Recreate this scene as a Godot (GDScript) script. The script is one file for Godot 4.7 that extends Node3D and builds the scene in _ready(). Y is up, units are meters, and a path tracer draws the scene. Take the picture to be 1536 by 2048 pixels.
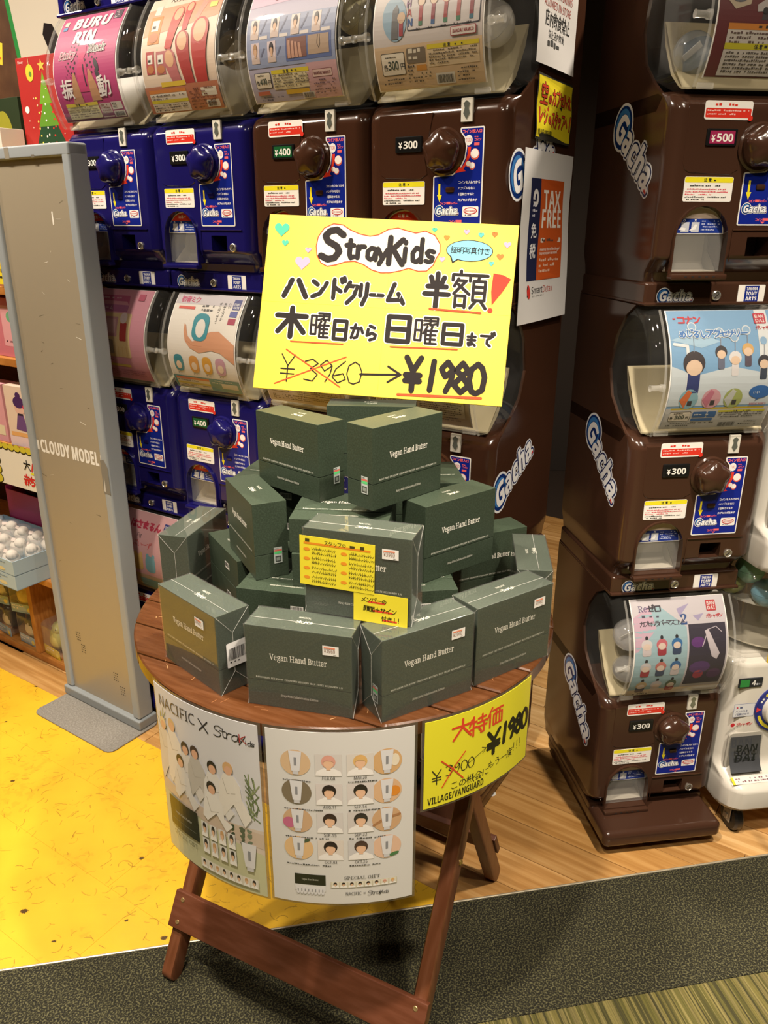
extends Node3D
# A shop corner: a round folding table piled with green gift boxes under a yellow price board, rows of capsule-toy machines behind it.

const EYE := 1.335
const FOCAL := 1561.3
const TOP := 0.72          # height of the table top
const TABLE := Vector3(-0.065, 0.0, -1.206)
const RIM := 0.352
const GACHA := 0.9817      # machine drawings are in units of 0.6 m per tier

var cam_basis := Basis.from_euler(Vector3(deg_to_rad(-20.2), 0, deg_to_rad(0.12)))
var used_names := {}
var mats := {}
var glyphs := {}
var letter_cache := {}
var ink: StandardMaterial3D
var ink_gloss: StandardMaterial3D
var ink_insert: StandardMaterial3D
var wood_tex: NoiseTexture2D
var wood_fine: NoiseTexture2D
var speck_tex: NoiseTexture2D
var fibre_tex: NoiseTexture2D


func _ready() -> void:
	# ---- camera
	var cam := Camera3D.new()
	cam.name = "camera"
	cam.transform = Transform3D(cam_basis, Vector3(0, EYE, 0))
	cam.fov = rad_to_deg(2.0 * atan(1024.0 / FOCAL))
	cam.near = 0.02
	cam.far = 40.0
	add_child(cam)
	cam.current = true
	# ---- air and exposure: a closed room, no sky
	var env := Environment.new()
	env.background_mode = Environment.BG_COLOR
	env.background_color = Color(0, 0, 0)
	env.tonemap_mode = Environment.TONE_MAPPER_LINEAR
	env.tonemap_exposure = 0.9
	env.sdfgi_enabled = true
	env.ssao_enabled = true
	env.ssil_enabled = true
	var we := WorldEnvironment.new()
	we.name = "world_environment"
	we.environment = env
	add_child(we)
	make_glyphs()
	make_shared()
	# ---- the shop's ceiling lamps
	for l in [[-1.05, -1.25, 3.6, 74.0], [0.98, -1.95, 6.6, 74.0], [-0.35, -0.30, 8.0, 47.0], [0.80, -0.40, 7.0, 47.0], [-0.3, 0.6, 2.4, 74.0], [0.95, 0.3, 1.6, 74.0], [-2.2, -2.2, 3.2, 74.0], [-1.55, -1.6, 3.2, 74.0]]:
		ceiling_lamp(l[0], l[1], l[2], l[3])
	# ---- the setting
	build_room()
	build_floor()
	# ---- the things, largest first
	await build_machines()
	build_white_machines()
	build_table()
	build_rim_sheets()
	build_boxes()
	build_board()
	build_gate()
	build_shelf()
	build_side_sheets()


func make_shared() -> void:
	ink = StandardMaterial3D.new()
	ink.vertex_color_use_as_albedo = true
	ink.roughness = 0.55
	ink.metallic_specular = 0.3
	ink_gloss = StandardMaterial3D.new()
	ink_gloss.vertex_color_use_as_albedo = true
	ink_gloss.roughness = 0.22
	ink_insert = StandardMaterial3D.new()
	ink_insert.vertex_color_use_as_albedo = true
	ink_insert.albedo_color = hexc("d2d0cc")
	ink_insert.roughness = 0.5
	wood_tex = noise_tex(512, 0.012, 4, 11, [[0.0, "ccb89c"], [0.4, "e0d2bc"], [0.65, "efe6d8"], [1.0, "ffffff"]])
	wood_fine = noise_tex(512, 0.03, 4, 5, [[0.0, "000000"], [1.0, "ffffff"]])
	speck_tex = noise_tex(512, 0.06, 4, 21, [[0.0, "c8c8c2"], [0.45, "dcdcd8"], [0.7, "f2f2f2"], [1.0, "ffffff"]])
	fibre_tex = noise_tex(512, 0.11, 3, 33, [[0.0, "1e1e18"], [0.42, "6e6e62"], [0.6, "d0d0bc"], [1.0, "ffffff"]])


func ceiling_lamp(x: float, z: float, energy: float, cone: float) -> void:
	var o := thing("ceiling_spotlight", "round white downlight set in the shop ceiling", "light", move(x, 2.85, z), "ceiling downlights")
	part(o, "housing", Shape.new().lathe([[0.001, -0.004], [0.075, -0.004], [0.085, -0.012], [0.085, 0.0], [0.001, 0.0]], 20).mesh(), mat("d8d4cc", 0.4))
	var glow := StandardMaterial3D.new()
	glow.albedo_color = hexc("fff2dc")
	glow.emission_enabled = true
	glow.emission = hexc("fff0dc")
	glow.emission_energy_multiplier = 9.0
	part(o, "lamp_face", Shape.new().lathe([[0.001, -0.0065], [0.055, -0.0065], [0.055, -0.0045], [0.001, -0.0045]], 20).mesh(), glow)
	var s := SpotLight3D.new()
	s.name = "lamp_beam"
	s.position = Vector3(0, -0.03, 0)
	s.rotation_degrees = Vector3(-90, 0, 0)
	s.spot_angle = cone
	s.spot_range = 9.0
	s.spot_attenuation = 2.0
	s.spot_angle_attenuation = 0.6
	s.light_size = 0.055
	s.light_color = hexc("ffefda")
	s.light_energy = energy
	s.shadow_enabled = true
	o.add_child(s)


func build_room() -> void:
	var dim := mat("2c241e", 0.85)
	var wall := func(called: String, c: Vector3, size: Vector3, m: Material, label: String) -> void:
		structure(called, Shape.new().box(Vector3.ZERO, size).mesh(), m, move(c.x, c.y, c.z), label, "wall")
	wall.call("wall_back", Vector3(-0.2, 1.43, -4.45), Vector3(7.4, 2.9, 0.1), dim, "dim brown wall at the back of the shop")
	wall.call("wall_left", Vector3(-3.85, 1.43, -0.9), Vector3(0.1, 2.9, 7.2), dim, "dim brown wall on the shelf side of the shop")
	wall.call("wall_right", Vector3(3.45, 1.43, -0.9), Vector3(0.1, 2.9, 7.2), dim, "dim brown wall beyond the white machines")
	wall.call("wall_front", Vector3(-0.2, 1.43, 2.65), Vector3(7.4, 2.9, 0.1), mat("3c342c", 0.85), "plain wall of the shop opposite the machines")
	structure("wall_partition", Shape.new().box(Vector3.ZERO, Vector3(1.75, 2.84, 0.03)).mesh(), grain_mat("54381f", wood_tex, 0.6, Vector3(2, 2, 2), Vector3(0.6, 0.3, 0.4), wood_fine, 0.01), at(-1.293, 0, -2.312, -33.7) * move(0.03, 1.422, -0.482), "brown wooden partition behind the toy shelf", "wall")
	structure("ceiling", Shape.new().box(Vector3.ZERO, Vector3(7.4, 0.1, 7.2)).mesh(), mat("6e675e", 0.9), move(-0.2, 2.91, -0.9), "pale ceiling of the shop with round downlights", "ceiling")


func build_floor() -> void:
	# oak boards, laid along the rows of machines
	var yaw := -33.5
	var floor_xf := at(0, 0, 0, yaw)
	var base := structure("floor", Shape.new().box(Vector3.ZERO, Vector3(9.6, 0.08, 9.6)).mesh(), mat("2a1c10", 0.9), at(-0.2, -0.062, -0.9, yaw), "oak plank floor in front of the capsule machines", "floor")
	var to_local := base.transform.affine_inverse() * floor_xf
	var rng := RandomNumberGenerator.new()
	rng.seed = 7
	var tones := []
	for k in 6:
		var tone: String = ["e0ba84", "d4aa72", "e6c490", "c89e64", "dab27a", "c29a64"][k]
		var m := grain_mat(tone, wood_tex, 0.34, Vector3(0.4, 1, 7), Vector3(k * 0.37, 0, k * 0.21), wood_fine, 0.02)
		tones.append(m)
	var lengths := [0.62, 0.9, 0.78]
	var boards := []
	for l in lengths:
		boards.append(Shape.new().rbox(Vector3(0, -0.009, 0), Vector3(l - 0.0012, 0.018, 0.0943), 0.0012, 1).mesh())
	for row in 24:
		var q := -1.183 - row * 0.0955
		var p := -2.7 + rng.randf_range(0.0, 0.6)
		while p < 1.6:
			var k := rng.randi_range(0, 2)
			p += lengths[k] / 2.0
			if p > -2.75 and p < 1.4:
				part(base, "plank", boards[k], tones[rng.randi_range(0, 5)], to_local * move(p, -0.0002 * (row % 3), q))
			p += lengths[k] / 2.0
	# yellow painted boards of the aisle
	var paint := StandardMaterial3D.new()
	paint.albedo_color = hexc("ffffff")
	paint.albedo_texture = scuffed_paint()
	paint.roughness = 0.3
	paint.uv1_triplanar = true
	paint.uv1_world_triplanar = true
	paint.uv1_scale = Vector3(0.8, 0.8, 0.8)
	var yellow := structure("floor_painted", Shape.new().box(Vector3.ZERO, Vector3(5.2, 0.02, 2.6)).mesh(), mat("c09a20", 0.6), floor_xf * move(-3.05, -0.0115, 0.165), "worn glossy yellow painted floor of the aisle", "floor")
	var ylocal := yellow.transform.affine_inverse() * floor_xf
	var yboards := []
	for l in [1.1, 0.86]:
		yboards.append(Shape.new().box(Vector3(0, -0.004, 0), Vector3(l - 0.0003, 0.0091, 0.1907)).mesh())
	for row in 13:
		var p := -4.6 + (row * 0.37 - floorf(row * 0.37)) * 0.9
		while p < -0.75:
			var k := rng.randi_range(0, 1)
			var l: float = [1.1, 0.86][k]
			if p + l > -0.45:
				break
			part(yellow, "painted_board", yboards[k], paint, ylocal * move(p + l / 2.0, 0.0, -1.135 + 0.0955 + row * 0.191))
			p += l
		if p < -0.46:
			var rest := -0.45 - p
			part(yellow, "painted_board", Shape.new().box(Vector3(0, -0.004, 0), Vector3(rest - 0.0006, 0.0091, 0.1907)).mesh(), paint, ylocal * move(p + rest / 2.0, 0.0, -1.135 + 0.0955 + row * 0.191))
	# carpet: an olive border and striped tiles, its edge runs at an angle of its own
	var cy := 10.5
	var cxf := Transform3D(Basis(Vector3.UP, deg_to_rad(cy)), Vector3(0.145, 0, -1.251))
	var pile := grain_mat("67644a", fibre_tex, 0.95, Vector3(3.6, 3.6, 3.6), Vector3.ZERO, fibre_tex, 0.6)
	structure("floor_carpet", Shape.new().rbox(Vector3(-0.3, -0.002, 0.131), Vector3(6.2, 0.012, 0.262), 0.003, 1).mesh(), pile, cxf, "dark olive short pile carpet border", "carpet")
	var stripes := StandardMaterial3D.new()
	stripes.albedo_color = hexc("c6c2a4")
	stripes.albedo_texture = stripe_tex()
	stripes.roughness = 0.95
	stripes.uv1_triplanar = true
	stripes.uv1_scale = Vector3(2.6, 2.6, 0.4)
	stripes.heightmap_enabled = true
	stripes.heightmap_texture = stripes.albedo_texture
	stripes.heightmap_scale = 0.3
	structure("floor_carpet", Shape.new().rbox(Vector3(-0.3, -0.002, 1.962), Vector3(6.2, 0.012, 3.4), 0.003, 1).mesh(), stripes, cxf, "striped green and straw carpet tiles beyond the olive border", "carpet")
	structure("trim_1", Shape.new().rbox(Vector3(-0.3, 0.0, -0.0025), Vector3(6.2, 0.0085, 0.005), 0.002, 1).mesh(), mat("cfc6ae", 0.35, {"metallic": 0.6}), cxf, "thin metal strip along the carpet edge", "trim")
	# a small round sticker left on the boards
	var spot := on_height(983, 1587, 0.0)
	var dot := thing("floor_sticker", "small round white sticker stuck on the oak boards", "sticker", move(spot.x, 0.0004, spot.z))
	part(dot, "disc", Shape.new().lathe([[0.001, 0.0], [0.011, 0.0], [0.011, 0.0006], [0.001, 0.0006]], 18).mesh(), mat("e8e6e0", 0.5))
	var pr := Print.new(self)
	pr.rect(-0.004, -0.003, 0.003, 0.006, "3a3a3a")
	pr.rect(0.001, -0.003, 0.003, 0.004, "3a3a3a")
	part(dot, "print", pr.mesh(), ink, Transform3D(Basis(Vector3.RIGHT, -PI / 2), Vector3(0, 0.0006, 0)))


func scuffed_paint() -> ImageTexture:
	var size := 1024
	var im := Image.create(size, size, false, Image.FORMAT_RGB8)
	var n := FastNoiseLite.new()
	n.seed = 4
	n.frequency = 0.006
	n.fractal_octaves = 4
	var n2 := FastNoiseLite.new()
	n2.seed = 9
	n2.frequency = 0.05
	n2.fractal_octaves = 3
	var small := 512
	var low := Image.create(small, small, false, Image.FORMAT_RGB8)
	for y in small:
		for x in small:
			# blend the edges so that the tile repeats without a seam
			var fx := float(x) / small
			var fy := float(y) / small
			var a := n.get_noise_2d(x * 2, y * 2) * (1 - fx) + n.get_noise_2d(x * 2 - size, y * 2) * fx
			var b := n.get_noise_2d(x * 2, y * 2 - size) * (1 - fx) + n.get_noise_2d(x * 2 - size, y * 2 - size) * fx
			var v := a * (1 - fy) + b * fy
			var w := n2.get_noise_2d(x * 2, y * 2)
			var c := Color(0.88, 0.70, 0.18).lerp(Color(0.83, 0.65, 0.16), clampf(0.5 + v * 1.3, 0, 1))
			if v > 0.16 and w > 0.05:
				c = c.lerp(Color(0.72, 0.55, 0.14), clampf((w - 0.05) * 1.6, 0, 0.3))
			low.set_pixel(x, y, c)
	low.resize(size, size, Image.INTERPOLATE_CUBIC)
	im.blit_rect(low, Rect2i(0, 0, size, size), Vector2i.ZERO)
	var rng := RandomNumberGenerator.new()
	rng.seed = 12
	for k in 1500:
		var p := Vector2(rng.randf() * size, rng.randf() * size)
		var dir := rng.randf() * TAU
		var bend_by := rng.randf_range(-0.12, 0.12)
		var dark := rng.randf_range(0.25, 0.7)
		for i in rng.randi_range(3, 26):
			var c := im.get_pixel(posmod(int(p.x), size), posmod(int(p.y), size))
			im.set_pixel(posmod(int(p.x), size), posmod(int(p.y), size), c.lerp(Color(0.36, 0.24, 0.08), dark))
			p += Vector2.from_angle(dir)
			dir += bend_by
	for k in 36:
		var p := Vector2(rng.randf() * size, rng.randf() * size)
		var r := rng.randf_range(1.5, 6.0)
		for y in range(-7, 8):
			for x in range(-7, 8):
				if Vector2(x * 0.7, y).length() < r * rng.randf_range(0.6, 1.0):
					im.set_pixel(posmod(int(p.x) + x, size), posmod(int(p.y) + y, size), Color(0.3, 0.22, 0.1))
	return ImageTexture.create_from_image(im)


func stripe_tex() -> ImageTexture:
	var im := Image.create(512, 64, false, Image.FORMAT_RGB8)
	var rng := RandomNumberGenerator.new()
	rng.seed = 3
	var cols := ["7d7a44", "98905a", "66643c", "aea470", "86824c", "5a583a", "a0966a", "74723f", "b8ae7c"]
	var x := 0
	while x < 512:
		var w := rng.randi_range(2, 7)
		var c := hexc(cols[rng.randi_range(0, cols.size() - 1)])
		for i in w:
			for y in 64:
				if x + i < 512:
					im.set_pixel(x + i, y, c.darkened(rng.randf_range(0.0, 0.3)))
		x += w
	return ImageTexture.create_from_image(im)
# ---------------------------------------------------------------- names, things, parts
func numbered(called: String) -> String:
	var n: int = used_names.get(called, 0)
	used_names[called] = n + 1
	return called if n == 0 else "%s_%03d" % [called, n]


func tag(o: Node, label: String, category: String, group := "", kind := "") -> void:
	if label: o.set_meta("label", label)
	if category: o.set_meta("category", category)
	if group: o.set_meta("group", group)
	if kind: o.set_meta("kind", kind)


func thing(called: String, label: String, category: String, xf := Transform3D(), group := "") -> Node3D:
	var o := Node3D.new()
	o.name = numbered(called)
	add_child(o)
	o.transform = xf
	tag(o, label, category, group)
	return o


func part(parent: Node3D, called: String, mesh: Mesh, mat: Material, xf := Transform3D(), label := "") -> MeshInstance3D:
	var o := MeshInstance3D.new()
	o.name = called
	o.mesh = mesh
	o.material_override = mat
	o.transform = xf
	if label: o.set_meta("label", label)
	parent.add_child(o, true)
	return o


func solo(called: String, mesh: Mesh, mat: Material, xf: Transform3D, label: String, category: String, group := "") -> MeshInstance3D:
	var o := MeshInstance3D.new()
	o.name = numbered(called)
	o.mesh = mesh
	o.material_override = mat
	o.transform = xf
	add_child(o)
	tag(o, label, category, group)
	return o


func structure(called: String, mesh: Mesh, mat: Material, xf := Transform3D(), label := "", category := "") -> MeshInstance3D:
	var o := solo(called, mesh, mat, xf, label, category)
	o.set_meta("kind", "structure")
	return o


func at(x: float, y: float, z: float, yaw := 0.0) -> Transform3D:
	return Transform3D(Basis(Vector3.UP, deg_to_rad(yaw)), Vector3(x, y, z))


func move(x: float, y: float, z: float) -> Transform3D:
	return Transform3D(Basis(), Vector3(x, y, z))


func hexc(s: String) -> Color:
	return Color.html(s)


# a photograph pixel (1536 x 2048) gives a direction only
func ray(px: float, py: float) -> Vector3:
	return (cam_basis * Vector3((px - 768.0) / FOCAL, (1024.0 - py) / FOCAL, -1.0)).normalized()


func on_height(px: float, py: float, y: float) -> Vector3:
	var d := ray(px, py)
	return Vector3(0, EYE, 0) + d * ((y - EYE) / d.y)


# ---------------------------------------------------------------- materials
func mat(color: String, rough := 0.5, opts := {}) -> StandardMaterial3D:
	var key := color + str(rough) + str(opts)
	if mats.has(key):
		return mats[key]
	var m := StandardMaterial3D.new()
	m.albedo_color = hexc(color)
	m.roughness = rough
	for k in opts:
		m.set(k, opts[k])
	mats[key] = m
	return m


func clear_mat(alpha := 0.05, rough := 0.04, tint := "ffffff", spec := 0.5) -> StandardMaterial3D:
	var key := "clear%s%s%s%s" % [alpha, rough, tint, spec]
	if mats.has(key):
		return mats[key]
	var m := StandardMaterial3D.new()
	var c := hexc(tint)
	m.albedo_color = Color(c.r, c.g, c.b, alpha)
	m.transparency = BaseMaterial3D.TRANSPARENCY_ALPHA
	m.roughness = rough
	m.metallic_specular = spec
	m.cull_mode = BaseMaterial3D.CULL_DISABLED
	mats[key] = m
	return m


func noise_tex(size: int, freq: float, octaves: int, seed_value: int, ramp: Array, kind := FastNoiseLite.TYPE_SIMPLEX_SMOOTH, gain := 0.5) -> NoiseTexture2D:
	var n := FastNoiseLite.new()
	n.noise_type = kind
	n.seed = seed_value
	n.frequency = freq
	n.fractal_octaves = octaves
	n.fractal_gain = gain
	var t := NoiseTexture2D.new()
	t.width = size
	t.height = size
	t.seamless = true
	t.noise = n
	if ramp.size():
		var g := Gradient.new()
		var offs := PackedFloat32Array()
		var cols := PackedColorArray()
		for r in ramp:
			offs.append(r[0])
			cols.append(hexc(r[1]))
		g.offsets = offs
		g.colors = cols
		t.color_ramp = g
	return t


func grain_mat(color: String, tex: Texture2D, rough: float, scale: Vector3, offset := Vector3.ZERO, bump: Texture2D = null, bump_cm := 0.0) -> StandardMaterial3D:
	var m := StandardMaterial3D.new()
	m.albedo_color = hexc(color)
	m.albedo_texture = tex
	m.roughness = rough
	m.uv1_triplanar = true
	m.uv1_triplanar_sharpness = 8.0
	m.uv1_scale = scale
	m.uv1_offset = offset
	if bump:
		m.heightmap_enabled = true
		m.heightmap_texture = bump
		m.heightmap_scale = bump_cm
	return m


# ---------------------------------------------------------------- mesh builder: triangles in, smooth-shaded mesh out
class Shape:
	var t := PackedVector3Array()
	var smooth := 0.82

	func tri(a: Vector3, b: Vector3, c: Vector3) -> void:
		if (b - a).cross(c - a).length_squared() < 1e-18:
			return
		t.append(a)
		t.append(b)
		t.append(c)

	func quad(a: Vector3, b: Vector3, c: Vector3, d: Vector3) -> void:
		tri(a, b, c)
		tri(a, c, d)

	# turns the closed piece added since «from» right side out (front faces run clockwise)
	func outward(from: int) -> Shape:
		var vol := 0.0
		var o := t[from] if t.size() > from else Vector3.ZERO
		for i in range(from, t.size(), 3):
			vol += (t[i] - o).dot((t[i + 1] - o).cross(t[i + 2] - o))
		if vol > 0.0:
			for i in range(from, t.size(), 3):
				var k := t[i + 1]
				t[i + 1] = t[i + 2]
				t[i + 2] = k
		return self

	func moved(from: int, xf: Transform3D) -> Shape:
		for i in range(from, t.size()):
			t[i] = xf * t[i]
		return self

	# rounded box
	func rbox(c: Vector3, size: Vector3, r: float, seg := 1, xf := Transform3D()) -> Shape:
		var from := t.size()
		var h := size / 2.0
		r = minf(r, minf(h.x, minf(h.y, h.z)) * 0.98)
		var inner := h - Vector3(r, r, r)
		var line := func(e: float) -> Array:
			var out := []
			for i in seg + 1:
				out.append(-e + r * (1.0 - tan(PI / 4.0 * (1.0 - float(i) / seg))))
			for i in range(seg, -1, -1):
				out.append(e - r * (1.0 - tan(PI / 4.0 * (1.0 - float(i) / seg))))
			return out
		for axis in 3:
			var u := (axis + 1) % 3
			var w := (axis + 2) % 3
			var lu: Array = line.call(h[u])
			var lw: Array = line.call(h[w])
			for s in [-1.0, 1.0]:
				var grid := []
				for a in lu:
					var row := []
					for b in lw:
						var p := Vector3.ZERO
						p[axis] = s * h[axis]
						p[u] = a
						p[w] = b
						var q := Vector3(clampf(p.x, -inner.x, inner.x), clampf(p.y, -inner.y, inner.y), clampf(p.z, -inner.z, inner.z))
						row.append(q + (p - q).normalized() * r)
					grid.append(row)
				for i in lu.size() - 1:
					for j in lw.size() - 1:
						if s > 0:
							quad(grid[i][j], grid[i + 1][j], grid[i + 1][j + 1], grid[i][j + 1])
						else:
							quad(grid[i][j], grid[i][j + 1], grid[i + 1][j + 1], grid[i + 1][j])
		outward(from)
		return moved(from, xf * Transform3D(Basis(), c))

	func box(c: Vector3, size: Vector3, xf := Transform3D()) -> Shape:
		var from := t.size()
		var h := size / 2.0
		var p := []
		for i in 8:
			p.append(Vector3(h.x if i & 1 else -h.x, h.y if i & 2 else -h.y, h.z if i & 4 else -h.z))
		quad(p[0], p[1], p[3], p[2])
		quad(p[4], p[6], p[7], p[5])
		quad(p[0], p[4], p[5], p[1])
		quad(p[2], p[3], p[7], p[6])
		quad(p[0], p[2], p[6], p[4])
		quad(p[1], p[5], p[7], p[3])
		outward(from)
		return moved(from, xf * Transform3D(Basis(), c))

	# polygon in x, y pushed from z0 to z1; «bev» insets the front edge
	func prism(poly: PackedVector2Array, z0: float, z1: float, xf := Transform3D(), bev := 0.0) -> Shape:
		var from := t.size()
		var idx := Geometry2D.triangulate_polygon(poly)
		var n := poly.size()
		var front := poly
		var zf := z1
		var mid := z1
		if bev > 0.0:
			mid = z1 - bev * signf(z1 - z0)
			front = PackedVector2Array()
			var sum := 0.0
			for i in n:
				sum += poly[i].cross(poly[(i + 1) % n])
			var cw := sum < 0.0
			for i in n:
				var a := (poly[i] - poly[(i + n - 1) % n]).normalized()
				var b := (poly[(i + 1) % n] - poly[i]).normalized()
				var na := Vector2(a.y, -a.x) if cw else Vector2(-a.y, a.x)
				var nb := Vector2(b.y, -b.x) if cw else Vector2(-b.y, b.x)
				var m := (na + nb).normalized()
				front.append(poly[i] + m * bev / maxf(0.4, m.dot(na)))
		for i in range(0, idx.size(), 3):
			var a := front[idx[i]]
			var b := front[idx[i + 1]]
			var c := front[idx[i + 2]]
			tri(Vector3(a.x, a.y, zf), Vector3(b.x, b.y, zf), Vector3(c.x, c.y, zf))
			a = poly[idx[i]]
			b = poly[idx[i + 1]]
			c = poly[idx[i + 2]]
			tri(Vector3(a.x, a.y, z0), Vector3(c.x, c.y, z0), Vector3(b.x, b.y, z0))
		var flip := false
		if idx.size():
			var a0 := poly[idx[0]]
			var area := (poly[idx[1]] - a0).cross(poly[idx[2]] - a0)
			var pa := 0.0
			for i in n:
				pa += poly[i].cross(poly[(i + 1) % n])
			flip = (area > 0) != (pa > 0)
		for i in n:
			var k := (i + 1) % n
			var p0 := Vector3(poly[i].x, poly[i].y, z0)
			var p1 := Vector3(poly[k].x, poly[k].y, z0)
			var p2 := Vector3(poly[k].x, poly[k].y, mid)
			var p3 := Vector3(poly[i].x, poly[i].y, mid)
			var f2 := Vector3(front[k].x, front[k].y, zf)
			var f3 := Vector3(front[i].x, front[i].y, zf)
			if flip:
				quad(p3, p2, p1, p0)
				if bev > 0.0: quad(f3, f2, p2, p3)
			else:
				quad(p0, p1, p2, p3)
				if bev > 0.0: quad(p3, p2, f2, f3)
		outward(from)
		return moved(from, xf)

	# closed rings of equal length joined one to the next
	func loft(rings: Array, xf := Transform3D(), caps := true) -> Shape:
		var from := t.size()
		for k in rings.size() - 1:
			var a: PackedVector3Array = rings[k]
			var b: PackedVector3Array = rings[k + 1]
			for i in a.size():
				var j := (i + 1) % a.size()
				quad(a[i], a[j], b[j], b[i])
		if caps:
			for e in [0, rings.size() - 1]:
				var r: PackedVector3Array = rings[e]
				var c := Vector3.ZERO
				for p in r:
					c += p
				c /= r.size()
				for i in r.size():
					var j := (i + 1) % r.size()
					if e == 0:
						tri(c, r[j], r[i])
					else:
						tri(c, r[i], r[j])
		outward(from)
		return moved(from, xf)

	# profile of (radius, height) turned about y
	func lathe(profile: Array, seg: int, xf := Transform3D()) -> Shape:
		var rings := []
		for p in profile:
			var ring := PackedVector3Array()
			for i in seg:
				var a := TAU * i / seg
				ring.append(Vector3(p[0] * cos(a), p[1], p[0] * sin(a)))
			rings.append(ring)
		return loft(rings, xf, true)

	func tube(path: Array, r: float, seg := 8, xf := Transform3D()) -> Shape:
		var rings := []
		var side := Vector3.ZERO
		for i in path.size():
			var d: Vector3 = (path[mini(i + 1, path.size() - 1)] - path[maxi(i - 1, 0)]).normalized()
			if side == Vector3.ZERO:
				side = d.cross(Vector3.UP if absf(d.y) < 0.9 else Vector3.RIGHT).normalized()
			side = (side - d * side.dot(d)).normalized()
			var up := d.cross(side)
			var ring := PackedVector3Array()
			for k in seg:
				var a := TAU * k / seg
				ring.append(path[i] + (side * cos(a) + up * sin(a)) * r)
			rings.append(ring)
		return loft(rings, xf, true)

	# open sheet: rows of points
	func sheet(rows: Array, xf := Transform3D()) -> Shape:
		var from := t.size()
		for i in rows.size() - 1:
			for j in rows[i].size() - 1:
				quad(rows[i][j], rows[i][j + 1], rows[i + 1][j + 1], rows[i + 1][j])
		return moved(from, xf)

	func ball(c: Vector3, r: Vector3, seg := 12, rings_n := 8) -> Shape:
		var prof := []
		for i in rings_n + 1:
			var a := -PI / 2.0 + PI * i / rings_n
			prof.append([maxf(cos(a), 0.001), sin(a)])
		return lathe(prof, seg, Transform3D(Basis.from_scale(r), c))

	func mesh() -> ArrayMesh:
		var nf := t.size() / 3
		var fn := PackedVector3Array()
		fn.resize(nf)
		var near := {}
		for f in nf:
			var a := t[f * 3]
			var c := -(t[f * 3 + 1] - a).cross(t[f * 3 + 2] - a)
			fn[f] = c
			for k in 3:
				var key := Vector3i((t[f * 3 + k] * 20000.0).round())
				if near.has(key):
					near[key].append(f)
				else:
					near[key] = PackedInt32Array([f])
		var unit := PackedVector3Array()
		unit.resize(nf)
		for f in nf:
			unit[f] = fn[f].normalized()
		var nn := PackedVector3Array()
		nn.resize(t.size())
		for i in t.size():
			var f := i / 3
			var sum := Vector3.ZERO
			for g in near[Vector3i((t[i] * 20000.0).round())]:
				if unit[g].dot(unit[f]) > smooth:
					sum += fn[g]
			nn[i] = sum.normalized() if sum.length_squared() > 1e-30 else unit[f]
		var arr := []
		arr.resize(Mesh.ARRAY_MAX)
		arr[Mesh.ARRAY_VERTEX] = t
		arr[Mesh.ARRAY_NORMAL] = nn
		var m := ArrayMesh.new()
		m.add_surface_from_arrays(Mesh.PRIMITIVE_TRIANGLES, arr)
		return m


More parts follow.
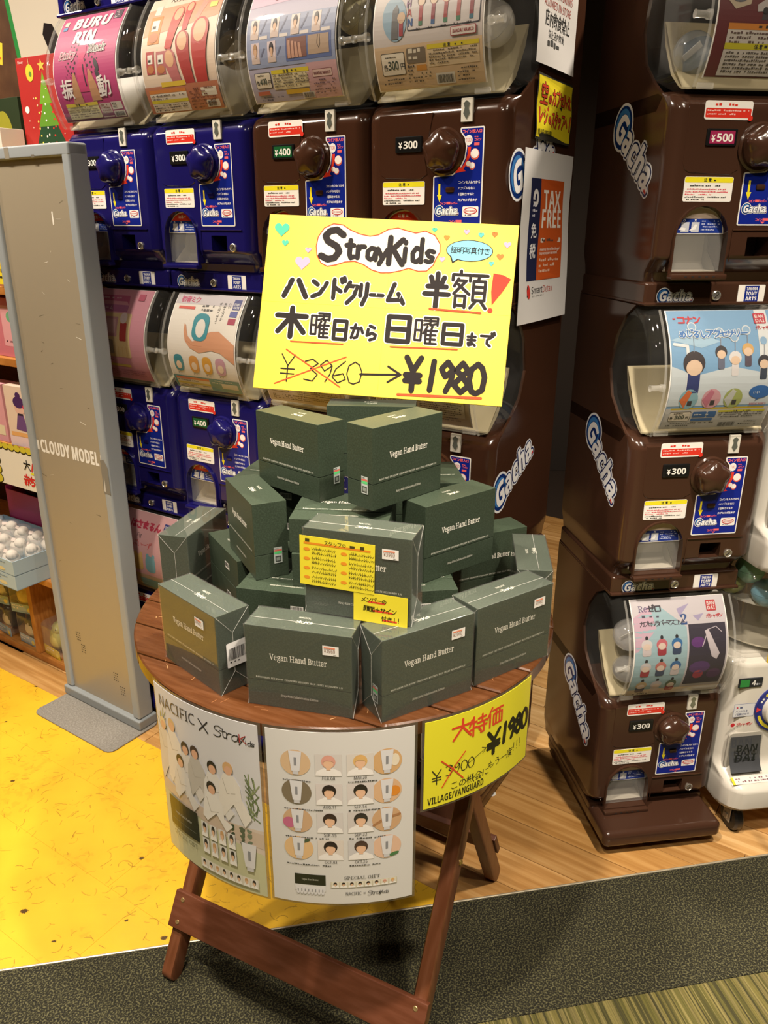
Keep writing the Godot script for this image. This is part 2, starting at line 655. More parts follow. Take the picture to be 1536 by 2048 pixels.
# ---------------------------------------------------------------- flat print: ink shapes on a sheet, lettering, strokes
class Print:
	var v := PackedVector3Array()
	var n := PackedVector3Array()
	var c := PackedColorArray()
	var host: Node3D
	var place := Transform2D()
	var bend = null
	var cut := 0.0          # longest piece along the bent direction
	var cut_axis := 1
	var step := 0.00016     # ink layers
	var lay := 1.0
	var turn_no := 0        # keeps inks that touch from lying in one plane

	func _init(h: Node3D) -> void:
		host = h

	func put(a: Vector2, b: Vector2, d: Vector2, col: Color) -> void:
		_cut(place * a, place * b, place * d, col, 0)

	func _cut(a: Vector2, b: Vector2, d: Vector2, col: Color, depth: int) -> void:
		if cut > 0.0 and depth < 9:
			var k := cut_axis
			var ab := absf(a[k] - b[k])
			var bd := absf(b[k] - d[k])
			var da := absf(d[k] - a[k])
			var m := maxf(ab, maxf(bd, da))
			if m > cut:
				if m == ab:
					var e := (a + b) / 2.0
					_cut(a, e, d, col, depth + 1)
					_cut(e, b, d, col, depth + 1)
				elif m == bd:
					var e := (b + d) / 2.0
					_cut(a, b, e, col, depth + 1)
					_cut(a, e, d, col, depth + 1)
				else:
					var e := (d + a) / 2.0
					_cut(a, b, e, col, depth + 1)
					_cut(e, b, d, col, depth + 1)
				return
		if (b - a).cross(d - a) > 0.0:
			var s := b
			b = d
			d = s
		var z := lay * step + (turn_no % 16) * 0.000006
		var p := Vector3(a.x, a.y, z)
		var q := Vector3(b.x, b.y, z)
		var r := Vector3(d.x, d.y, z)
		if bend != null:
			p = bend.call(p)
			q = bend.call(q)
			r = bend.call(r)
		var nn := -(q - p).cross(r - p)
		if nn.length_squared() < 1e-22:
			return
		nn = nn.normalized()
		for x in [p, q, r]:
			v.append(x)
			n.append(nn)
			c.append(col)

	func poly(pts: PackedVector2Array, color: String) -> void:
		var col := Color.html(color).srgb_to_linear()
		var idx := Geometry2D.triangulate_polygon(pts)
		turn_no += 1
		for i in range(0, idx.size(), 3):
			put(pts[idx[i]], pts[idx[i + 1]], pts[idx[i + 2]], col)

	func rect(x: float, y: float, w: float, h: float, color: String) -> void:
		poly(PackedVector2Array([Vector2(x, y), Vector2(x + w, y), Vector2(x + w, y + h), Vector2(x, y + h)]), color)

	func rrect(x: float, y: float, w: float, h: float, r: float, color: String) -> void:
		poly(rounded(x, y, w, h, r), color)

	static func rounded(x: float, y: float, w: float, h: float, r: float) -> PackedVector2Array:
		var p := PackedVector2Array()
		for q in 4:
			var cx := x + w - r if q == 0 or q == 3 else x + r
			var cy := y + h - r if q < 2 else y + r
			for i in 4:
				var a := PI / 2.0 * (q + i / 3.0)
				p.append(Vector2(cx + r * cos(a), cy + r * sin(a)))
		return p

	func oval(x: float, y: float, rx: float, ry: float, color: String, seg := 20, turn := 0.0) -> void:
		var p := PackedVector2Array()
		for i in seg:
			var a := TAU * i / seg
			p.append(Vector2(x, y) + Vector2(rx * cos(a), ry * sin(a)).rotated(turn))
		poly(p, color)

	func frame(x: float, y: float, w: float, h: float, t: float, color: String) -> void:
		rect(x, y, w, t, color)
		rect(x, y + h - t, w, t, color)
		rect(x, y + t, t, h - 2 * t, color)
		rect(x + w - t, y + t, t, h - 2 * t, color)

	func stroke(pts: PackedVector2Array, w: float, color: String, closed := false) -> void:
		var col := Color.html(color).srgb_to_linear()
		var m := pts.size()
		for i in (m if closed else m - 1):
			var a := pts[i]
			var b := pts[(i + 1) % m]
			var d := (b - a).normalized().orthogonal() * w / 2.0
			turn_no += 1
			put(a + d, b + d, b - d, col)
			put(a + d, b - d, a - d, col)
		var k := 8 if w > 0.0015 else 6
		for p in pts:
			turn_no += 1
			for i in k:
				var a0 := TAU * i / k
				var a1 := TAU * (i + 1) / k
				put(p, p + Vector2(cos(a0), sin(a0)) * w / 2.0, p + Vector2(cos(a1), sin(a1)) * w / 2.0, col)

	# hand-stroked lettering from the stroke table; size = height of a glyph
	func brush(text: String, x: float, y: float, size: float, w: float, color: String, gap := 1.05, squeeze := 1.0, wobble := 0.0) -> float:
		var k := 0
		for ch in text:
			if ch == " ":
				x += size * gap * squeeze * 0.6
				continue
			if host.glyphs.has(ch):
				var narrow := 0.72 if ch in "1il!" else 1.0
				var tilt := sin(k * 2.3 + 0.7) * wobble
				for s in host.glyphs[ch]:
					var pts := PackedVector2Array()
					for i in range(0, s.size(), 2):
						var q := Vector2((s[i] - 10.0) / 20.0 * squeeze * narrow, (10.0 - s[i + 1]) / 20.0).rotated(tilt) * size
						pts.append(Vector2(x + size * squeeze * narrow * 0.5, y + size * (0.5 + wobble * sin(k * 1.7) * 0.4)) + q)
					stroke(pts, w, color)
				x += size * gap * squeeze * narrow
			k += 1
		return x

	# printed lettering; h = height of capitals; opts: w (fit to width), align 0 / 0.5 / 1, slant, bold, serif, mono
	func type(text: String, x: float, y: float, h: float, color: String, opts := {}) -> void:
		var tris: PackedVector2Array = host.letters(text, opts.get("serif", false), opts.get("bold", false))
		if tris.is_empty():
			return
		var lo := INF
		var hi := -INF
		for p in tris:
			lo = minf(lo, p.x)
			hi = maxf(hi, p.x)
		var sx: float = h * opts.get("wide", 1.0)
		if opts.has("w"):
			sx = opts.w / maxf(hi - lo, 1e-6)
		var wide := (hi - lo) * sx
		var ox: float = x - wide * opts.get("align", 0.0)
		var slant: float = opts.get("slant", 0.0)
		var arc: float = opts.get("arc", 0.0)
		var col := Color.html(color).srgb_to_linear()
		var offs: Array = [Vector2.ZERO]
		if opts.has("fat"):
			offs = []
			for i in 8:
				offs.append(Vector2.from_angle(TAU * i / 8.0) * opts.fat)
		for off in offs:
			turn_no += 1
			for i in range(0, tris.size(), 3):
				var q := []
				for k in 3:
					var p := tris[i + k]
					var xx := (p.x - lo) * sx
					q.append(Vector2(ox + xx + p.y * h * slant, y + p.y * h + arc * sin(PI * xx / maxf(wide, 1e-6))) + off)
				put(q[0], q[1], q[2], col)

	# lines of print too fine to read: rows of short dashes
	func fine(x: float, y: float, w: float, rows: int, pitch: float, h: float, color: String, seed_value := 1, fill := 0.8) -> void:
		var rng := RandomNumberGenerator.new()
		rng.seed = seed_value
		for r in rows:
			var px := x
			var end := x + w * (1.0 if r < rows - 1 else rng.randf_range(0.4, 0.9))
			while px < end - h:
				var d := h * rng.randf_range(0.5, 1.5)
				if rng.randf() < fill:
					rect(px, y - r * pitch + h * rng.randf_range(0.0, 0.2), d, h * rng.randf_range(0.5, 1.0), color)
				px += d + h * 0.35

	func bars(x: float, y: float, w: float, h: float, seed_value := 3) -> void:
		var rng := RandomNumberGenerator.new()
		rng.seed = seed_value
		var px := x
		while px < x + w:
			var d := w * rng.randf_range(0.012, 0.045)
			rect(px, y, minf(d, x + w - px), h, "1a1a1c")
			px += d + w * rng.randf_range(0.012, 0.035)

	func mesh() -> ArrayMesh:
		var arr := []
		arr.resize(Mesh.ARRAY_MAX)
		arr[Mesh.ARRAY_VERTEX] = v
		arr[Mesh.ARRAY_NORMAL] = n
		arr[Mesh.ARRAY_COLOR] = c
		var m := ArrayMesh.new()
		m.add_surface_from_arrays(Mesh.PRIMITIVE_TRIANGLES, arr)
		return m


# outline triangles of printed letters, capitals one unit high, cached
func letters(text: String, serif: bool, bold: bool) -> PackedVector2Array:
	var key := text + ("s" if serif else "") + ("b" if bold else "")
	if not letter_cache.has(key):
		var f := SystemFont.new()
		f.font_names = PackedStringArray(["Droid Serif" if serif else "Droid Sans"])
		f.font_weight = 700 if bold else 400
		var t := TextMesh.new()
		t.font = f
		t.font_size = 32
		t.pixel_size = 1.0 / 32.0 / 0.714
		t.depth = 0.0
		t.curve_step = 2.0 if text.length() > 14 else 1.0
		t.text = text
		t.horizontal_alignment = HORIZONTAL_ALIGNMENT_LEFT
		t.vertical_alignment = VERTICAL_ALIGNMENT_BOTTOM
		var out := PackedVector2Array()
		var low := INF
		if t.get_surface_count():
			var a := t.surface_get_arrays(0)
			var vs: PackedVector3Array = a[Mesh.ARRAY_VERTEX]
			var ix: PackedInt32Array = a[Mesh.ARRAY_INDEX] if a[Mesh.ARRAY_INDEX] != null else PackedInt32Array(range(vs.size()))
			var base := f.get_descent(32) / 32.0 / 0.714
			for i in ix:
				out.append(Vector2(vs[i].x, vs[i].y - base))
				low = minf(low, vs[i].y)
		letter_cache[key] = out
	return letter_cache[key]
# ---------------------------------------------------------------- strokes of the lettering, on a 20 x 20 grid (x right, y down)
func make_glyphs() -> void:
	var voiced := [[15, 1, 16, 4], [18, 0, 19, 3]]
	var ring := [[18, 1, 20, 3, 18, 5, 16, 3, 18, 1]]
	glyphs = {
		"ア": [[2, 3, 18, 3, 11, 10], [11, 6, 10, 12, 5, 18]], "イ": [[16, 2, 10, 8, 2, 12], [11, 8, 11, 19]], "カ": [[3, 6, 17, 6, 16, 17, 13, 17], [10, 2, 9, 10, 3, 18]],
		"ク": [[8, 2, 3, 9], [7, 5, 17, 5, 14, 13, 6, 19]], "コ": [[3, 4, 17, 4, 17, 17], [3, 17, 17, 17]], "サ": [[2, 7, 18, 7], [6, 3, 6, 12], [14, 3, 14, 10, 8, 18]],
		"シ": [[4, 3, 7, 5], [3, 8, 6, 10], [4, 18, 11, 15, 17, 6]], "ス": [[4, 4, 15, 4, 11, 11, 3, 18], [11, 11, 18, 18]], "セ": [[2, 9, 18, 7, 14, 12], [7, 3, 7, 16, 17, 16]],
		"タ": [[8, 2, 3, 10], [7, 5, 17, 5, 14, 13, 6, 19], [7, 9, 13, 13]], "ッ": [[5, 8, 6, 11], [9, 7, 10, 10], [16, 8, 14, 14, 8, 18]], "ト": [[7, 2, 7, 18], [7, 8, 15, 12]],
		"ナ": [[2, 7, 18, 7], [10, 2, 10, 10, 5, 18]], "ハ": [[7, 4, 2, 17], [12, 4, 18, 17]], "フ": [[3, 4, 17, 4, 14, 12, 6, 18]], "ヘ": [[2, 11, 7, 6, 18, 15]],
		"ホ": [[2, 6, 18, 6], [10, 2, 10, 18], [6, 10, 3, 15], [14, 10, 17, 15]], "マ": [[2, 4, 17, 4, 9, 13], [7, 10, 12, 16]], "ミ": [[6, 3, 15, 6], [6, 9, 14, 12], [4, 14, 16, 18]],
		"ム": [[9, 2, 4, 16, 16, 15], [13, 10, 18, 18]], "メ": [[16, 3, 11, 12, 3, 18], [5, 7, 16, 16]], "ャ": [[4, 10, 16, 8, 13, 12], [8, 6, 10, 19]], "ラ": [[5, 3, 15, 3], [3, 8, 17, 8, 14, 14, 7, 19]],
		"リ": [[5, 3, 5, 12], [15, 2, 15, 11, 9, 19]], "ル": [[6, 3, 6, 11, 2, 18], [12, 3, 12, 17, 18, 11]], "レ": [[5, 2, 5, 17, 17, 8]], "ロ": [[3, 4, 17, 4, 17, 17, 3, 17, 3, 4]],
		"ン": [[3, 4, 8, 7], [3, 18, 11, 15, 18, 5]], "ー": [[2, 10, 18, 10]], "い": [[4, 5, 5, 14, 8, 16], [14, 6, 17, 13]], "う": [[7, 2, 13, 4], [4, 8, 11, 7, 15, 10, 13, 15, 8, 19]],
		"か": [[2, 6, 13, 6, 11, 16, 7, 17], [8, 2, 3, 17], [16, 5, 19, 11]], "き": [[4, 5, 16, 4], [3, 9, 17, 8], [8, 2, 14, 13], [4, 14, 6, 18, 15, 18]], "く": [[13, 2, 5, 10, 13, 18]],
		"け": [[4, 3, 3, 17], [8, 7, 18, 7], [14, 3, 14, 12, 11, 18]], "こ": [[5, 5, 15, 5], [4, 14, 8, 17, 16, 16]], "さ": [[3, 7, 17, 6], [8, 2, 14, 13], [4, 14, 7, 18, 15, 18]],
		"し": [[6, 2, 6, 15, 10, 18, 16, 13]], "す": [[2, 6, 18, 6], [11, 2, 11, 12, 8, 13, 8, 10, 11, 11, 10, 16, 6, 19]], "せ": [[2, 8, 18, 7], [14, 3, 14, 11, 11, 12], [6, 4, 6, 16, 16, 16]],
		"た": [[3, 6, 11, 6], [7, 2, 3, 17], [11, 10, 17, 10], [10, 15, 12, 17, 18, 17]], "ち": [[3, 6, 16, 6], [9, 2, 6, 12, 12, 10, 16, 13, 13, 17, 7, 18]], "て": [[2, 5, 17, 5, 10, 10, 10, 15, 14, 18]],
		"と": [[6, 2, 8, 9], [16, 6, 6, 11, 5, 16, 16, 17]], "に": [[4, 3, 3, 17], [10, 6, 17, 6], [9, 14, 12, 17, 17, 16]], "の": [[11, 5, 8, 15, 4, 15, 3, 10, 7, 5, 13, 5, 17, 10, 15, 15, 11, 17]],
		"は": [[4, 3, 3, 17], [8, 7, 18, 7], [14, 3, 14, 16, 10, 17, 9, 14, 13, 13, 18, 17]], "ふ": [[9, 2, 12, 5], [8, 8, 12, 12, 8, 18], [3, 16, 6, 11], [15, 11, 18, 16]],
		"ま": [[4, 6, 16, 6], [4, 10, 16, 10], [10, 2, 10, 16, 6, 17, 5, 14, 10, 13, 16, 17]], "め": [[5, 5, 9, 16], [13, 3, 9, 14, 5, 16, 3, 12, 8, 7, 14, 7, 17, 11, 15, 16, 11, 18]],
		"も": [[9, 2, 8, 15, 11, 18, 16, 16, 17, 12], [4, 7, 13, 7], [4, 12, 13, 12]], "ゃ": [[4, 10, 13, 8, 17, 11, 14, 14], [8, 7, 10, 19]], "ら": [[7, 2, 13, 4], [5, 6, 4, 13, 10, 10, 15, 12, 14, 16, 8, 18]],
		"る": [[5, 4, 14, 4, 5, 13, 11, 10, 16, 13, 13, 18, 8, 17, 9, 15, 12, 16]], "れ": [[6, 2, 6, 18], [2, 6, 8, 6, 2, 15, 10, 7, 13, 7, 13, 16, 18, 15]],
		"を": [[4, 5, 15, 5], [9, 2, 4, 12, 9, 9, 11, 14], [16, 9, 8, 14, 9, 18, 16, 18]], "ん": [[10, 2, 3, 18, 8, 11, 11, 13, 12, 17, 15, 17, 18, 12]],
		"半": [[5, 3, 7, 7], [15, 3, 13, 7], [3, 8, 17, 8], [1, 12, 19, 12], [10, 1, 10, 19]],
		"額": [[5, 0, 5, 2], [1, 5, 1, 2, 10, 2, 10, 5], [4, 4, 2, 8], [4, 5, 8, 5, 2, 12], [4, 7, 10, 12], [3, 13, 3, 19], [3, 13, 8, 13, 8, 19], [3, 18, 8, 18], [11, 2, 19, 2], [15, 2, 14, 5], [12, 5, 12, 15], [12, 5, 18, 5, 18, 15], [12, 8, 18, 8], [12, 11, 18, 11], [12, 15, 18, 15], [14, 15, 11, 19], [16, 15, 19, 19]],
		"木": [[1, 6, 19, 6], [10, 1, 10, 19], [10, 6, 2, 16], [10, 6, 18, 16]],
		"曜": [[1, 3, 1, 17], [1, 3, 6, 3, 6, 17], [1, 10, 6, 10], [1, 17, 6, 17], [8, 1, 13, 1, 13, 6], [8, 3, 12, 3], [8, 6, 12, 5], [14, 1, 19, 1, 19, 6], [14, 3, 18, 3], [14, 6, 18, 5], [11, 7, 8, 12], [10, 10, 10, 19], [15, 7, 14, 10], [10, 10, 19, 10], [10, 13, 18, 13], [10, 16, 18, 16], [10, 19, 19, 19], [14, 10, 14, 19]],
		"日": [[4, 2, 4, 18], [4, 2, 16, 2, 16, 18], [4, 10, 16, 10], [4, 18, 16, 18]],
		"証": [[3, 0, 5, 2], [1, 4, 8, 4], [2, 7, 7, 7], [2, 10, 7, 10], [2, 13, 2, 18, 7, 18, 7, 13, 2, 13], [9, 3, 19, 3], [14, 3, 14, 18], [14, 10, 18, 10], [10, 9, 10, 18], [9, 18, 19, 18]],
		"明": [[1, 3, 1, 15], [1, 3, 7, 3, 7, 15], [1, 9, 7, 9], [1, 15, 7, 15], [10, 2, 10, 13, 8, 19], [10, 2, 18, 2, 18, 18, 16, 19], [10, 7, 18, 7], [10, 12, 18, 12]],
		"写": [[2, 5, 2, 2, 18, 2, 18, 5], [7, 4, 6, 11, 17, 11, 16, 17, 12, 19], [6, 7, 15, 7], [1, 14, 13, 14]],
		"真": [[3, 3, 17, 3], [10, 0, 10, 5], [5, 5, 5, 14], [5, 5, 15, 5, 15, 14], [5, 8, 15, 8], [5, 11, 15, 11], [5, 14, 15, 14], [1, 15, 19, 15], [7, 16, 3, 19], [13, 16, 17, 19]],
		"付": [[7, 1, 2, 10], [5, 7, 5, 19], [8, 6, 19, 6], [15, 1, 15, 18, 12, 18], [10, 10, 12, 13]], "大": [[1, 7, 19, 7], [10, 1, 10, 8, 2, 18], [10, 8, 18, 18]],
		"特": [[3, 3, 1, 9], [2, 6, 8, 6], [5, 1, 5, 19], [1, 13, 8, 11], [10, 4, 18, 4], [14, 1, 14, 8], [9, 8, 19, 8], [9, 12, 19, 12], [16, 9, 16, 18, 13, 18], [11, 14, 13, 16]],
		"価": [[6, 1, 1, 10], [4, 7, 4, 19], [7, 4, 19, 4], [8, 8, 8, 18], [8, 8, 18, 8, 18, 18], [11, 4, 11, 18], [15, 4, 15, 18], [8, 18, 18, 18]],
		"機": [[1, 6, 7, 6], [4, 1, 4, 19], [4, 6, 1, 14], [4, 7, 7, 11], [10, 1, 8, 4, 10, 6, 8, 8], [16, 1, 14, 4, 16, 6, 14, 8], [8, 10, 19, 10], [13, 1, 14, 12, 18, 19], [10, 10, 8, 18], [17, 12, 12, 18]],
		"会": [[10, 1, 1, 9], [10, 1, 19, 9], [6, 9, 14, 9], [3, 13, 17, 13], [9, 13, 5, 18, 15, 17], [12, 15, 17, 19]], "一": [[1, 10, 19, 10]],
		"度": [[10, 0, 10, 3], [3, 3, 19, 3], [3, 3, 3, 12, 1, 19], [5, 7, 18, 7], [8, 5, 8, 11], [14, 5, 14, 11], [8, 11, 14, 11], [6, 13, 16, 13, 6, 19], [7, 14, 17, 19]],
		"免": [[7, 1, 2, 7], [6, 3, 13, 3, 10, 6], [4, 7, 4, 12], [4, 7, 16, 7, 16, 12, 4, 12], [9, 7, 8, 13, 3, 19], [11, 12, 11, 18, 19, 18, 19, 15]],
		"税": [[7, 1, 2, 3], [1, 6, 8, 6], [5, 2, 5, 19], [5, 7, 1, 13], [5, 9, 8, 12], [11, 1, 12, 4], [17, 1, 15, 4], [10, 5, 10, 10], [10, 5, 18, 5, 18, 10, 10, 10], [12, 10, 12, 14, 9, 19], [15, 10, 15, 18, 19, 18, 19, 15]],
		"店": [[10, 0, 10, 2], [3, 2, 19, 2], [3, 2, 3, 11, 1, 19], [11, 4, 11, 11], [11, 7, 17, 7], [6, 11, 6, 18], [6, 11, 17, 11, 17, 18], [6, 18, 17, 18]],
		"内": [[3, 5, 3, 19], [3, 5, 17, 5, 17, 18, 14, 18], [10, 1, 10, 7, 5, 14], [10, 8, 15, 14]],
		"飲": [[5, 0, 0, 6], [5, 0, 10, 5], [3, 5, 3, 17, 8, 15], [3, 5, 8, 5, 8, 11], [3, 8, 8, 8], [3, 11, 8, 11], [13, 1, 11, 8], [12, 4, 19, 4, 17, 8], [15, 7, 14, 12, 10, 19], [15, 11, 19, 19]],
		"食": [[10, 0, 1, 8], [10, 0, 19, 8], [10, 3, 10, 6], [5, 7, 5, 18, 10, 16], [5, 7, 15, 7, 15, 13], [5, 10, 15, 10], [5, 13, 15, 13], [9, 13, 18, 19], [16, 14, 12, 16]],
		"禁": [[1, 4, 9, 4], [5, 0, 5, 9], [5, 4, 1, 9], [11, 4, 19, 4], [15, 0, 15, 9], [15, 4, 19, 9], [5, 11, 15, 11], [2, 14, 18, 14], [10, 14, 10, 19], [6, 16, 3, 19], [14, 16, 17, 19]],
		"止": [[10, 1, 10, 18], [10, 9, 17, 9], [4, 7, 4, 18], [1, 18, 19, 18]],
		"空": [[10, 0, 10, 3], [2, 7, 2, 3, 18, 3, 18, 6], [8, 4, 3, 10], [12, 4, 12, 8, 17, 8], [4, 12, 16, 12], [10, 12, 10, 18], [1, 18, 19, 18]],
		"振": [[1, 6, 8, 6], [5, 1, 5, 18, 2, 17], [1, 13, 8, 11], [10, 2, 19, 2], [10, 2, 10, 11, 8, 19], [11, 6, 18, 6], [10, 10, 19, 10], [12, 10, 12, 18, 15, 16], [13, 10, 19, 19], [18, 12, 15, 14]],
		"動": [[8, 0, 1, 2], [1, 4, 10, 4], [5, 2, 5, 18], [2, 7, 2, 13, 9, 13, 9, 7, 2, 7], [2, 10, 9, 10], [1, 15, 10, 15], [1, 19, 10, 18], [11, 6, 19, 6, 18, 17, 15, 18], [14, 1, 14, 9, 10, 19]],
		"初": [[4, 0, 5, 3], [1, 5, 8, 5, 1, 12], [5, 8, 5, 19], [8, 8, 6, 11], [9, 4, 18, 4, 17, 17, 14, 18], [13, 4, 12, 12, 8, 18]],
		"音": [[10, 0, 10, 3], [3, 3, 17, 3], [6, 4, 7, 8], [14, 4, 13, 8], [1, 8, 19, 8], [5, 11, 5, 19], [5, 11, 15, 11, 15, 19], [5, 15, 15, 15], [5, 19, 15, 19]],
		"円": [[3, 3, 3, 19], [3, 3, 17, 3, 17, 18, 14, 18], [10, 3, 10, 11], [3, 11, 17, 11]], "各": [[8, 1, 3, 8], [7, 4, 15, 4, 3, 12], [6, 6, 18, 12], [5, 12, 5, 19], [5, 12, 15, 12, 15, 19], [5, 18, 15, 18]],
		"入": [[8, 2, 10, 3], [10, 3, 9, 11, 2, 18], [10, 6, 18, 18]], "口": [[4, 4, 4, 17], [4, 4, 16, 4, 16, 17], [4, 17, 16, 17]],
		"投": [[1, 6, 8, 6], [5, 1, 5, 18, 2, 17], [1, 13, 8, 11], [12, 2, 12, 6, 9, 9], [12, 2, 17, 2, 17, 7, 19, 7], [10, 11, 17, 11, 8, 19], [11, 12, 19, 19]],
		"右": [[2, 6, 18, 6], [9, 1, 2, 14], [7, 11, 7, 18], [7, 11, 16, 11, 16, 18], [7, 18, 16, 18]], "回": [[3, 2, 3, 19], [3, 2, 17, 2, 17, 19], [3, 19, 17, 19], [7, 7, 7, 14, 13, 14, 13, 7, 7, 7]],
		"転": [[1, 3, 9, 3], [2, 6, 8, 6, 8, 12, 2, 12, 2, 6], [2, 9, 8, 9], [1, 15, 10, 15], [5, 1, 5, 19], [11, 4, 18, 4], [10, 9, 19, 9], [14, 9, 11, 17, 18, 16], [16, 13, 19, 18]],
		"出": [[10, 1, 10, 18], [4, 4, 4, 9, 16, 9, 16, 4], [2, 12, 2, 18, 18, 18, 18, 12]],
		"注": [[3, 2, 5, 4], [1, 7, 4, 9], [2, 18, 6, 12], [12, 1, 14, 4], [8, 5, 19, 5], [9, 11, 18, 11], [13, 5, 13, 18], [7, 18, 20, 18]],
		"意": [[10, 0, 10, 2], [3, 2, 17, 2], [7, 3, 8, 5], [13, 3, 12, 5], [1, 6, 19, 6], [5, 8, 5, 13, 15, 13, 15, 8, 5, 8], [5, 10, 15, 10], [3, 15, 2, 18], [7, 14, 8, 19, 14, 19], [10, 14, 12, 16], [16, 15, 18, 18]],
		"赤": [[4, 4, 16, 4], [10, 0, 10, 9], [1, 9, 19, 9], [8, 9, 7, 14, 4, 19], [12, 9, 12, 18, 10, 18], [4, 12, 2, 16], [15, 12, 18, 16]],
		"顔": [[5, 0, 5, 2], [1, 2, 10, 2], [3, 3, 4, 5], [8, 3, 7, 5], [1, 6, 10, 6], [1, 6, 1, 13, 0, 19], [8, 7, 3, 10], [8, 10, 3, 14], [9, 13, 3, 18], [11, 2, 19, 2], [15, 2, 14, 5], [12, 5, 12, 15], [12, 5, 18, 5, 18, 15], [12, 8, 18, 8], [12, 11, 18, 11], [12, 15, 18, 15], [14, 15, 11, 19], [16, 15, 19, 19]],
		"面": [[1, 2, 19, 2], [10, 2, 8, 6], [2, 6, 2, 19], [2, 6, 18, 6, 18, 19], [7, 6, 7, 19], [13, 6, 13, 19], [7, 10, 13, 10], [7, 14, 13, 14], [2, 19, 18, 19]],
		"S": [[17, 4, 12, 1, 7, 2, 4, 5, 6, 8, 13, 11, 15, 14, 12, 18, 7, 19, 2, 17]], "t": [[9, 4, 9, 15, 11, 18, 15, 17], [4, 8, 14, 8]], "r": [[6, 8, 6, 18], [6, 12, 9, 8, 14, 8]],
		"a": [[15, 9, 9, 8, 5, 11, 5, 16, 9, 18, 13, 16, 15, 9, 15, 18]], "y": [[4, 8, 10, 16], [16, 8, 7, 22]], "K": [[5, 2, 5, 18], [16, 3, 5, 11], [8, 9, 17, 18]], "i": [[10, 8, 10, 18], [10, 3, 10, 4]],
		"d": [[15, 2, 15, 18], [15, 10, 9, 8, 5, 12, 6, 17, 10, 18, 15, 15]], "s": [[15, 9, 9, 8, 6, 10, 9, 13, 14, 14, 13, 17, 9, 18, 5, 17]], "0": [[10, 2, 6, 5, 5, 11, 7, 17, 10, 18, 14, 16, 15, 9, 13, 4, 10, 2]],
		"1": [[11, 2, 9, 18]], "3": [[5, 4, 10, 2, 14, 5, 9, 9, 14, 13, 11, 18, 5, 17]], "6": [[13, 2, 7, 8, 5, 14, 9, 18, 14, 15, 12, 11, 6, 13]], "8": [[10, 9, 6, 6, 10, 2, 14, 6, 10, 9, 5, 14, 10, 18, 15, 14, 10, 9]],
		"9": [[14, 6, 10, 2, 6, 6, 9, 10, 14, 6, 13, 12, 10, 18]], "¥": [[4, 2, 10, 9], [16, 2, 10, 9, 10, 19], [4, 11, 16, 11], [4, 14, 16, 14]], "!": [[10, 2, 10, 13], [10, 17, 10, 18]], "+": [[3, 10, 17, 10], [10, 3, 10, 17]],
	}
	for pair in [["ガ", "カ"], ["ジ", "シ"], ["ゼ", "セ"], ["ズ", "ス"], ["ド", "ト"], ["バ", "ハ"], ["ボ", "ホ"], ["が", "か"], ["で", "て"], ["ず", "す"], ["ぶ", "ふ"], ["じ", "し"]]:
		glyphs[pair[0]] = glyphs[pair[1]] + voiced
	for pair in [["プ", "フ"], ["ポ", "ホ"]]:
		glyphs[pair[0]] = glyphs[pair[1]] + ring
	glyphs["へ"] = glyphs["ヘ"]
# ---------------------------------------------------------------- capsule-toy machines (drawn 0.6 high, x right, y up, z out of the front)
var gm := {}               # meshes shared by the machines
var bin_curve: PackedVector2Array   # (z, y) of the clear front, bottom to top


func ring_plan(half: float, zf: float, zb: float, r: float, y: float) -> PackedVector3Array:
	var p := PackedVector3Array()
	for i in 6:
		var a := PI / 2.0 * (1.0 - i / 5.0)
		p.append(Vector3(half - r + r * cos(a), y, zf - r + r * sin(a)))
	p.append(Vector3(half, y, zb))
	p.append(Vector3(-half, y, zb))
	for i in 6:
		var a := PI / 2.0 * (2.0 - i / 5.0)
		p.append(Vector3(-half + r + r * cos(a), y, zf - r + r * sin(a)))
	return p


func arch(l: float, r: float, b: float, shoulder: float, top: float) -> PackedVector2Array:
	var p := PackedVector2Array([Vector2(l, b), Vector2(r, b)])
	for i in 11:
		var a := PI * i / 10.0
		p.append(Vector2((l + r) / 2.0 + (r - l) / 2.0 * cos(a), shoulder + (top - shoulder) * sin(a)))
	return p


func bin_point(s: float) -> Array:
	# a point on the clear front by the distance s along it, with its outward direction
	var i := 0
	while i < bin_curve.size() - 2 and s > bin_curve[i].distance_to(bin_curve[i + 1]):
		s -= bin_curve[i].distance_to(bin_curve[i + 1])
		i += 1
	var d := (bin_curve[i + 1] - bin_curve[i]).normalized()
	var n := Vector2(d.y, -d.x)
	var p := bin_curve[i] + d * s
	# ease the direction over the joints
	var k := i + (1 if s > bin_curve[i].distance_to(bin_curve[i + 1]) / 2.0 else -1)
	if k >= 0 and k < bin_curve.size() - 1:
		var d2 := (bin_curve[k + 1] - bin_curve[k]).normalized()
		n = (n * 1.5 + Vector2(d2.y, -d2.x)).normalized()
	return [p, n]


func bend_on_bin(p: Vector3) -> Vector3:
	var q := bin_point(p.y)
	var c: Vector2 = q[0] + q[1] * (p.z - 0.004)
	return Vector3(p.x, c.y, c.x)


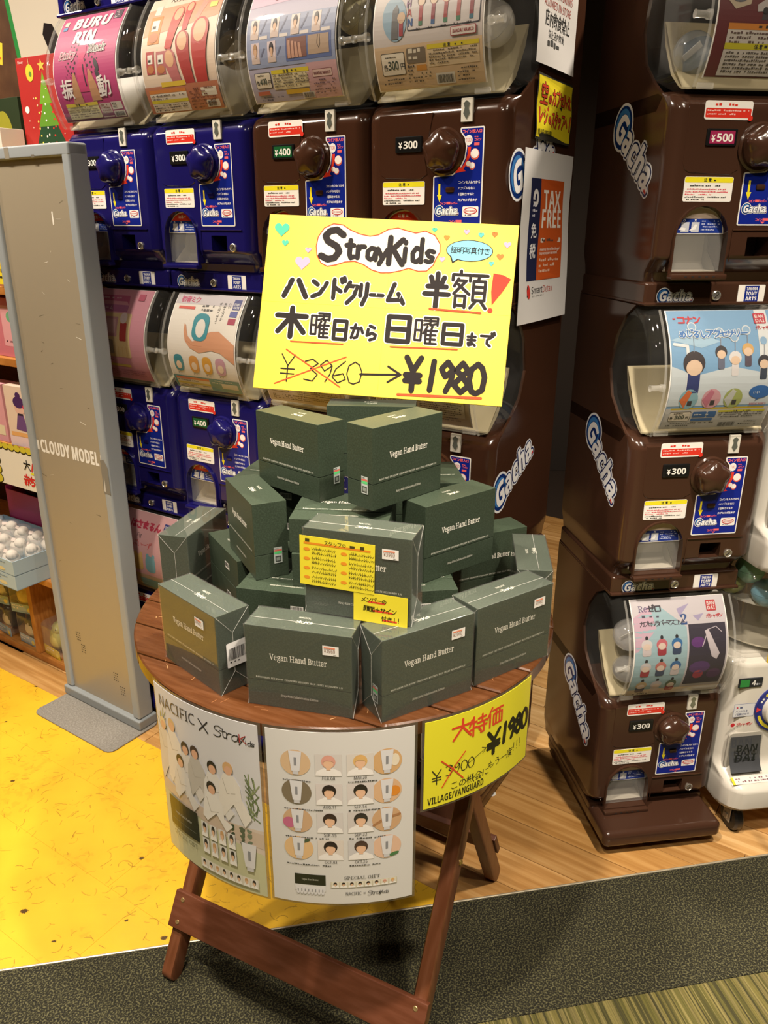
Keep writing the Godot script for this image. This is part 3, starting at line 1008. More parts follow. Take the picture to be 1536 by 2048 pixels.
func cut_body() -> ArrayMesh:
	var rings := []
	for s in [[0.040, -0.036, 0.139], [0.060, -0.031, 0.141], [0.082, -0.005, 0.1455], [0.092, 0.0, 0.1465], [0.326, 0.0, 0.1465], [0.338, -0.003, 0.1465], [0.350, -0.014, 0.1465], [0.358, -0.034, 0.1465]]:
		rings.append(ring_plan(s[2], s[1], -0.335, 0.026, s[0]))
	var body := Shape.new().loft(rings)
	var c := CSGCombiner3D.new()
	add_child(c)
	var m := CSGMesh3D.new()
	m.mesh = body.mesh()
	c.add_child(m)
	var cuts := [[arch(-0.1165, -0.0145, 0.062, 0.120, 0.1755), 0.075], [Print.rounded(0.026, 0.089, 0.046, 0.0335, 0.002), 0.045], [Print.rounded(0.021, 0.188, 0.026, 0.029, 0.004), 0.014]]
	for k in cuts:
		var q := CSGPolygon3D.new()
		q.polygon = k[0]
		q.mode = CSGPolygon3D.MODE_DEPTH
		q.depth = k[1] + 0.02
		q.operation = CSGShape3D.OPERATION_SUBTRACTION
		q.position = Vector3(0, 0, 0.02)
		c.add_child(q)
	await get_tree().process_frame
	await get_tree().process_frame
	var baked := c.bake_static_mesh()
	var out := Shape.new()
	if baked and baked.get_surface_count():
		var a := baked.surface_get_arrays(0)
		var vs: PackedVector3Array = a[Mesh.ARRAY_VERTEX]
		if a[Mesh.ARRAY_INDEX] != null and a[Mesh.ARRAY_INDEX].size():
			for i in a[Mesh.ARRAY_INDEX]:
				out.t.append(vs[i])
		else:
			out.t = vs
	remove_child(c)
	c.free()
	return out.mesh()


func logo(p: Print, x: float, y: float, w: float) -> void:
	# the maker's bubble-lettered logo: a blue whirl behind the first letter, white letters edged in blue and white
	var h := w * 0.235
	var keep := p.lay
	p.oval(x + w * 0.17, y + h * 0.55, w * 0.19, h * 0.86, "e9ecf0", 22, -0.35)
	p.type("Gacha", x + w * 0.06, y, h, "e9ecf0", {"w": w * 0.84, "bold": true, "slant": 0.12, "fat": w * 0.036})
	p.oval(x + w * 0.93, y + h * 0.12, w * 0.062, w * 0.062, "e9ecf0", 14)
	p.lay += 1
	p.oval(x + w * 0.17, y + h * 0.55, w * 0.17, h * 0.76, "15306f", 22, -0.35)
	p.type("Gacha", x + w * 0.06, y, h, "15245c", {"w": w * 0.84, "bold": true, "slant": 0.12, "fat": w * 0.021})
	p.oval(x + w * 0.93, y + h * 0.12, w * 0.05, w * 0.05, "15245c", 14)
	p.lay += 1
	p.oval(x + w * 0.16, y + h * 0.58, w * 0.135, h * 0.62, "3d7cc0", 22, -0.35)
	p.oval(x + w * 0.93, y + h * 0.14, w * 0.032, w * 0.032, "f0f0f0", 12)
	p.lay += 1
	p.oval(x + w * 0.17, y + h * 0.55, w * 0.105, h * 0.5, "15306f", 20, -0.35)
	p.rect(x + w * 0.905, y + h * 0.03, w * 0.05, h * 0.1, "d23a30")
	p.lay += 1
	p.type("Gacha", x + w * 0.06, y, h, "f2f3f5", {"w": w * 0.84, "bold": true, "slant": 0.12, "fat": w * 0.006})
	p.lay = keep


func make_machine_meshes() -> void:
	gm.body = await cut_body()
	bin_curve = PackedVector2Array()
	for i in 17:
		var t := i / 16.0
		var y := lerpf(0.360, 0.594, t)
		var bulge := 0.056 * pow(sin(PI * (0.06 + 0.88 * t)), 0.85)
		bin_curve.append(Vector2(lerpf(-0.004, -0.028, t) + bulge, y))
	# clear drum: the front curve closed by the rim on the side
	var outline := PackedVector2Array()
	for p in bin_curve:
		outline.append(p)
	for p in [[-0.060, 0.596], [-0.095, 0.575], [-0.128, 0.53], [-0.144, 0.466], [-0.126, 0.414], [-0.085, 0.378], [-0.040, 0.357]]:
		outline.append(Vector2(p[0], p[1]))
	var mid := Vector2(-0.055, 0.474)
	var rings := []
	for k in [[-0.1465, 0.20], [-0.1435, 0.11], [-0.135, 0.035], [-0.122, 0.0], [0.122, 0.0], [0.135, 0.035], [0.1435, 0.11], [0.1465, 0.20]]:
		var ring := PackedVector3Array()
		for p in outline:
			var q := p
			if p.x > -0.05:
				q = p.lerp(mid, k[1])
			else:
				q = p.lerp(mid, k[1] * 0.25)
			ring.append(Vector3(k[0], q.y, q.x))
		rings.append(ring)
	gm.drum = Shape.new().loft(rings).mesh()
	# seam ribs of the drum
	for s in [-1.0, 1.0]:
		var path := []
		for p in bin_curve:
			path.append(Vector3(s * 0.119, p.y, p.x + 0.0012))
		gm["rib%d" % int(s)] = Shape.new().tube(path, 0.0026, 6).mesh()
	# housing behind the drum: two cheeks, a back and a roof
	var cheek := PackedVector2Array([Vector2(-0.335, 0.330), Vector2(-0.060, 0.330), Vector2(-0.040, 0.352), Vector2(-0.080, 0.377), Vector2(-0.124, 0.413), Vector2(-0.145, 0.466), Vector2(-0.129, 0.532), Vector2(-0.095, 0.577), Vector2(-0.055, 0.600), Vector2(-0.335, 0.600)])
	var side := Basis(Vector3(0, 0, 1), Vector3.UP, Vector3(-1, 0, 0))
	gm.cheek_right = Shape.new().prism(cheek, 0.0, 0.006, Transform3D(side, Vector3(0.1465, 0, 0))).mesh()
	gm.cheek_left = Shape.new().prism(cheek, 0.0, 0.006, Transform3D(side, Vector3(-0.1405, 0, 0))).mesh()
	gm.back = Shape.new().box(Vector3(0, 0.476, -0.24), Vector3(0.278, 0.247, 0.18)).mesh()
	gm.roof = Shape.new().box(Vector3(0, 0.5985, -0.17), Vector3(0.28, 0.003, 0.24)).mesh()
	# chute: a cream ramp inside the drum
	gm.chute = Shape.new().loft([ramp_ring(-0.128), ramp_ring(0.128)]).mesh()
	# strip that joins a machine to the one below
	gm.strip = Shape.new().rbox(Vector3(0, 0.0225, -0.182), Vector3(0.290, 0.041, 0.307), 0.006, 2).rbox(Vector3(0, 0.0035, -0.179), Vector3(0.293, 0.007, 0.313), 0.003, 1).mesh()
	# dial
	var kn := []
	for s in [[0.0405, 0.0], [0.0405, 0.003], [0.037, 0.0055], [0.0345, 0.0055]]:
		var ring := PackedVector3Array()
		for i in 40:
			var a := TAU * i / 40.0
			ring.append(Vector3(s[0] * cos(a), s[0] * sin(a), s[1]))
		kn.append(ring)
	gm.dial_ring = Shape.new().loft(kn).mesh()
	kn = []
	for s in [[0.033, 0.004, 0.02], [0.0342, 0.010, 0.05], [0.0335, 0.018, 0.085], [0.030, 0.026, 0.10], [0.0225, 0.0315, 0.09], [0.012, 0.0345, 0.05], [0.004, 0.0355, 0.0]]:
		var ring := PackedVector3Array()
		for i in 40:
			var a := TAU * i / 40.0
			var r: float = s[0] * (1.0 + s[2] * cos(5.0 * a - PI / 2.0 * 5.0))
			ring.append(Vector3(r * cos(a), r * sin(a), s[1]))
		kn.append(ring)
	gm.dial = Shape.new().loft(kn).mesh()
	# coin window
	gm.coin_frame = Shape.new().rbox(Vector3(0.0655, 0.3345, 0.0005), Vector3(0.0225, 0.038, 0.006), 0.0012, 1).mesh()
	gm.coin_core = Shape.new().prism(PackedVector2Array([Vector2(0.0655, 0.3495), Vector2(0.0715, 0.345), Vector2(0.069, 0.338), Vector2(0.0715, 0.329), Vector2(0.0655, 0.320), Vector2(0.0595, 0.329), Vector2(0.062, 0.338), Vector2(0.0595, 0.345)]), 0.003, 0.0046).mesh()
	# plates and flaps
	gm.panel = Shape.new().prism(PackedVector2Array([Vector2(-0.116, 0.243), Vector2(-0.112, 0.233), Vector2(-0.103, 0.228), Vector2(-0.028, 0.225), Vector2(-0.012, 0.233), Vector2(-0.018, 0.262), Vector2(-0.008, 0.306), Vector2(-0.002, 0.335), Vector2(-0.116, 0.335)]), -0.001, 0.0011, Transform3D(), 0.0008).mesh()
	gm.lower_panel = Shape.new().rbox(Vector3(0.0565, 0.1345, 0.001), Vector3(0.124, 0.0026, 0.0036), 0.001, 1).rbox(Vector3(-0.0045, 0.107, 0.0005), Vector3(0.0018, 0.055, 0.002), 0.0006, 1).mesh()
	gm.price = Shape.new().rbox(Vector3(-0.0515, 0.2845, 0.0015), Vector3(0.0565, 0.0275, 0.006), 0.002, 1).mesh()
	var door := arch(-0.1185, -0.0125, 0.0575, 0.120, 0.1775)
	var hole := arch(-0.1155, -0.0155, 0.0625, 0.120, 0.1745)
	var fr := Shape.new()
	for i in door.size():
		var j := (i + 1) % door.size()
		var a := door[i]
		var b := door[j]
		var c := hole[j]
		var d := hole[i]
		fr.quad(Vector3(a.x, a.y, 0.006), Vector3(b.x, b.y, 0.006), Vector3(c.x, c.y, 0.006), Vector3(d.x, d.y, 0.006))
		fr.quad(Vector3(a.x, a.y, -0.001), Vector3(b.x, b.y, -0.001), Vector3(b.x, b.y, 0.006), Vector3(a.x, a.y, 0.006))
		fr.quad(Vector3(d.x, d.y, 0.006), Vector3(c.x, c.y, 0.006), Vector3(c.x, c.y, -0.02), Vector3(d.x, d.y, -0.02))
	fr.outward(0)
	fr.rbox(Vector3(-0.0655, 0.0545, 0.006), Vector3(0.108, 0.010, 0.020), 0.003, 1)
	gm.door_frame = fr.mesh()
	gm.door_vent = Shape.new()
	for k in 5:
		gm.door_vent.rbox(Vector3(-0.092 + k * 0.0135, 0.0550, 0.0158), Vector3(0.005, 0.003, 0.001), 0.0004, 1)
	gm.door_vent = gm.door_vent.mesh()
	gm.door_flap = Shape.new().prism(arch(-0.1150, -0.0160, 0.0640, 0.120, 0.1735), -0.0115, -0.0095).mesh()
	var tray := []
	for k in 2:
		var ring := PackedVector3Array()
		for p in [[-0.020, 0.0630], [-0.060, 0.0640], [-0.0735, 0.075], [-0.0735, 0.170], [-0.0745, 0.170], [-0.0745, 0.0625], [-0.020, 0.0622]]:
			ring.append(Vector3(-0.1155 + k * 0.100, p[1], p[0]))
		tray.append(ring)
	gm.tray = Shape.new().loft(tray).mesh()
	gm.lever = Shape.new().rbox(Vector3(0.036, 0.206, -0.003), Vector3(0.018, 0.010, 0.014), 0.003, 1).mesh()
	gm.lock = Shape.new().lathe([[0.001, 0.0], [0.0092, 0.0], [0.0092, 0.0035], [0.0078, 0.0045], [0.0068, 0.0032], [0.001, 0.0032]], 20, Transform3D(Basis(Vector3.RIGHT, PI / 2), Vector3.ZERO)).mesh()
	gm.key_slot = Shape.new().box(Vector3(0, 0, 0.0036), Vector3(0.0016, 0.010, 0.0012), Transform3D(Basis(Vector3.BACK, -0.8), Vector3.ZERO)).mesh()
	gm.knob = Shape.new().lathe([[0.0035, 0.0], [0.0075, 0.001], [0.0075, 0.008], [0.0055, 0.011], [0.0055, 0.026], [0.0068, 0.029], [0.0035, 0.029]], 14, Transform3D(Basis(Vector3.BACK, -PI / 2), Vector3.ZERO)).mesh()
	gm.hinge = Shape.new().rbox(Vector3.ZERO, Vector3(0.03, 0.010, 0.006), 0.002, 1).mesh()
	# ---- stickers
	var outline_s := PackedVector2Array([Vector2(0.0035, 0.142), Vector2(0.0985, 0.142), Vector2(0.1005, 0.144), Vector2(0.1005, 0.3057), Vector2(0.0985, 0.3077), Vector2(0.0555, 0.3077), Vector2(0.0535, 0.3057), Vector2(0.054, 0.300), Vector2(0.0625, 0.290), Vector2(0.0655, 0.276), Vector2(0.063, 0.258), Vector2(0.054, 0.242), Vector2(0.040, 0.232), Vector2(0.0035, 0.230), Vector2(0.0007, 0.228), Vector2(0.0007, 0.144)])
	gm.sticker = Shape.new().prism(outline_s, 0.0, 0.0006).mesh()
	var p := Print.new(self)
	var parts: Array = Geometry2D.offset_polygon(outline_s, -0.0023)
	p.poly(parts[0], "1c2a8c")
	p.lay = 2
	p.brush("コイン投入口", 0.0575, 0.2975, 0.0062, 0.0011, "ee6a6e", 1.05)
	p.oval(0.0705, 0.2865, 0.0075, 0.0085, "f2f0ee")
	p.brush("コイン", 0.0815, 0.2845, 0.0045, 0.0008, "ee6a6e", 1.0)
	p.fine(0.0815, 0.290, 0.013, 1, 0.004, 0.003, "ee6a6e", 2)
	p.rect(0.0815, 0.2775, 0.010, 0.0045, "ee6a6e")
	p.poly(PackedVector2Array([Vector2(0.0690, 0.2755), Vector2(0.0755, 0.2755), Vector2(0.0745, 0.262), Vector2(0.0690, 0.249), Vector2(0.0620, 0.240), Vector2(0.0665, 0.2365), Vector2(0.0445, 0.2335), Vector2(0.0545, 0.2445), Vector2(0.0575, 0.2415), Vector2(0.0650, 0.2520), Vector2(0.0690, 0.2640)]), "e4402c")
	for b in [[0.0835, 0.2635, 0.0088], [0.0790, 0.2445, 0.0060], [0.0715, 0.2480, 0.0050]]:
		p.oval(b[0], b[1], b[2], b[2] * 1.05, "e06a58")
		p.lay = 3
		p.oval(b[0] - b[2] * 0.06, b[1] + b[2] * 0.14, b[2] * 0.9, b[2] * 0.85, "f6f2ee")
		p.lay = 2
	p.lay = 3
	p.type("100", 0.0705, 0.2838, 0.0058, "d23a30", {"w": 0.0100, "align": 0.5})
	var lines := ["コインを入れてから", "ハンドルを右に", "1回転させると", "カプセルが出ます"]
	for i in 4:
		p.brush(lines[i], 0.0525, 0.2155 - i * 0.0098, 0.0050, 0.00075, "e8eaf4", 0.98)
	p.poly(PackedVector2Array([Vector2(0.0120, 0.2165), Vector2(0.0160, 0.2165), Vector2(0.0160, 0.1975), Vector2(0.0195, 0.1975), Vector2(0.0150, 0.1850), Vector2(0.0095, 0.1975), Vector2(0.0120, 0.1975)]), "f2e02c")
	p.brush("コイン", 0.0150, 0.1805, 0.0048, 0.0008, "ee6a6e", 0.95)
	p.rect(0.0295, 0.1812, 0.008, 0.0042, "ee6a6e")
	p.brush("レバー", 0.0382, 0.1805, 0.0048, 0.0008, "ee6a6e", 0.95)
	logo(p, 0.006, 0.164, 0.050)
	p.lay = 2
	p.rrect(0.0625, 0.1600, 0.0320, 0.0175, 0.002, "f2f2f0")
	p.lay = 3
	p.oval(0.0785, 0.1700, 0.0135, 0.0060, "c8302c")
	p.lay = 4
	p.oval(0.0785, 0.1700, 0.0115, 0.0044, "f2f2f0")
	p.lay = 5
	p.type("NO CHANGE", 0.0785, 0.1686, 0.0026, "c8302c", {"align": 0.5, "w": 0.020, "bold": true})
	p.fine(0.068, 0.1618, 0.021, 1, 0.003, 0.0016, "33376c", 5)
	p.lay = 3
	p.brush("コイン", 0.0350, 0.1495, 0.0048, 0.0008, "ee6a6e", 0.95)
	p.rect(0.0495, 0.1502, 0.012, 0.0042, "ee6a6e")
	p.poly(PackedVector2Array([Vector2(0.046, 0.1485), Vector2(0.054, 0.1485), Vector2(0.050, 0.1450)]), "ee6a6e")
	gm.sticker_print = p.mesh()
	gm.caution = Shape.new().prism(Print.rounded(-0.1085, 0.1814, 0.0915, 0.0405, 0.003), 0.0, 0.0006).mesh()
	p = Print.new(self)
	p.rrect(-0.1080, 0.2125, 0.0905, 0.0089, 0.0025, "eade2e")
	p.lay = 2
	p.brush("注意", -0.0730, 0.2140, 0.0058, 0.0008, "33322a", 1.5)
	p.fine(-0.0540, 0.2150, 0.018, 1, 0.003, 0.0030, "33322a", 8)
	p.fine(-0.1000, 0.2062, 0.075, 1, 0.004, 0.0026, "4a4a46", 9)
	p.fine(-0.1055, 0.2005, 0.082, 3, 0.0042, 0.0022, "d8606a", 10)
	p.fine(-0.1055, 0.1878, 0.084, 2, 0.0042, 0.0023, "3c3c3a", 11)
	gm.caution_print = p.mesh()
	gm.warning = Shape.new().prism(Print.rounded(-0.0885, 0.3120, 0.0875, 0.0290, 0.004), 0.0, 0.0006).mesh()
	p = Print.new(self)
	p.rrect(-0.0865, 0.3150, 0.0835, 0.0145, 0.002, "d8382c")
	p.oval(-0.0035, 0.3150, 0.0045, 0.0045, "d8382c", 14)
	p.lay = 2
	p.fine(-0.0700, 0.3330, 0.050, 1, 0.004, 0.0042, "d8382c", 14, 0.9)
	p.fine(-0.0840, 0.3245, 0.078, 2, 0.0055, 0.0028, "f0c0b8", 15)
	gm.warning_print = p.mesh()
	gm.plate = Shape.new().prism(Print.rounded(0.0415, 0.0046, 0.0545, 0.0322, 0.002), 0.0, 0.001, move(0, 0, -0.0285)).mesh()
	p = Print.new(self)
	p.rect(0.0550, 0.0060, 0.0285, 0.0292, "1d2f86")
	p.lay = 2
	p.type("TAKARA", 0.0692, 0.0272, 0.0056, "f2f2f2", {"w": 0.0225, "align": 0.5, "bold": true})
	p.type("TOMY", 0.0692, 0.0180, 0.0066, "f2f2f2", {"w": 0.0225, "align": 0.5, "bold": true})
	p.type("ARTS", 0.0692, 0.0085, 0.0066, "f2f2f2", {"w": 0.0225, "align": 0.5, "bold": true})
	gm.plate_print = p.mesh()
	p = Print.new(self)
	logo(p, -0.1200, 0.0090, 0.0740)
	gm.badge = p.mesh()
	p = Print.new(self)
	logo(p, -0.11, -0.02, 0.22)
	gm.side_logo = p.mesh()
	# label on the flap, arch-shaped at its top
	for kind in ["red", "cream"]:
		p = Print.new(self)
		var a := arch(-0.1145, -0.0165, 0.1275, 0.128, 0.1730)
		p.poly(a, "ece8e2")
		p.lay = 2
		p.poly(arch(-0.1120, -0.0190, 0.1295, 0.1300, 0.1705), "d8402c" if kind == "red" else "e8d2c2")
		p.lay = 3
		p.poly(PackedVector2Array([Vector2(-0.1125, 0.1290), Vector2(-0.0185, 0.1290), Vector2(-0.0215, 0.1450), Vector2(-0.0275, 0.1535), Vector2(-0.1035, 0.1535), Vector2(-0.1095, 0.1450)]), "24398c")
		p.lay = 4
		if kind == "red":
			p.brush("注意", -0.0800, 0.1590, 0.0070, 0.0010, "f2ddd4", 1.15)
			p.fine(-0.0620, 0.1605, 0.020, 1, 0.003, 0.0038, "f2ddd4", 3)
		p.rect(-0.0995, 0.1310, 0.0150, 0.0165, "c6cad4")
		p.rect(-0.0800, 0.1310, 0.0150, 0.0165, "c6cad4")
		p.stroke(PackedVector2Array([Vector2(-0.0965, 0.1505), Vector2(-0.0945, 0.1525), Vector2(-0.0925, 0.1505), Vector2(-0.0945, 0.1485)]), 0.0009, "f0f0f0", true)
		p.stroke(PackedVector2Array([Vector2(-0.0750, 0.1488), Vector2(-0.0715, 0.1523)]), 0.0009, "f0f0f0")
		p.stroke(PackedVector2Array([Vector2(-0.0715, 0.1488), Vector2(-0.0750, 0.1523)]), 0.0009, "f0f0f0")
		p.fine(-0.0610, 0.1480, 0.0360, 4, 0.0048, 0.0026, "b8c2e4", 4)
		p.lay = 5
		p.poly(PackedVector2Array([Vector2(-0.1045, 0.1350), Vector2(-0.0920, 0.1330), Vector2(-0.0900, 0.1370), Vector2(-0.0990, 0.1390)]), "f0f0f0")
		p.poly(PackedVector2Array([Vector2(-0.0840, 0.1330), Vector2(-0.0720, 0.1350), Vector2(-0.0690, 0.1430), Vector2(-0.0730, 0.1440), Vector2(-0.0780, 0.1380)]), "f0f0f0")
		gm["flap_" + kind] = p.mesh()
	# sheet of the advertising insert
	var rows := []
	for i in 33:
		var row := []
		for x in [-0.1075, 0.1075]:
			row.append(bend_on_bin(Vector3(x, 0.012 + 0.243 * i / 32.0, -0.0006)))
		rows.append(row)
	gm.insert = Shape.new().sheet(rows).mesh()


func ramp_ring(x: float) -> PackedVector3Array:
	var r := PackedVector3Array()
	for p in [[-0.012, 0.362], [-0.022, 0.368], [-0.052, 0.392], [-0.086, 0.442], [-0.100, 0.476], [-0.104, 0.476], [-0.091, 0.438], [-0.057, 0.387], [-0.024, 0.364], [-0.012, 0.359]]:
		r.append(Vector3(x, p[1], p[0]))
	return r


func machine(called: String, label: String, xf: Transform3D, color: String, price: String, price_color: String, art: Callable, opts := {}) -> Node3D:
	var o := thing(called, label, "vending machine", xf.scaled_local(Vector3.ONE * GACHA), opts.get("group", ""))
	var shell := mat(color, 0.16, {"metallic_specular": 0.55})
	var steel := mat("cfcac0", 0.25, {"metallic": 0.85})
	var white := mat("efece6", 0.45)
	if not opts.get("top_only", false):
		part(o, "body", gm.body, shell)
		part(o, "cheek", gm.cheek_right, shell)
		part(o, "cheek", gm.cheek_left, shell)
		part(o, "back_panel", gm.back, mat("070606", 0.7))
		part(o, "roof", gm.roof, mat("070606", 0.7))
		part(o, "chute", gm.chute, mat("b0a688", 0.35), Transform3D(), "cream chute inside the drum")
		part(o, "drum", gm.drum, clear_mat(0.02, 0.035, "d8d8d4", 0.36), Transform3D(), "clear plastic drum")
		part(o, "rib", gm["rib1"], clear_mat(0.12, 0.06, "e8e8e4", 0.5))
		part(o, "rib", gm["rib-1"], clear_mat(0.12, 0.06, "e8e8e4", 0.5))
		for s in [-1.0, 1.0]:
			part(o, "knob", gm.knob, clear_mat(0.16, 0.08, "f0efe8", 0.5), Transform3D(Basis(Vector3.UP, 0.0 if s > 0 else PI), Vector3(s * 0.116, 0.458, 0.036)))
			part(o, "hinge", gm.hinge, clear_mat(0.2, 0.1, "e8e6e0", 0.5), Transform3D(Basis(), Vector3(s * 0.095, 0.362, 0.0035)))
		var paper := part(o, "insert", gm.insert, mat(opts.get("paper", "e8e4de"), 0.5), Transform3D(), opts.get("insert_label", ""))
		var p := Print.new(self)
		p.bend = bend_on_bin
		p.cut = 0.0085
		p.cut_axis = 1
		p.step = 0.00026
		art.call(p)
		if p.v.size():
			part(paper, "print", p.mesh(), ink_insert)
		part(o, "front_panel", gm.panel, shell)
		part(o, "ledge", gm.lower_panel, shell)
		var dial := part(o, "dial", gm.dial_ring, shell, move(0.0225, 0.270, -0.0005))
		part(dial, "grip", gm.dial, shell)
		var plate := part(o, "price_plate", gm.price, mat("1a1a1a", 0.15))
		var pp := Print.new(self)
		pp.rect(-0.0745, 0.2745, 0.046, 0.020, price_color)
		pp.lay = 2
		pp.brush("¥", -0.0725, 0.2765, 0.0125, 0.0016, "f0eee8", 1.0, 0.72)
		pp.type(price, -0.0615, 0.2775, 0.0125, "f0eee8", {"w": 0.0300, "bold": true})
		part(plate, "print", pp.mesh(), ink_gloss, move(0, 0, 0.0046))
		var window := part(o, "coin_window", gm.coin_frame, mat("d8d4c8", 0.3))
		part(window, "coin_gate", gm.coin_core, mat("9aa096", 0.2, {"metallic": 0.7}))
		var st := part(o, "instruction_sticker", gm.sticker, white, move(0, 0, 0.0002), "blue instruction sticker with a red arrow")
		part(st, "print", gm.sticker_print, ink_gloss, move(0, 0, 0.0006))
		var ca := part(o, "caution_label", gm.caution, white, move(0, 0, 0.0002), "white caution label with a yellow header")
		part(ca, "print", gm.caution_print, ink_gloss, move(0, 0, 0.0006))
		if opts.get("warn", true):
			var wa := part(o, "warning_label", gm.warning, white, move(0, 0, 0.0013), "white and red warning label")
			part(wa, "print", gm.warning_print, ink_gloss, move(0, 0, 0.0006))
		var fr := part(o, "door_frame", gm.door_frame, shell)
		if opts.get("vents", true):
			part(fr, "vent", gm.door_vent, mat("140c08", 0.8))
		part(o, "door_tray", gm.tray, mat("cfc8b8", 0.35), Transform3D(), "pale plastic capsule tray")
		var flap := part(o, "door_flap", gm.door_flap, clear_mat(0.08, 0.06, "f2f2ee", 0.5), Transform3D(), "clear capsule door flap")
		part(flap, "print", gm["flap_" + opts.get("flap", "red")], ink_gloss, move(0, 0, -0.0094))
		part(o, "coin_lever", gm.lever, shell)
		var l2 := part(o, "lock", gm.lock, steel, move(0.0905, 0.0975, -0.0005))
		part(l2, "key_slot", gm.key_slot, mat("2a2622", 0.5))
		if opts.has("side"):
			# logo on the side of the housing
			var sx: float = opts.side
			var b := Basis(Vector3(0, 0, -1), Vector3.UP, Vector3(1, 0, 0)) if sx > 0 else Basis(Vector3(0, 0, 1), Vector3.UP, Vector3(-1, 0, 0))
			var spin := Basis(Vector3.BACK, deg_to_rad(24.0 if sx > 0 else -36.0))
			part(o, "side_sticker", gm.side_logo, ink_gloss, Transform3D(b * spin, Vector3(sx * 0.1466, 0.252 if sx > 0 else 0.268, -0.118 if sx > 0 else -0.138)), "white and blue lettered side sticker")
	if opts.get("strip", true):
		part(o, "strip", gm.strip, shell)
		part(o, "badge", gm.badge, ink_gloss, move(0, 0, -0.0282), "small white and blue lettered badge")
		var lock := part(o, "lock", gm.lock, steel, move(-0.0025, 0.018, -0.0285))
		part(lock, "key_slot", gm.key_slot, mat("2a2622", 0.5))
		var pl := part(o, "maker_plate", gm.plate, white, Transform3D(), "white maker plate with a blue square")
		part(pl, "print", gm.plate_print, ink_gloss, move(0, 0, -0.0274))
	return o


func machine_foot(o: Node3D, color: String) -> void:
	# wheeled base plate of a bottom machine
	var shell := mat(color, 0.18)
	part(o, "base_plate", Shape.new().rbox(Vector3(0, 0.029, -0.118), Vector3(0.286, 0.042, 0.384), 0.014, 3).rbox(Vector3(0, 0.048, -0.16), Vector3(0.284, 0.02, 0.276), 0.004, 1).mesh(), shell)
	for x in [-0.07, 0.075]:
		for z in [0.03, -0.26]:
			var c := part(o, "caster", Shape.new().lathe([[0.001, -0.007], [0.010, -0.007], [0.0115, -0.004], [0.0115, 0.004], [0.010, 0.007], [0.001, 0.007]], 16, Transform3D(Basis(Vector3.BACK, PI / 2), Vector3(x, -0.0022, z))).mesh(), mat("d8d6d0", 0.3))
			part(c, "fork", Shape.new().rbox(Vector3(x, 0.006, z), Vector3(0.010, 0.010, 0.018), 0.002, 1).mesh(), mat("6a6660", 0.4))
# ---------------------------------------------------------------- printed inserts (0.21 wide, 0.24 high, origin bottom left)
func portrait(p: Print, x: float, y: float, w: float, h: float, hair: String, back: String, cloth := "f0eeea", skin := "e2b898") -> void:
	p.rect(x, y, w, h, back)
	p.lay += 1
	p.poly(PackedVector2Array([Vector2(x, y), Vector2(x + w, y), Vector2(x + w * 0.95, y + h * 0.2), Vector2(x + w * 0.68, y + h * 0.36), Vector2(x + w * 0.32, y + h * 0.36), Vector2(x + w * 0.05, y + h * 0.2)]), cloth)
	p.oval(x + w * 0.5, y + h * 0.66, w * 0.27, h * 0.3, hair, 16)
	p.lay += 1
	p.oval(x + w * 0.5, y + h * 0.57, w * 0.19, h * 0.23, skin, 16)
	p.rect(x + w * 0.42, y + h * 0.28, w * 0.16, h * 0.14, skin)
	p.lay += 1
	p.poly(PackedVector2Array([Vector2(x + w * 0.3, y + h * 0.64), Vector2(x + w * 0.36, y + h * 0.86), Vector2(x + w * 0.66, y + h * 0.86), Vector2(x + w * 0.7, y + h * 0.64), Vector2(x + w * 0.6, y + h * 0.7), Vector2(x + w * 0.42, y + h * 0.72)]), hair)
	p.lay -= 3


func start(p: Print, back: String) -> void:
	p.place = Transform2D(0.0, Vector2(-0.105, 0.014))
	p.lay = 1
	p.rect(0, 0, 0.21, 0.24, back)
	p.lay = 2


func caution_box(p: Print, x: float, y: float, w: float, h: float, head := "e8dc30", body := "efe9d6", text := "5a5448", seed_value := 1) -> void:
	p.lay = 3
	p.rect(x, y, w, h, body)
	p.lay = 4
	p.rect(x, y + h * 0.8, w, h * 0.2, head)
	p.lay = 5
	p.brush("注意", x + w * 0.32, y + h * 0.82, h * 0.16, h * 0.022, "33302a", 1.5)
	p.fine(x + w * 0.54, y + h * 0.85, w * 0.26, 1, 0.004, h * 0.08, "33302a", seed_value + 2)
	p.fine(x + w * 0.03, y + h * 0.68, w * 0.94, int(h / 0.0062), 0.0048, 0.0026, text, seed_value)
	p.lay = 2


func price_box(p: Print, x: float, y: float, w: float, h: float, price: String) -> void:
	p.lay = 3
	p.rrect(x, y, w, h, 0.003, "4a4438")
	p.lay = 4
	p.rrect(x + 0.0012, y + 0.0012, w - 0.0024, h - 0.0024, 0.0025, "f0e8d8")
	p.lay = 5
	p.brush("各", x + w * 0.06, y + h * 0.24, h * 0.3, 0.0009, "3a3a3a")
	p.type(price, x + w * 0.5, y + h * 0.26, h * 0.38, "3a4a3c", {"w": w * 0.44, "align": 0.5, "bold": true})
	p.brush("円", x + w * 0.78, y + h * 0.24, h * 0.3, 0.0009, "3a3a3a")
	p.fine(x + w * 0.15, y + h * 0.78, w * 0.6, 1, 0.003, 0.0022, "5a5448", 9)
	p.lay = 2


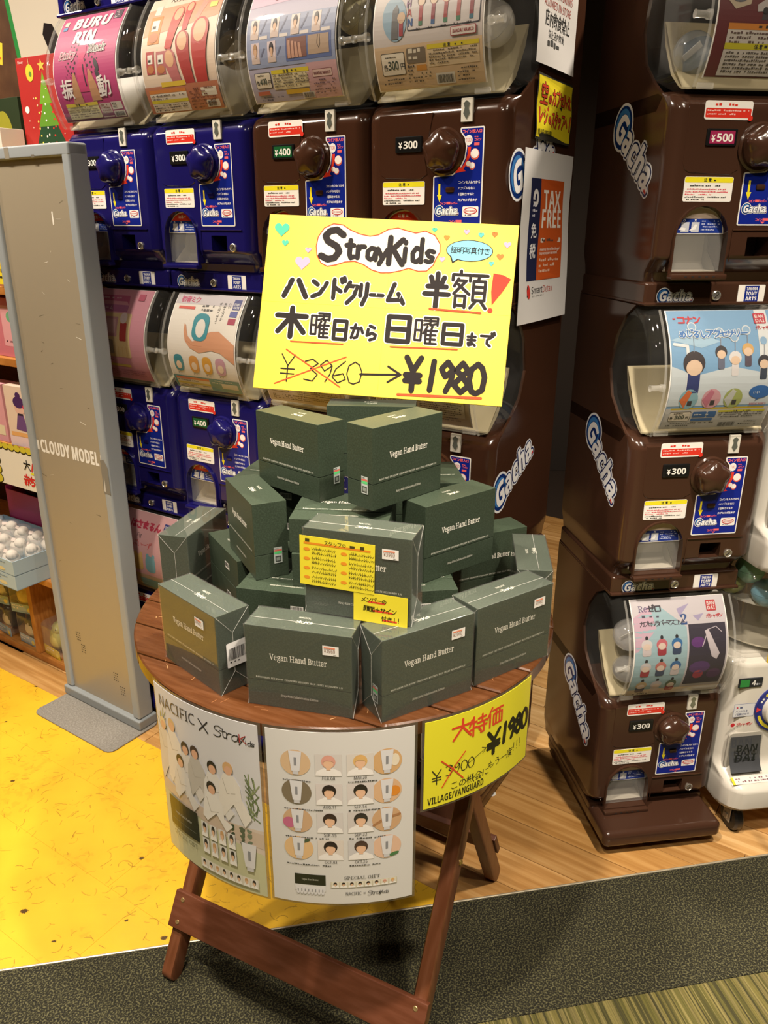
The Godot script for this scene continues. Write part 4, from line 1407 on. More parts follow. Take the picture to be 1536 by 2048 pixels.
func art_magenta(p: Print) -> void:
	start(p, "b83a78")
	p.rect(0, 0, 0.21, 0.012, "7a2050")
	for k in 70:
		var a := k * 2.399
		var r := 0.012 + 0.0058 * sqrt(k)
		p.oval(0.098 + cos(a) * r * 0.95, 0.125 + sin(a) * r * 0.9, 0.0034 - 0.00003 * k, 0.0034 - 0.00003 * k, "2a1020", 8)
	p.lay = 3
	p.poly(PackedVector2Array([Vector2(0.083, 0.155), Vector2(0.098, 0.166), Vector2(0.113, 0.155), Vector2(0.112, 0.138), Vector2(0.106, 0.128), Vector2(0.114, 0.115), Vector2(0.124, 0.06), Vector2(0.080, 0.06), Vector2(0.084, 0.115), Vector2(0.090, 0.128), Vector2(0.084, 0.138)]), "c83a74")
	p.lay = 4
	p.poly(PackedVector2Array([Vector2(0.052, 0.036), Vector2(0.088, 0.036), Vector2(0.083, 0.075), Vector2(0.074, 0.100), Vector2(0.068, 0.100), Vector2(0.062, 0.075)]), "b98a62")
	p.poly(PackedVector2Array([Vector2(0.118, 0.040), Vector2(0.150, 0.040), Vector2(0.142, 0.075), Vector2(0.126, 0.105), Vector2(0.120, 0.104), Vector2(0.118, 0.080)]), "c2906a")
	p.stroke(PackedVector2Array([Vector2(0.104, 0.115), Vector2(0.110, 0.072)]), 0.004, "3a1a30")
	for d in [[0.148, 0.112], [0.152, 0.090]]:
		p.oval(d[0], d[1], 0.006, 0.015, "3c3a40", 14, 0.5)
	p.stroke(PackedVector2Array([Vector2(0.044, 0.118), Vector2(0.052, 0.105), Vector2(0.066, 0.095)]), 0.0009, "4a1838")
	p.stroke(PackedVector2Array([Vector2(0.044, 0.095), Vector2(0.052, 0.080), Vector2(0.066, 0.068)]), 0.0009, "4a1838")
	p.lay = 5
	p.type("BURU", 0.048, 0.202, 0.026, "ece6e6", {"w": 0.118, "bold": true, "slant": 0.16, "fat": 0.0012})
	p.type("RIN", 0.062, 0.166, 0.026, "ece6e6", {"w": 0.068, "bold": true, "slant": 0.16, "fat": 0.0012})
	p.type("Pinky", 0.020, 0.132, 0.015, "ece6e6", {"w": 0.056, "serif": true, "slant": 0.3, "fat": 0.0012})
	p.type("Black", 0.118, 0.140, 0.015, "ece6e6", {"w": 0.056, "serif": true, "slant": 0.3, "fat": 0.0015})
	p.lay = 6
	p.type("Pinky", 0.020, 0.132, 0.015, "c03a78", {"w": 0.056, "serif": true, "slant": 0.3})
	p.type("Black", 0.118, 0.140, 0.015, "1a1418", {"w": 0.056, "serif": true, "slant": 0.3})
	p.brush("振", 0.020, 0.048, 0.042, 0.0044, "ece6e6")
	p.brush("動", 0.146, 0.046, 0.042, 0.0044, "ece6e6")
	p.lay = 4
	p.rect(0.012, 0.214, 0.014, 0.012, "d8d0c4")
	p.rect(0.012, 0.202, 0.014, 0.009, "4a8ac0")
	p.rect(0.176, 0.214, 0.026, 0.022, "3a2438")
	p.lay = 5
	p.fine(0.180, 0.230, 0.018, 4, 0.005, 0.003, "c8b0c0", 4)
	caution_box(p, 0.020, 0.004, 0.110, 0.034, "e2cc40", "e6dca8", "7a6a50", 5)
	p.rect(0.133, 0.003, 0.036, 0.030, "d8c8c0")
	p.rect(0.172, 0.018, 0.034, 0.016, "e0dcd4")
	p.lay = 3
	p.rect(0.172, 0.002, 0.036, 0.013, "e8e4dc")
	p.lay = 4
	p.bars(0.175, 0.004, 0.030, 0.009)
	p.fine(0.136, 0.028, 0.030, 4, 0.006, 0.0032, "8a5a48", 8)
	p.fine(0.175, 0.029, 0.028, 2, 0.006, 0.0032, "5a5450", 9)


func art_mitts(p: Print) -> void:
	start(p, "e6d2c0")
	p.poly(PackedVector2Array([Vector2(0, 0.150), Vector2(0.21, 0.176), Vector2(0.21, 0.222), Vector2(0, 0.212)]), "e6a07e")
	p.lay = 3
	p.brush("バスクッション", 0.055, 0.226, 0.010, 0.0014, "33302c", 1.0)
	# long red mitten shapes with a pale oval at the top, drawn back to front
	var order := [[0.160, 0.205, 0.010, 0.030, -0.35, "dc9c8c"], [0.122, 0.186, 0.011, 0.032, -0.06, "c83030"], [0.088, 0.165, 0.015, 0.046, -0.22, "c4382f"], [0.092, 0.078, 0.017, 0.040, 0.35, "bc6c70"], [0.126, 0.098, 0.019, 0.056, 0.20, "ac302c"], [0.168, 0.110, 0.024, 0.062, 0.03, "b8302a"]]
	for i in order.size():
		var m: Array = order[i]
		p.lay = 3 + i * 1.2
		var t := Transform2D(m[4], Vector2(m[0], m[1]))
		var pts := PackedVector2Array()
		for k in 13:
			var a := PI * k / 12.0
			pts.append(t * Vector2(m[2] * cos(a), m[3] * 0.62 + m[2] * 1.15 * sin(a)))
		pts.append(t * Vector2(-m[2] * 0.78, -m[3] * 0.2))
		pts.append(t * Vector2(-m[2] * 0.62, -m[3]))
		pts.append(t * Vector2(m[2] * 0.62, -m[3]))
		pts.append(t * Vector2(m[2] * 0.78, -m[3] * 0.2))
		p.poly(pts, m[5])
		p.lay += 0.6
		var q: Vector2 = t * Vector2(0, m[3] * 0.62)
		p.oval(q.x, q.y, m[2] * 0.72, m[2] * 0.98, "dcae88", 20, m[4])
	p.lay = 3
	for k in [[0.016, 0.134, 0.034, 0.060, "d88a3c"], [0.014, 0.076, 0.024, 0.044, "b8464a"], [0.044, 0.074, 0.026, 0.044, "b86a6e"]]:
		p.rect(k[0], k[1], k[2], k[3], k[4])
		p.lay = 4
		p.rect(k[0] + k[2] * 0.2, k[1] + k[3] * 0.45, k[2] * 0.6, k[3] * 0.4, "ece8e2")
		p.oval(k[0] + k[2] * 0.5, k[1] + k[3] * 0.22, k[2] * 0.42, k[3] * 0.18, "c07a4a", 14)
		p.lay = 5
		p.fine(k[0] + k[2] * 0.28, k[1] + k[3] * 0.68, k[2] * 0.46, 2, k[3] * 0.16, k[3] * 0.12, "2a2420", 6, 0.95)
		p.lay = 3
	p.rect(0.020, 0.198, 0.018, 0.022, "e0dcd6")
	p.rect(0.182, 0.214, 0.020, 0.018, "e8e8f0")
	p.lay = 4
	p.rect(0.184, 0.216, 0.016, 0.009, "2c3a94")
	p.rect(0.178, 0.196, 0.020, 0.012, "e8e070")
	p.lay = 11
	p.rect(0.0, 0.0, 0.21, 0.052, "c07a5c")
	p.lay = 12
	p.rect(0.052, 0.050, 0.070, 0.009, "e2c23a")
	p.rect(0.010, 0.002, 0.108, 0.044, "ebe4d8")
	p.rect(0.160, 0.026, 0.042, 0.016, "ece8dc")
	p.rect(0.166, 0.004, 0.036, 0.014, "e8e4e0")
	p.lay = 13
	p.rect(0.010, 0.039, 0.108, 0.007, "d8883c")
	p.rect(0.010, 0.020, 0.108, 0.006, "e0d430")
	p.bars(0.170, 0.006, 0.022, 0.010)
	p.lay = 14
	p.fine(0.014, 0.033, 0.098, 2, 0.006, 0.003, "6a6058", 3)
	p.fine(0.014, 0.014, 0.098, 3, 0.005, 0.003, "6a6058", 4)
	p.fine(0.126, 0.040, 0.070, 7, 0.006, 0.003, "7a4434", 5, 0.6)


func art_lilac(p: Print) -> void:
	start(p, "b8b4d0")
	p.poly(PackedVector2Array([Vector2(0, 0.172), Vector2(0.21, 0.186), Vector2(0.21, 0.24), Vector2(0, 0.24)]), "d6bcd8")
	p.lay = 3
	p.poly(PackedVector2Array([Vector2(0, 0.062), Vector2(0.21, 0.062), Vector2(0.21, 0.150), Vector2(0, 0.150)]), "93a0c4")
	p.rect(0.14, 0, 0.07, 0.062, "d2a8b0")
	p.lay = 4
	for k in [[0.050, 0.205], [0.130, 0.214]]:
		p.oval(k[0], k[1], 0.030, 0.014, "d8d2da", 18, -0.3)
		p.oval(k[0] + 0.012, k[1] - 0.016, 0.006, 0.007, "a83a48", 12)
		p.lay = 5
		p.oval(k[0], k[1], 0.024, 0.009, "b0a4bc", 18, -0.3)
		p.stroke(PackedVector2Array([Vector2(k[0] - 0.02, k[1] - 0.006), Vector2(k[0] + 0.02, k[1] + 0.008)]), 0.003, "e8e0d8")
		p.lay = 4
	var hair := ["3a2a26", "2e2426", "342a2c", "2a2224", "b8926a", "302628"]
	for k in 4:
		portrait(p, 0.010 + k * 0.049, 0.112, 0.020, 0.036, hair[k], "e6d8d4", "d8c4bc")
		p.stroke(PackedVector2Array([Vector2(0.035 + k * 0.049, 0.122), Vector2(0.043 + k * 0.049, 0.136), Vector2(0.047 + k * 0.049, 0.146)]), 0.0035, "6a7090")
		p.rect(0.032 + k * 0.049, 0.111, 0.020, 0.006, "e4dcd8")
	for k in 2:
		portrait(p, 0.012 + k * 0.040, 0.070, 0.020, 0.036, hair[4 + k], "e0d0d8", "d8c4bc")
		p.stroke(PackedVector2Array([Vector2(0.036 + k * 0.040, 0.082), Vector2(0.044 + k * 0.040, 0.094)]), 0.0035, "6a7090")
	p.rect(0.096, 0.068, 0.106, 0.042, "5a6ea8")
	p.lay = 5
	p.rect(0.099, 0.073, 0.046, 0.034, "8a5c50")
	p.rect(0.149, 0.075, 0.048, 0.032, "b8a08a")
	p.lay = 6
	for k in 4:
		p.poly(PackedVector2Array([Vector2(0.101 + k * 0.009, 0.073), Vector2(0.108 + k * 0.009, 0.073), Vector2(0.107 + k * 0.008, 0.103 - k * 0.002), Vector2(0.102 + k * 0.008, 0.103 - k * 0.002)]), "d0a08a")
	p.stroke(PackedVector2Array([Vector2(0.172, 0.106), Vector2(0.170, 0.092), Vector2(0.174, 0.084), Vector2(0.177, 0.090), Vector2(0.176, 0.106)]), 0.0008, "4a3a34")
	price_box(p, 0.012, 0.026, 0.040, 0.028, "400")
	caution_box(p, 0.055, 0.022, 0.090, 0.034, "e2cf28", "e8ddb8", "6a604c", 3)
	p.lay = 3
	p.rrect(0.152, 0.036, 0.046, 0.014, 0.002, "8a3a44")
	p.lay = 4
	p.rrect(0.153, 0.037, 0.044, 0.012, 0.0015, "e8ccc8")
	p.rect(0.082, 0.012, 0.056, 0.008, "e6bc30")
	p.rect(0.120, 0.002, 0.028, 0.011, "e8e4e0")
	p.rect(0.012, 0.014, 0.030, 0.007, "c86a58")
	p.lay = 5
	p.type("BANDAI NAMCO", 0.175, 0.0405, 0.005, "7a2a36", {"w": 0.038, "align": 0.5, "bold": true})
	p.bars(0.122, 0.003, 0.024, 0.009)
	p.fine(0.152, 0.030, 0.050, 5, 0.0055, 0.003, "7a5a6a", 5, 0.7)
	p.fine(0.014, 0.008, 0.060, 2, 0.005, 0.003, "4a4a6a", 6, 0.7)


func art_keyrings(p: Print) -> void:
	start(p, "d2cac8")
	p.rect(0, 0, 0.21, 0.070, "d8bc98")
	p.lay = 3
	p.rrect(0.068, 0.090, 0.138, 0.15, 0.003, "3a3848")
	p.lay = 4
	p.rrect(0.0695, 0.0915, 0.135, 0.15, 0.003, "d6cfd0")
	p.oval(0.042, 0.112, 0.024, 0.036, "8fb0c8", 20, 0.15)
	# letters down the side in mixed colours
	var cols := ["b83a34", "2c5aa0", "3a8a4c", "d8a42c", "7a3a7c"]
	p.lay = 6
	for i in 5:
		p.type("DOBIN"[i], 0.034 + i * 0.003, 0.226 - i * 0.015, 0.011, cols[i % 5], {"bold": true, "align": 0.5})
	var down := "ONSHINCHAN"
	for i in down.length():
		p.type(down[i], 0.054 + i * 0.0022, 0.232 - i * 0.0150, 0.0115, cols[(i + 2) % 5], {"bold": true, "align": 0.5})
	# little keyrings: a coloured stick with a round top and a bead chain
	for r in 2:
		for k in 5:
			var x := 0.090 + k * 0.024 + r * 0.004
			var y := 0.184 - r * 0.062
			p.lay = 5
			p.stroke(PackedVector2Array([Vector2(x, y + 0.022), Vector2(x, y + 0.040)]), 0.0042, "38406c")
			p.oval(x, y + 0.014, 0.0085, 0.0105, ["e6c890", "5a4038", "7a5a4a", "d88a90", "c8a070"][(k + r) % 5], 14)
			p.lay = 6
			p.oval(x, y + 0.011, 0.0065, 0.0065, "ecd0b4", 14)
			p.rect(x - 0.0035, y - 0.020, 0.007, 0.026, ["a83a3c", "943440", "a4383a", "b0524c", "903238"][k])
			p.rect(x - 0.0035, y - 0.026, 0.007, 0.007, ["3c7a58", "2c5a90", "3c7a58", "3c7a58", "2c6a80"][k])
			p.fine(x - 0.008, y - 0.031, 0.016, 1, 0.004, 0.0022, "5a5458", k)
	p.lay = 6
	p.poly(PackedVector2Array([Vector2(0.036, 0.080), Vector2(0.050, 0.080), Vector2(0.050, 0.126), Vector2(0.045, 0.134), Vector2(0.038, 0.126)]), "6a6a6c")
	p.rect(0.052, 0.084, 0.008, 0.024, "a83a40")
	p.oval(0.056, 0.112, 0.008, 0.009, "d8b898", 14)
	p.lay = 7
	p.rrect(0.152, 0.074, 0.048, 0.014, 0.002, "b03038")
	p.lay = 8
	p.rrect(0.1532, 0.0752, 0.0456, 0.0116, 0.0015, "e6dcd8")
	p.lay = 9
	p.type("BANDAI NAMCO", 0.176, 0.0785, 0.005, "a02c34", {"w": 0.039, "align": 0.5, "bold": true})
	price_box(p, 0.012, 0.024, 0.048, 0.036, "300")
	p.lay = 3
	p.rrect(0.064, 0.040, 0.038, 0.024, 0.003, "7a6c5c")
	p.rect(0.082, 0.028, 0.020, 0.009, "d8963c")
	p.lay = 4
	p.fine(0.068, 0.056, 0.030, 2, 0.010, 0.007, "e8e0d0", 2, 0.95)
	p.fine(0.064, 0.034, 0.016, 2, 0.006, 0.004, "4a4440", 2)
	caution_box(p, 0.106, 0.032, 0.098, 0.034, "e2cf28", "dcc6a4", "6a5c48", 6)
	p.lay = 3
	p.rect(0.118, 0.003, 0.036, 0.018, "e2ded6")
	p.lay = 4
	p.bars(0.121, 0.005, 0.030, 0.013)
	p.fine(0.064, 0.022, 0.048, 3, 0.006, 0.003, "6a5c48", 4)
	p.fine(0.160, 0.024, 0.040, 4, 0.006, 0.003, "5a4c40", 5)
	p.fine(0.012, 0.016, 0.044, 2, 0.006, 0.003, "5a4c40", 5)


func art_pink(p: Print) -> void:
	start(p, "dc9aae")
	p.lay = 3
	p.poly(PackedVector2Array([Vector2(0.030, 0.206), Vector2(0.128, 0.206), Vector2(0.140, 0.196), Vector2(0.132, 0.222), Vector2(0.028, 0.222), Vector2(0.018, 0.196)]), "c05a88")
	p.rrect(0.018, 0.178, 0.122, 0.018, 0.004, "b46a9c")
	p.rrect(0.010, 0.062, 0.150, 0.112, 0.004, "e6cc98")
	p.lay = 4
	p.fine(0.040, 0.212, 0.080, 1, 0.005, 0.005, "e8c8d4", 4)
	for k in 9:
		p.stroke(PackedVector2Array([Vector2(0.018 + k * 0.016, 0.064), Vector2(0.034 + k * 0.014, 0.090)]), 0.0016, "dcb878")
	p.brush("ミニチャーム", 0.026, 0.181, 0.012, 0.0018, "e8d4e4", 1.3)
	p.lay = 5
	for k in [[0.014, 0.116, 0.044, 0.046, "b08aa8"], [0.066, 0.114, 0.048, 0.050, "c894a0"], [0.030, 0.070, 0.070, 0.036, "a8a090"]]:
		p.rrect(k[0], k[1], k[2], k[3], 0.004, k[4])
	p.rrect(0.124, 0.104, 0.024, 0.046, 0.003, "c03a3c")
	p.lay = 6
	p.rrect(0.018, 0.120, 0.034, 0.034, 0.003, "7a96b8")
	p.rrect(0.072, 0.122, 0.036, 0.036, 0.003, "d8b0b4")
	p.oval(0.134, 0.162, 0.013, 0.014, "ecd8dc", 16)
	p.rect(0.166, 0.210, 0.022, 0.018, "c05a78")
	p.stroke(PackedVector2Array([Vector2(0.022, 0.110), Vector2(0.05, 0.098), Vector2(0.09, 0.106)]), 0.0012, "6a5a58")
	p.fine(0.030, 0.052, 0.100, 1, 0.006, 0.005, "8a5a78", 3)
	p.lay = 4
	p.rect(0.018, 0.036, 0.13, 0.007, "dcc060")
	p.rect(0.0, 0.0, 0.21, 0.030, "d0889c")
	p.lay = 5
	p.fine(0.014, 0.024, 0.180, 4, 0.0055, 0.003, "9a5a70", 6)


func art_hand(p: Print) -> void:
	start(p, "e8e4de")
	p.rect(0, 0.212, 0.21, 0.028, "c8c4cc")
	p.lay = 3
	p.brush("初音ミク", 0.016, 0.216, 0.0165, 0.0023, "c03a6c", 0.92)
	p.rect(0.016, 0.199, 0.052, 0.007, "d85a50")
	p.fine(0.090, 0.206, 0.045, 2, 0.010, 0.007, "5a5a5c", 3)
	for k in 3:
		p.place = Transform2D(-PI / 2, Vector2(-0.105 + 0.140 + k * 0.014, 0.014 + 0.222))
		p.brush(["ちいさくていい", "まるいフォルム", "ころころ"][k], 0, 0, 0.0085, 0.0010, "5a5a5c", 0.9)
	p.place = Transform2D(0.0, Vector2(-0.105, 0.014))
	p.rect(0.182, 0.204, 0.022, 0.026, "2a3480")
	p.rect(0.180, 0.186, 0.022, 0.015, "5a62a8")
	p.rect(0.180, 0.168, 0.022, 0.015, "a83a58")
	p.lay = 4
	p.type("TOMY", 0.193, 0.215, 0.006, "e8e8ec", {"w": 0.018, "align": 0.5, "bold": true})
	p.type("ARTS", 0.193, 0.207, 0.006, "e8e8ec", {"w": 0.018, "align": 0.5, "bold": true})
	# an open hand reaching in from the right with a teal pebble on its fingertips
	p.poly(PackedVector2Array([Vector2(0.210, 0.076), Vector2(0.210, 0.122), Vector2(0.160, 0.150), Vector2(0.136, 0.148), Vector2(0.116, 0.140), Vector2(0.098, 0.126), Vector2(0.080, 0.122), Vector2(0.064, 0.134), Vector2(0.054, 0.160), Vector2(0.049, 0.163), Vector2(0.049, 0.146), Vector2(0.056, 0.122), Vector2(0.072, 0.106), Vector2(0.100, 0.096), Vector2(0.140, 0.104), Vector2(0.168, 0.100)]), "d49a78")
	p.stroke(PackedVector2Array([Vector2(0.062, 0.122), Vector2(0.082, 0.112), Vector2(0.112, 0.112)]), 0.0010, "b87a5a")
	p.lay = 6
	p.rrect(0.076, 0.124, 0.050, 0.066, 0.018, "3a92a4")
	p.lay = 7
	p.oval(0.102, 0.154, 0.015, 0.022, "e6e2de", 18)
	for k in [[0.032, "2c8a9c"], [0.082, "d89a4c"], [0.124, "dca43a"], [0.166, "c89ab0"]]:
		p.lay = 4
		p.rrect(k[0] - 0.016, 0.046, 0.030, 0.042, 0.012, k[1])
		p.lay = 5
		p.oval(k[0] - 0.001, 0.062, 0.009, 0.010, "e8d2bc", 14)
		p.fine(k[0] - 0.010, 0.040, 0.018, 1, 0.004, 0.003, "6a6a70", 3)
	p.lay = 3
	p.rect(0, 0, 0.21, 0.034, "5a9aa0")
	p.lay = 4
	p.rect(0.008, 0.002, 0.108, 0.029, "e6dfcc")
	p.rect(0.152, 0.010, 0.050, 0.014, "dcdcd0")
	p.lay = 5
	p.rect(0.008, 0.025, 0.108, 0.006, "d87a50")
	p.rect(0.008, 0.012, 0.108, 0.005, "dccc50")
	p.fine(0.012, 0.020, 0.098, 1, 0.006, 0.003, "6a6a60", 5)
	p.fine(0.012, 0.008, 0.098, 2, 0.004, 0.0025, "6a6a60", 6)
	p.fine(0.124, 0.028, 0.070, 2, 0.006, 0.003, "d8e4e4", 6)


func art_bears(p: Print) -> void:
	start(p, "dcaab0")
	p.lay = 3
	p.brush("はさまるん", 0.048, 0.190, 0.026, 0.0048, "c02c50", 0.9)
	p.type("Fig", 0.086, 0.168, 0.010, "3a3438", {})
	p.brush("らぶいーず", 0.056, 0.138, 0.020, 0.0017, "d03a40", 0.9)
	for k in [[0.050, "d88a98"], [0.098, "dcb870"], [0.146, "7ab0c0"]]:
		p.rrect(k[0] - 0.018, 0.070, 0.038, 0.050, 0.014, k[1])
		p.oval(k[0] - 0.010, 0.120, 0.006, 0.007, k[1], 12)
		p.oval(k[0] + 0.012, 0.120, 0.006, 0.007, k[1], 12)
	p.rect(0.176, 0.190, 0.026, 0.030, "2a3480")
	p.rect(0.0, 0.0, 0.21, 0.058, "c0a888")
	p.lay = 4
	p.type("ARTS", 0.189, 0.196, 0.007, "e8e8ec", {"w": 0.020, "align": 0.5, "bold": true})
	p.type("TOMY", 0.189, 0.207, 0.007, "e8e8ec", {"w": 0.020, "align": 0.5, "bold": true})
	p.oval(0.050, 0.030, 0.026, 0.014, "9a6a4c", 16)
	p.rect(0.090, 0.010, 0.10, 0.034, "7aa49c")


func art_plain(p: Print, back: String, band: String) -> void:
	start(p, back)
	p.lay = 3
	p.rrect(0.020, 0.090, 0.170, 0.100, 0.006, band)
	p.lay = 4
	for k in 4:
		p.oval(0.045 + k * 0.040, 0.138, 0.014, 0.020, ["d8a890", "a8b8c8", "c8b070", "b890a8"][k], 16)
	p.fine(0.030, 0.205, 0.14, 2, 0.014, 0.009, "6a5048", 7)
	price_box(p, 0.012, 0.026, 0.048, 0.034, "300")
	caution_box(p, 0.072, 0.020, 0.128, 0.040, "e2cf28", "e4d8b4", "6a5c48", 6)
	p.fine(0.012, 0.016, 0.180, 3, 0.005, 0.003, "6a5c48", 4)


func art_cars(p: Print) -> void:
	start(p, "6a2228")
	p.rect(0.0, 0.150, 0.06, 0.09, "84303a")
	p.poly(PackedVector2Array([Vector2(0.075, 0.085), Vector2(0.21, 0.080), Vector2(0.21, 0.24), Vector2(0.095, 0.24)]), "474248")
	p.lay = 3
	p.fine(0.014, 0.222, 0.06, 1, 0.008, 0.012, "d8ccd0", 3, 0.95)
	for k in [[0.042, 0.184, 0.030], [0.034, 0.124, 0.026]]:
		var hexa := PackedVector2Array()
		for i in 6:
			hexa.append(Vector2(k[0], k[1]) + Vector2.from_angle(TAU * i / 6.0 + 0.3) * k[2])
		p.lay = 3
		p.poly(hexa, "c8b8a0")
		p.lay = 4
		p.oval(k[0], k[1], k[2] * 0.72, k[2] * 0.6, "5c6068", 16)
		p.stroke(PackedVector2Array([Vector2(k[0] - k[2] * 0.5, k[1] - k[2] * 0.3), Vector2(k[0] + k[2] * 0.6, k[1] + k[2] * 0.25)]), 0.004, "c8c8c8")
	for k in [[0.105, 0.158], [0.092, 0.104], [0.160, 0.100], [0.170, 0.166]]:
		p.lay = 4
		p.poly(PackedVector2Array([Vector2(k[0] - 0.026, k[1] - 0.008), Vector2(k[0] + 0.022, k[1] - 0.004), Vector2(k[0] + 0.028, k[1] + 0.010), Vector2(k[0] + 0.008, k[1] + 0.018), Vector2(k[0] - 0.010, k[1] + 0.012), Vector2(k[0] - 0.027, k[1] + 0.002)]), "c4bcbc")
		p.lay = 5
		p.poly(PackedVector2Array([Vector2(k[0] - 0.006, k[1] + 0.008), Vector2(k[0] + 0.006, k[1] + 0.014), Vector2(k[0] + 0.016, k[1] + 0.009), Vector2(k[0] + 0.008, k[1] + 0.004)]), "34343c")
		p.oval(k[0] - 0.012, k[1] - 0.006, 0.005, 0.005, "26242a", 12)
		p.oval(k[0] + 0.016, k[1] - 0.001, 0.005, 0.005, "26242a", 12)
	p.lay = 4
	p.rect(0.104, 0.184, 0.034, 0.020, "d0b890")
	p.rect(0.118, 0.090, 0.026, 0.024, "d6d2d4")
	p.oval(0.094, 0.132, 0.009, 0.012, "d8d4d4", 14)
	p.fine(0.116, 0.134, 0.028, 2, 0.007, 0.005, "d85a5c", 4, 0.95)
	p.rect(0.020, 0.003, 0.150, 0.076, "d6d0ca")
	p.lay = 5
	p.rect(0.020, 0.070, 0.150, 0.009, "d88a34")
	p.rect(0.020, 0.042, 0.150, 0.009, "d8d02c")
	p.lay = 6
	p.brush("注意", 0.072, 0.0432, 0.0065, 0.0009, "33302a", 1.3)
	p.fine(0.090, 0.0445, 0.030, 1, 0.004, 0.004, "33302a", 5)
	p.fine(0.072, 0.0725, 0.050, 1, 0.004, 0.004, "33302a", 6)
	p.fine(0.026, 0.064, 0.138, 3, 0.0065, 0.0036, "6a5450", 7)
	p.fine(0.026, 0.036, 0.138, 6, 0.0056, 0.0032, "5a5450", 8)
	p.fine(0.176, 0.060, 0.030, 8, 0.007, 0.003, "d0a8a4", 9, 0.6)


func art_sky(p: Print) -> void:
	start(p, "7fb0dc")
	p.poly(PackedVector2Array([Vector2(0, 0.052), Vector2(0.21, 0.052), Vector2(0.21, 0.110), Vector2(0.12, 0.128), Vector2(0.05, 0.112), Vector2(0, 0.130)]), "d4e0ea")
	p.poly(PackedVector2Array([Vector2(0.0, 0.180), Vector2(0.05, 0.196), Vector2(0.10, 0.176), Vector2(0.06, 0.164)]), "a8cce8")
	p.lay = 3
	p.rect(0.176, 0.110, 0.024, 0.13, "e4ecf2")
	p.stroke(PackedVector2Array([Vector2(0.006, 0.172), Vector2(0.032, 0.168), Vector2(0.034, 0.060)]), 0.006, "e4ecf2")
	p.brush("コナン", 0.018, 0.212, 0.0165, 0.0032, "c8303c", 0.95)
	p.fine(0.010, 0.220, 0.008, 1, 0.005, 0.005, "c8303c", 2)
	p.lay = 6
	p.brush("めじるしアクセサリー", 0.016, 0.183, 0.0165, 0.0050, "e8f2fa", 0.83, 1.0, 0.1)
	p.lay = 7
	p.brush("めじるしアクセサリー", 0.016, 0.183, 0.0165, 0.0026, "3a7ac4", 0.83, 1.0, 0.1)
	# hanging figures as plain coloured pegs
	for k in [[0.044, 0.118, 1.75, "3a3034", "2c3a78"], [0.098, 0.146, 0.95, "3a3438", "6a7088"], [0.126, 0.134, 1.0, "e6e6ea", "e2e0e4"], [0.152, 0.150, 0.95, "d8b070", "5a5060"], [0.184, 0.126, 1.0, "34343c", "3a4456"]]:
		var s: float = k[2]
		p.lay = 4
		p.stroke(PackedVector2Array([Vector2(k[0], k[1] + 0.022 * s), Vector2(k[0] + 0.002, k[1] + 0.044 * s)]), 0.0014, "8a90a0")
		p.oval(k[0] + 0.001, k[1] + 0.050 * s, 0.009, 0.010, "dce6ee", 16)
		p.oval(k[0], k[1] + 0.010 * s, 0.0125 * s, 0.013 * s, k[3], 18)
		p.rrect(k[0] - 0.007 * s, k[1] - 0.024 * s, 0.014 * s, 0.024 * s, 0.003, k[4])
		p.lay = 5
		p.oval(k[0], k[1] + 0.005 * s, 0.0092 * s, 0.0085 * s, "e8cdb4", 16)
		p.oval(k[0] + 0.001, k[1] + 0.050 * s, 0.0068, 0.0078, "8fb8de", 16)
	p.lay = 4
	for k in [[0.040, "d8703c", "8ab8c8"], [0.086, "c87890", "d8a4b0"], [0.130, "c8ccc8", "a8b468"]]:
		p.lay = 4
		p.oval(k[0], 0.066, 0.019, 0.020, k[2], 20)
		p.lay = 5
		p.poly(PackedVector2Array([Vector2(k[0] - 0.018, 0.064), Vector2(k[0] - 0.004, 0.085), Vector2(k[0] + 0.004, 0.080), Vector2(k[0] - 0.006, 0.048)]), k[1])
		p.rect(k[0] - 0.001, 0.053, 0.009, 0.010, "35343a")
	p.oval(0.182, 0.078, 0.022, 0.013, "2c6ab4", 20)
	p.poly(PackedVector2Array([Vector2(0.178, 0.068), Vector2(0.188, 0.067), Vector2(0.176, 0.060)]), "2c6ab4")
	p.rrect(0.172, 0.210, 0.024, 0.022, 0.002, "c83048")
	p.lay = 6
	p.type("BAN", 0.184, 0.2218, 0.007, "f0e8e8", {"w": 0.018, "align": 0.5, "bold": true})
	p.type("DAI", 0.184, 0.2128, 0.007, "f0e8e8", {"w": 0.018, "align": 0.5, "bold": true})
	p.brush("ガシャポン", 0.172, 0.198, 0.0078, 0.0011, "c8404c", 0.86)
	p.brush("いろいろ", 0.168, 0.0735, 0.007, 0.001, "e4ecf4", 1.0)
	p.lay = 3
	p.rect(0, 0, 0.21, 0.048, "d2d2d2")
	p.rect(0.010, 0.044, 0.19, 0.004, "d8bc28")
	price_box(p, 0.010, 0.018, 0.044, 0.022, "300")
	p.lay = 4
	p.rrect(0.057, 0.026, 0.028, 0.013, 0.002, "2c6ab0")
	p.rrect(0.087, 0.026, 0.018, 0.013, 0.002, "2c6ab0")
	p.rrect(0.057, 0.018, 0.044, 0.006, 0.001, "2c6ab0")
	caution_box(p, 0.108, 0.020, 0.096, 0.021, "d8d030", "cdcdcb", "5a5a58", 3)
	p.lay = 4
	p.bars(0.118, 0.003, 0.034, 0.010)
	p.fine(0.010, 0.012, 0.100, 2, 0.006, 0.003, "5a5a58", 5)
	p.fine(0.160, 0.012, 0.044, 2, 0.006, 0.003, "5a5a58", 6)
	p.lay = 5
	p.fine(0.060, 0.031, 0.042, 1, 0.004, 0.004, "e0e8f0", 4)
	p.lay = 8
	p.type("BANDAI NAMCO", 0.183, 0.0515, 0.0045, "b0404c", {"w": 0.034, "align": 0.5, "bold": true})


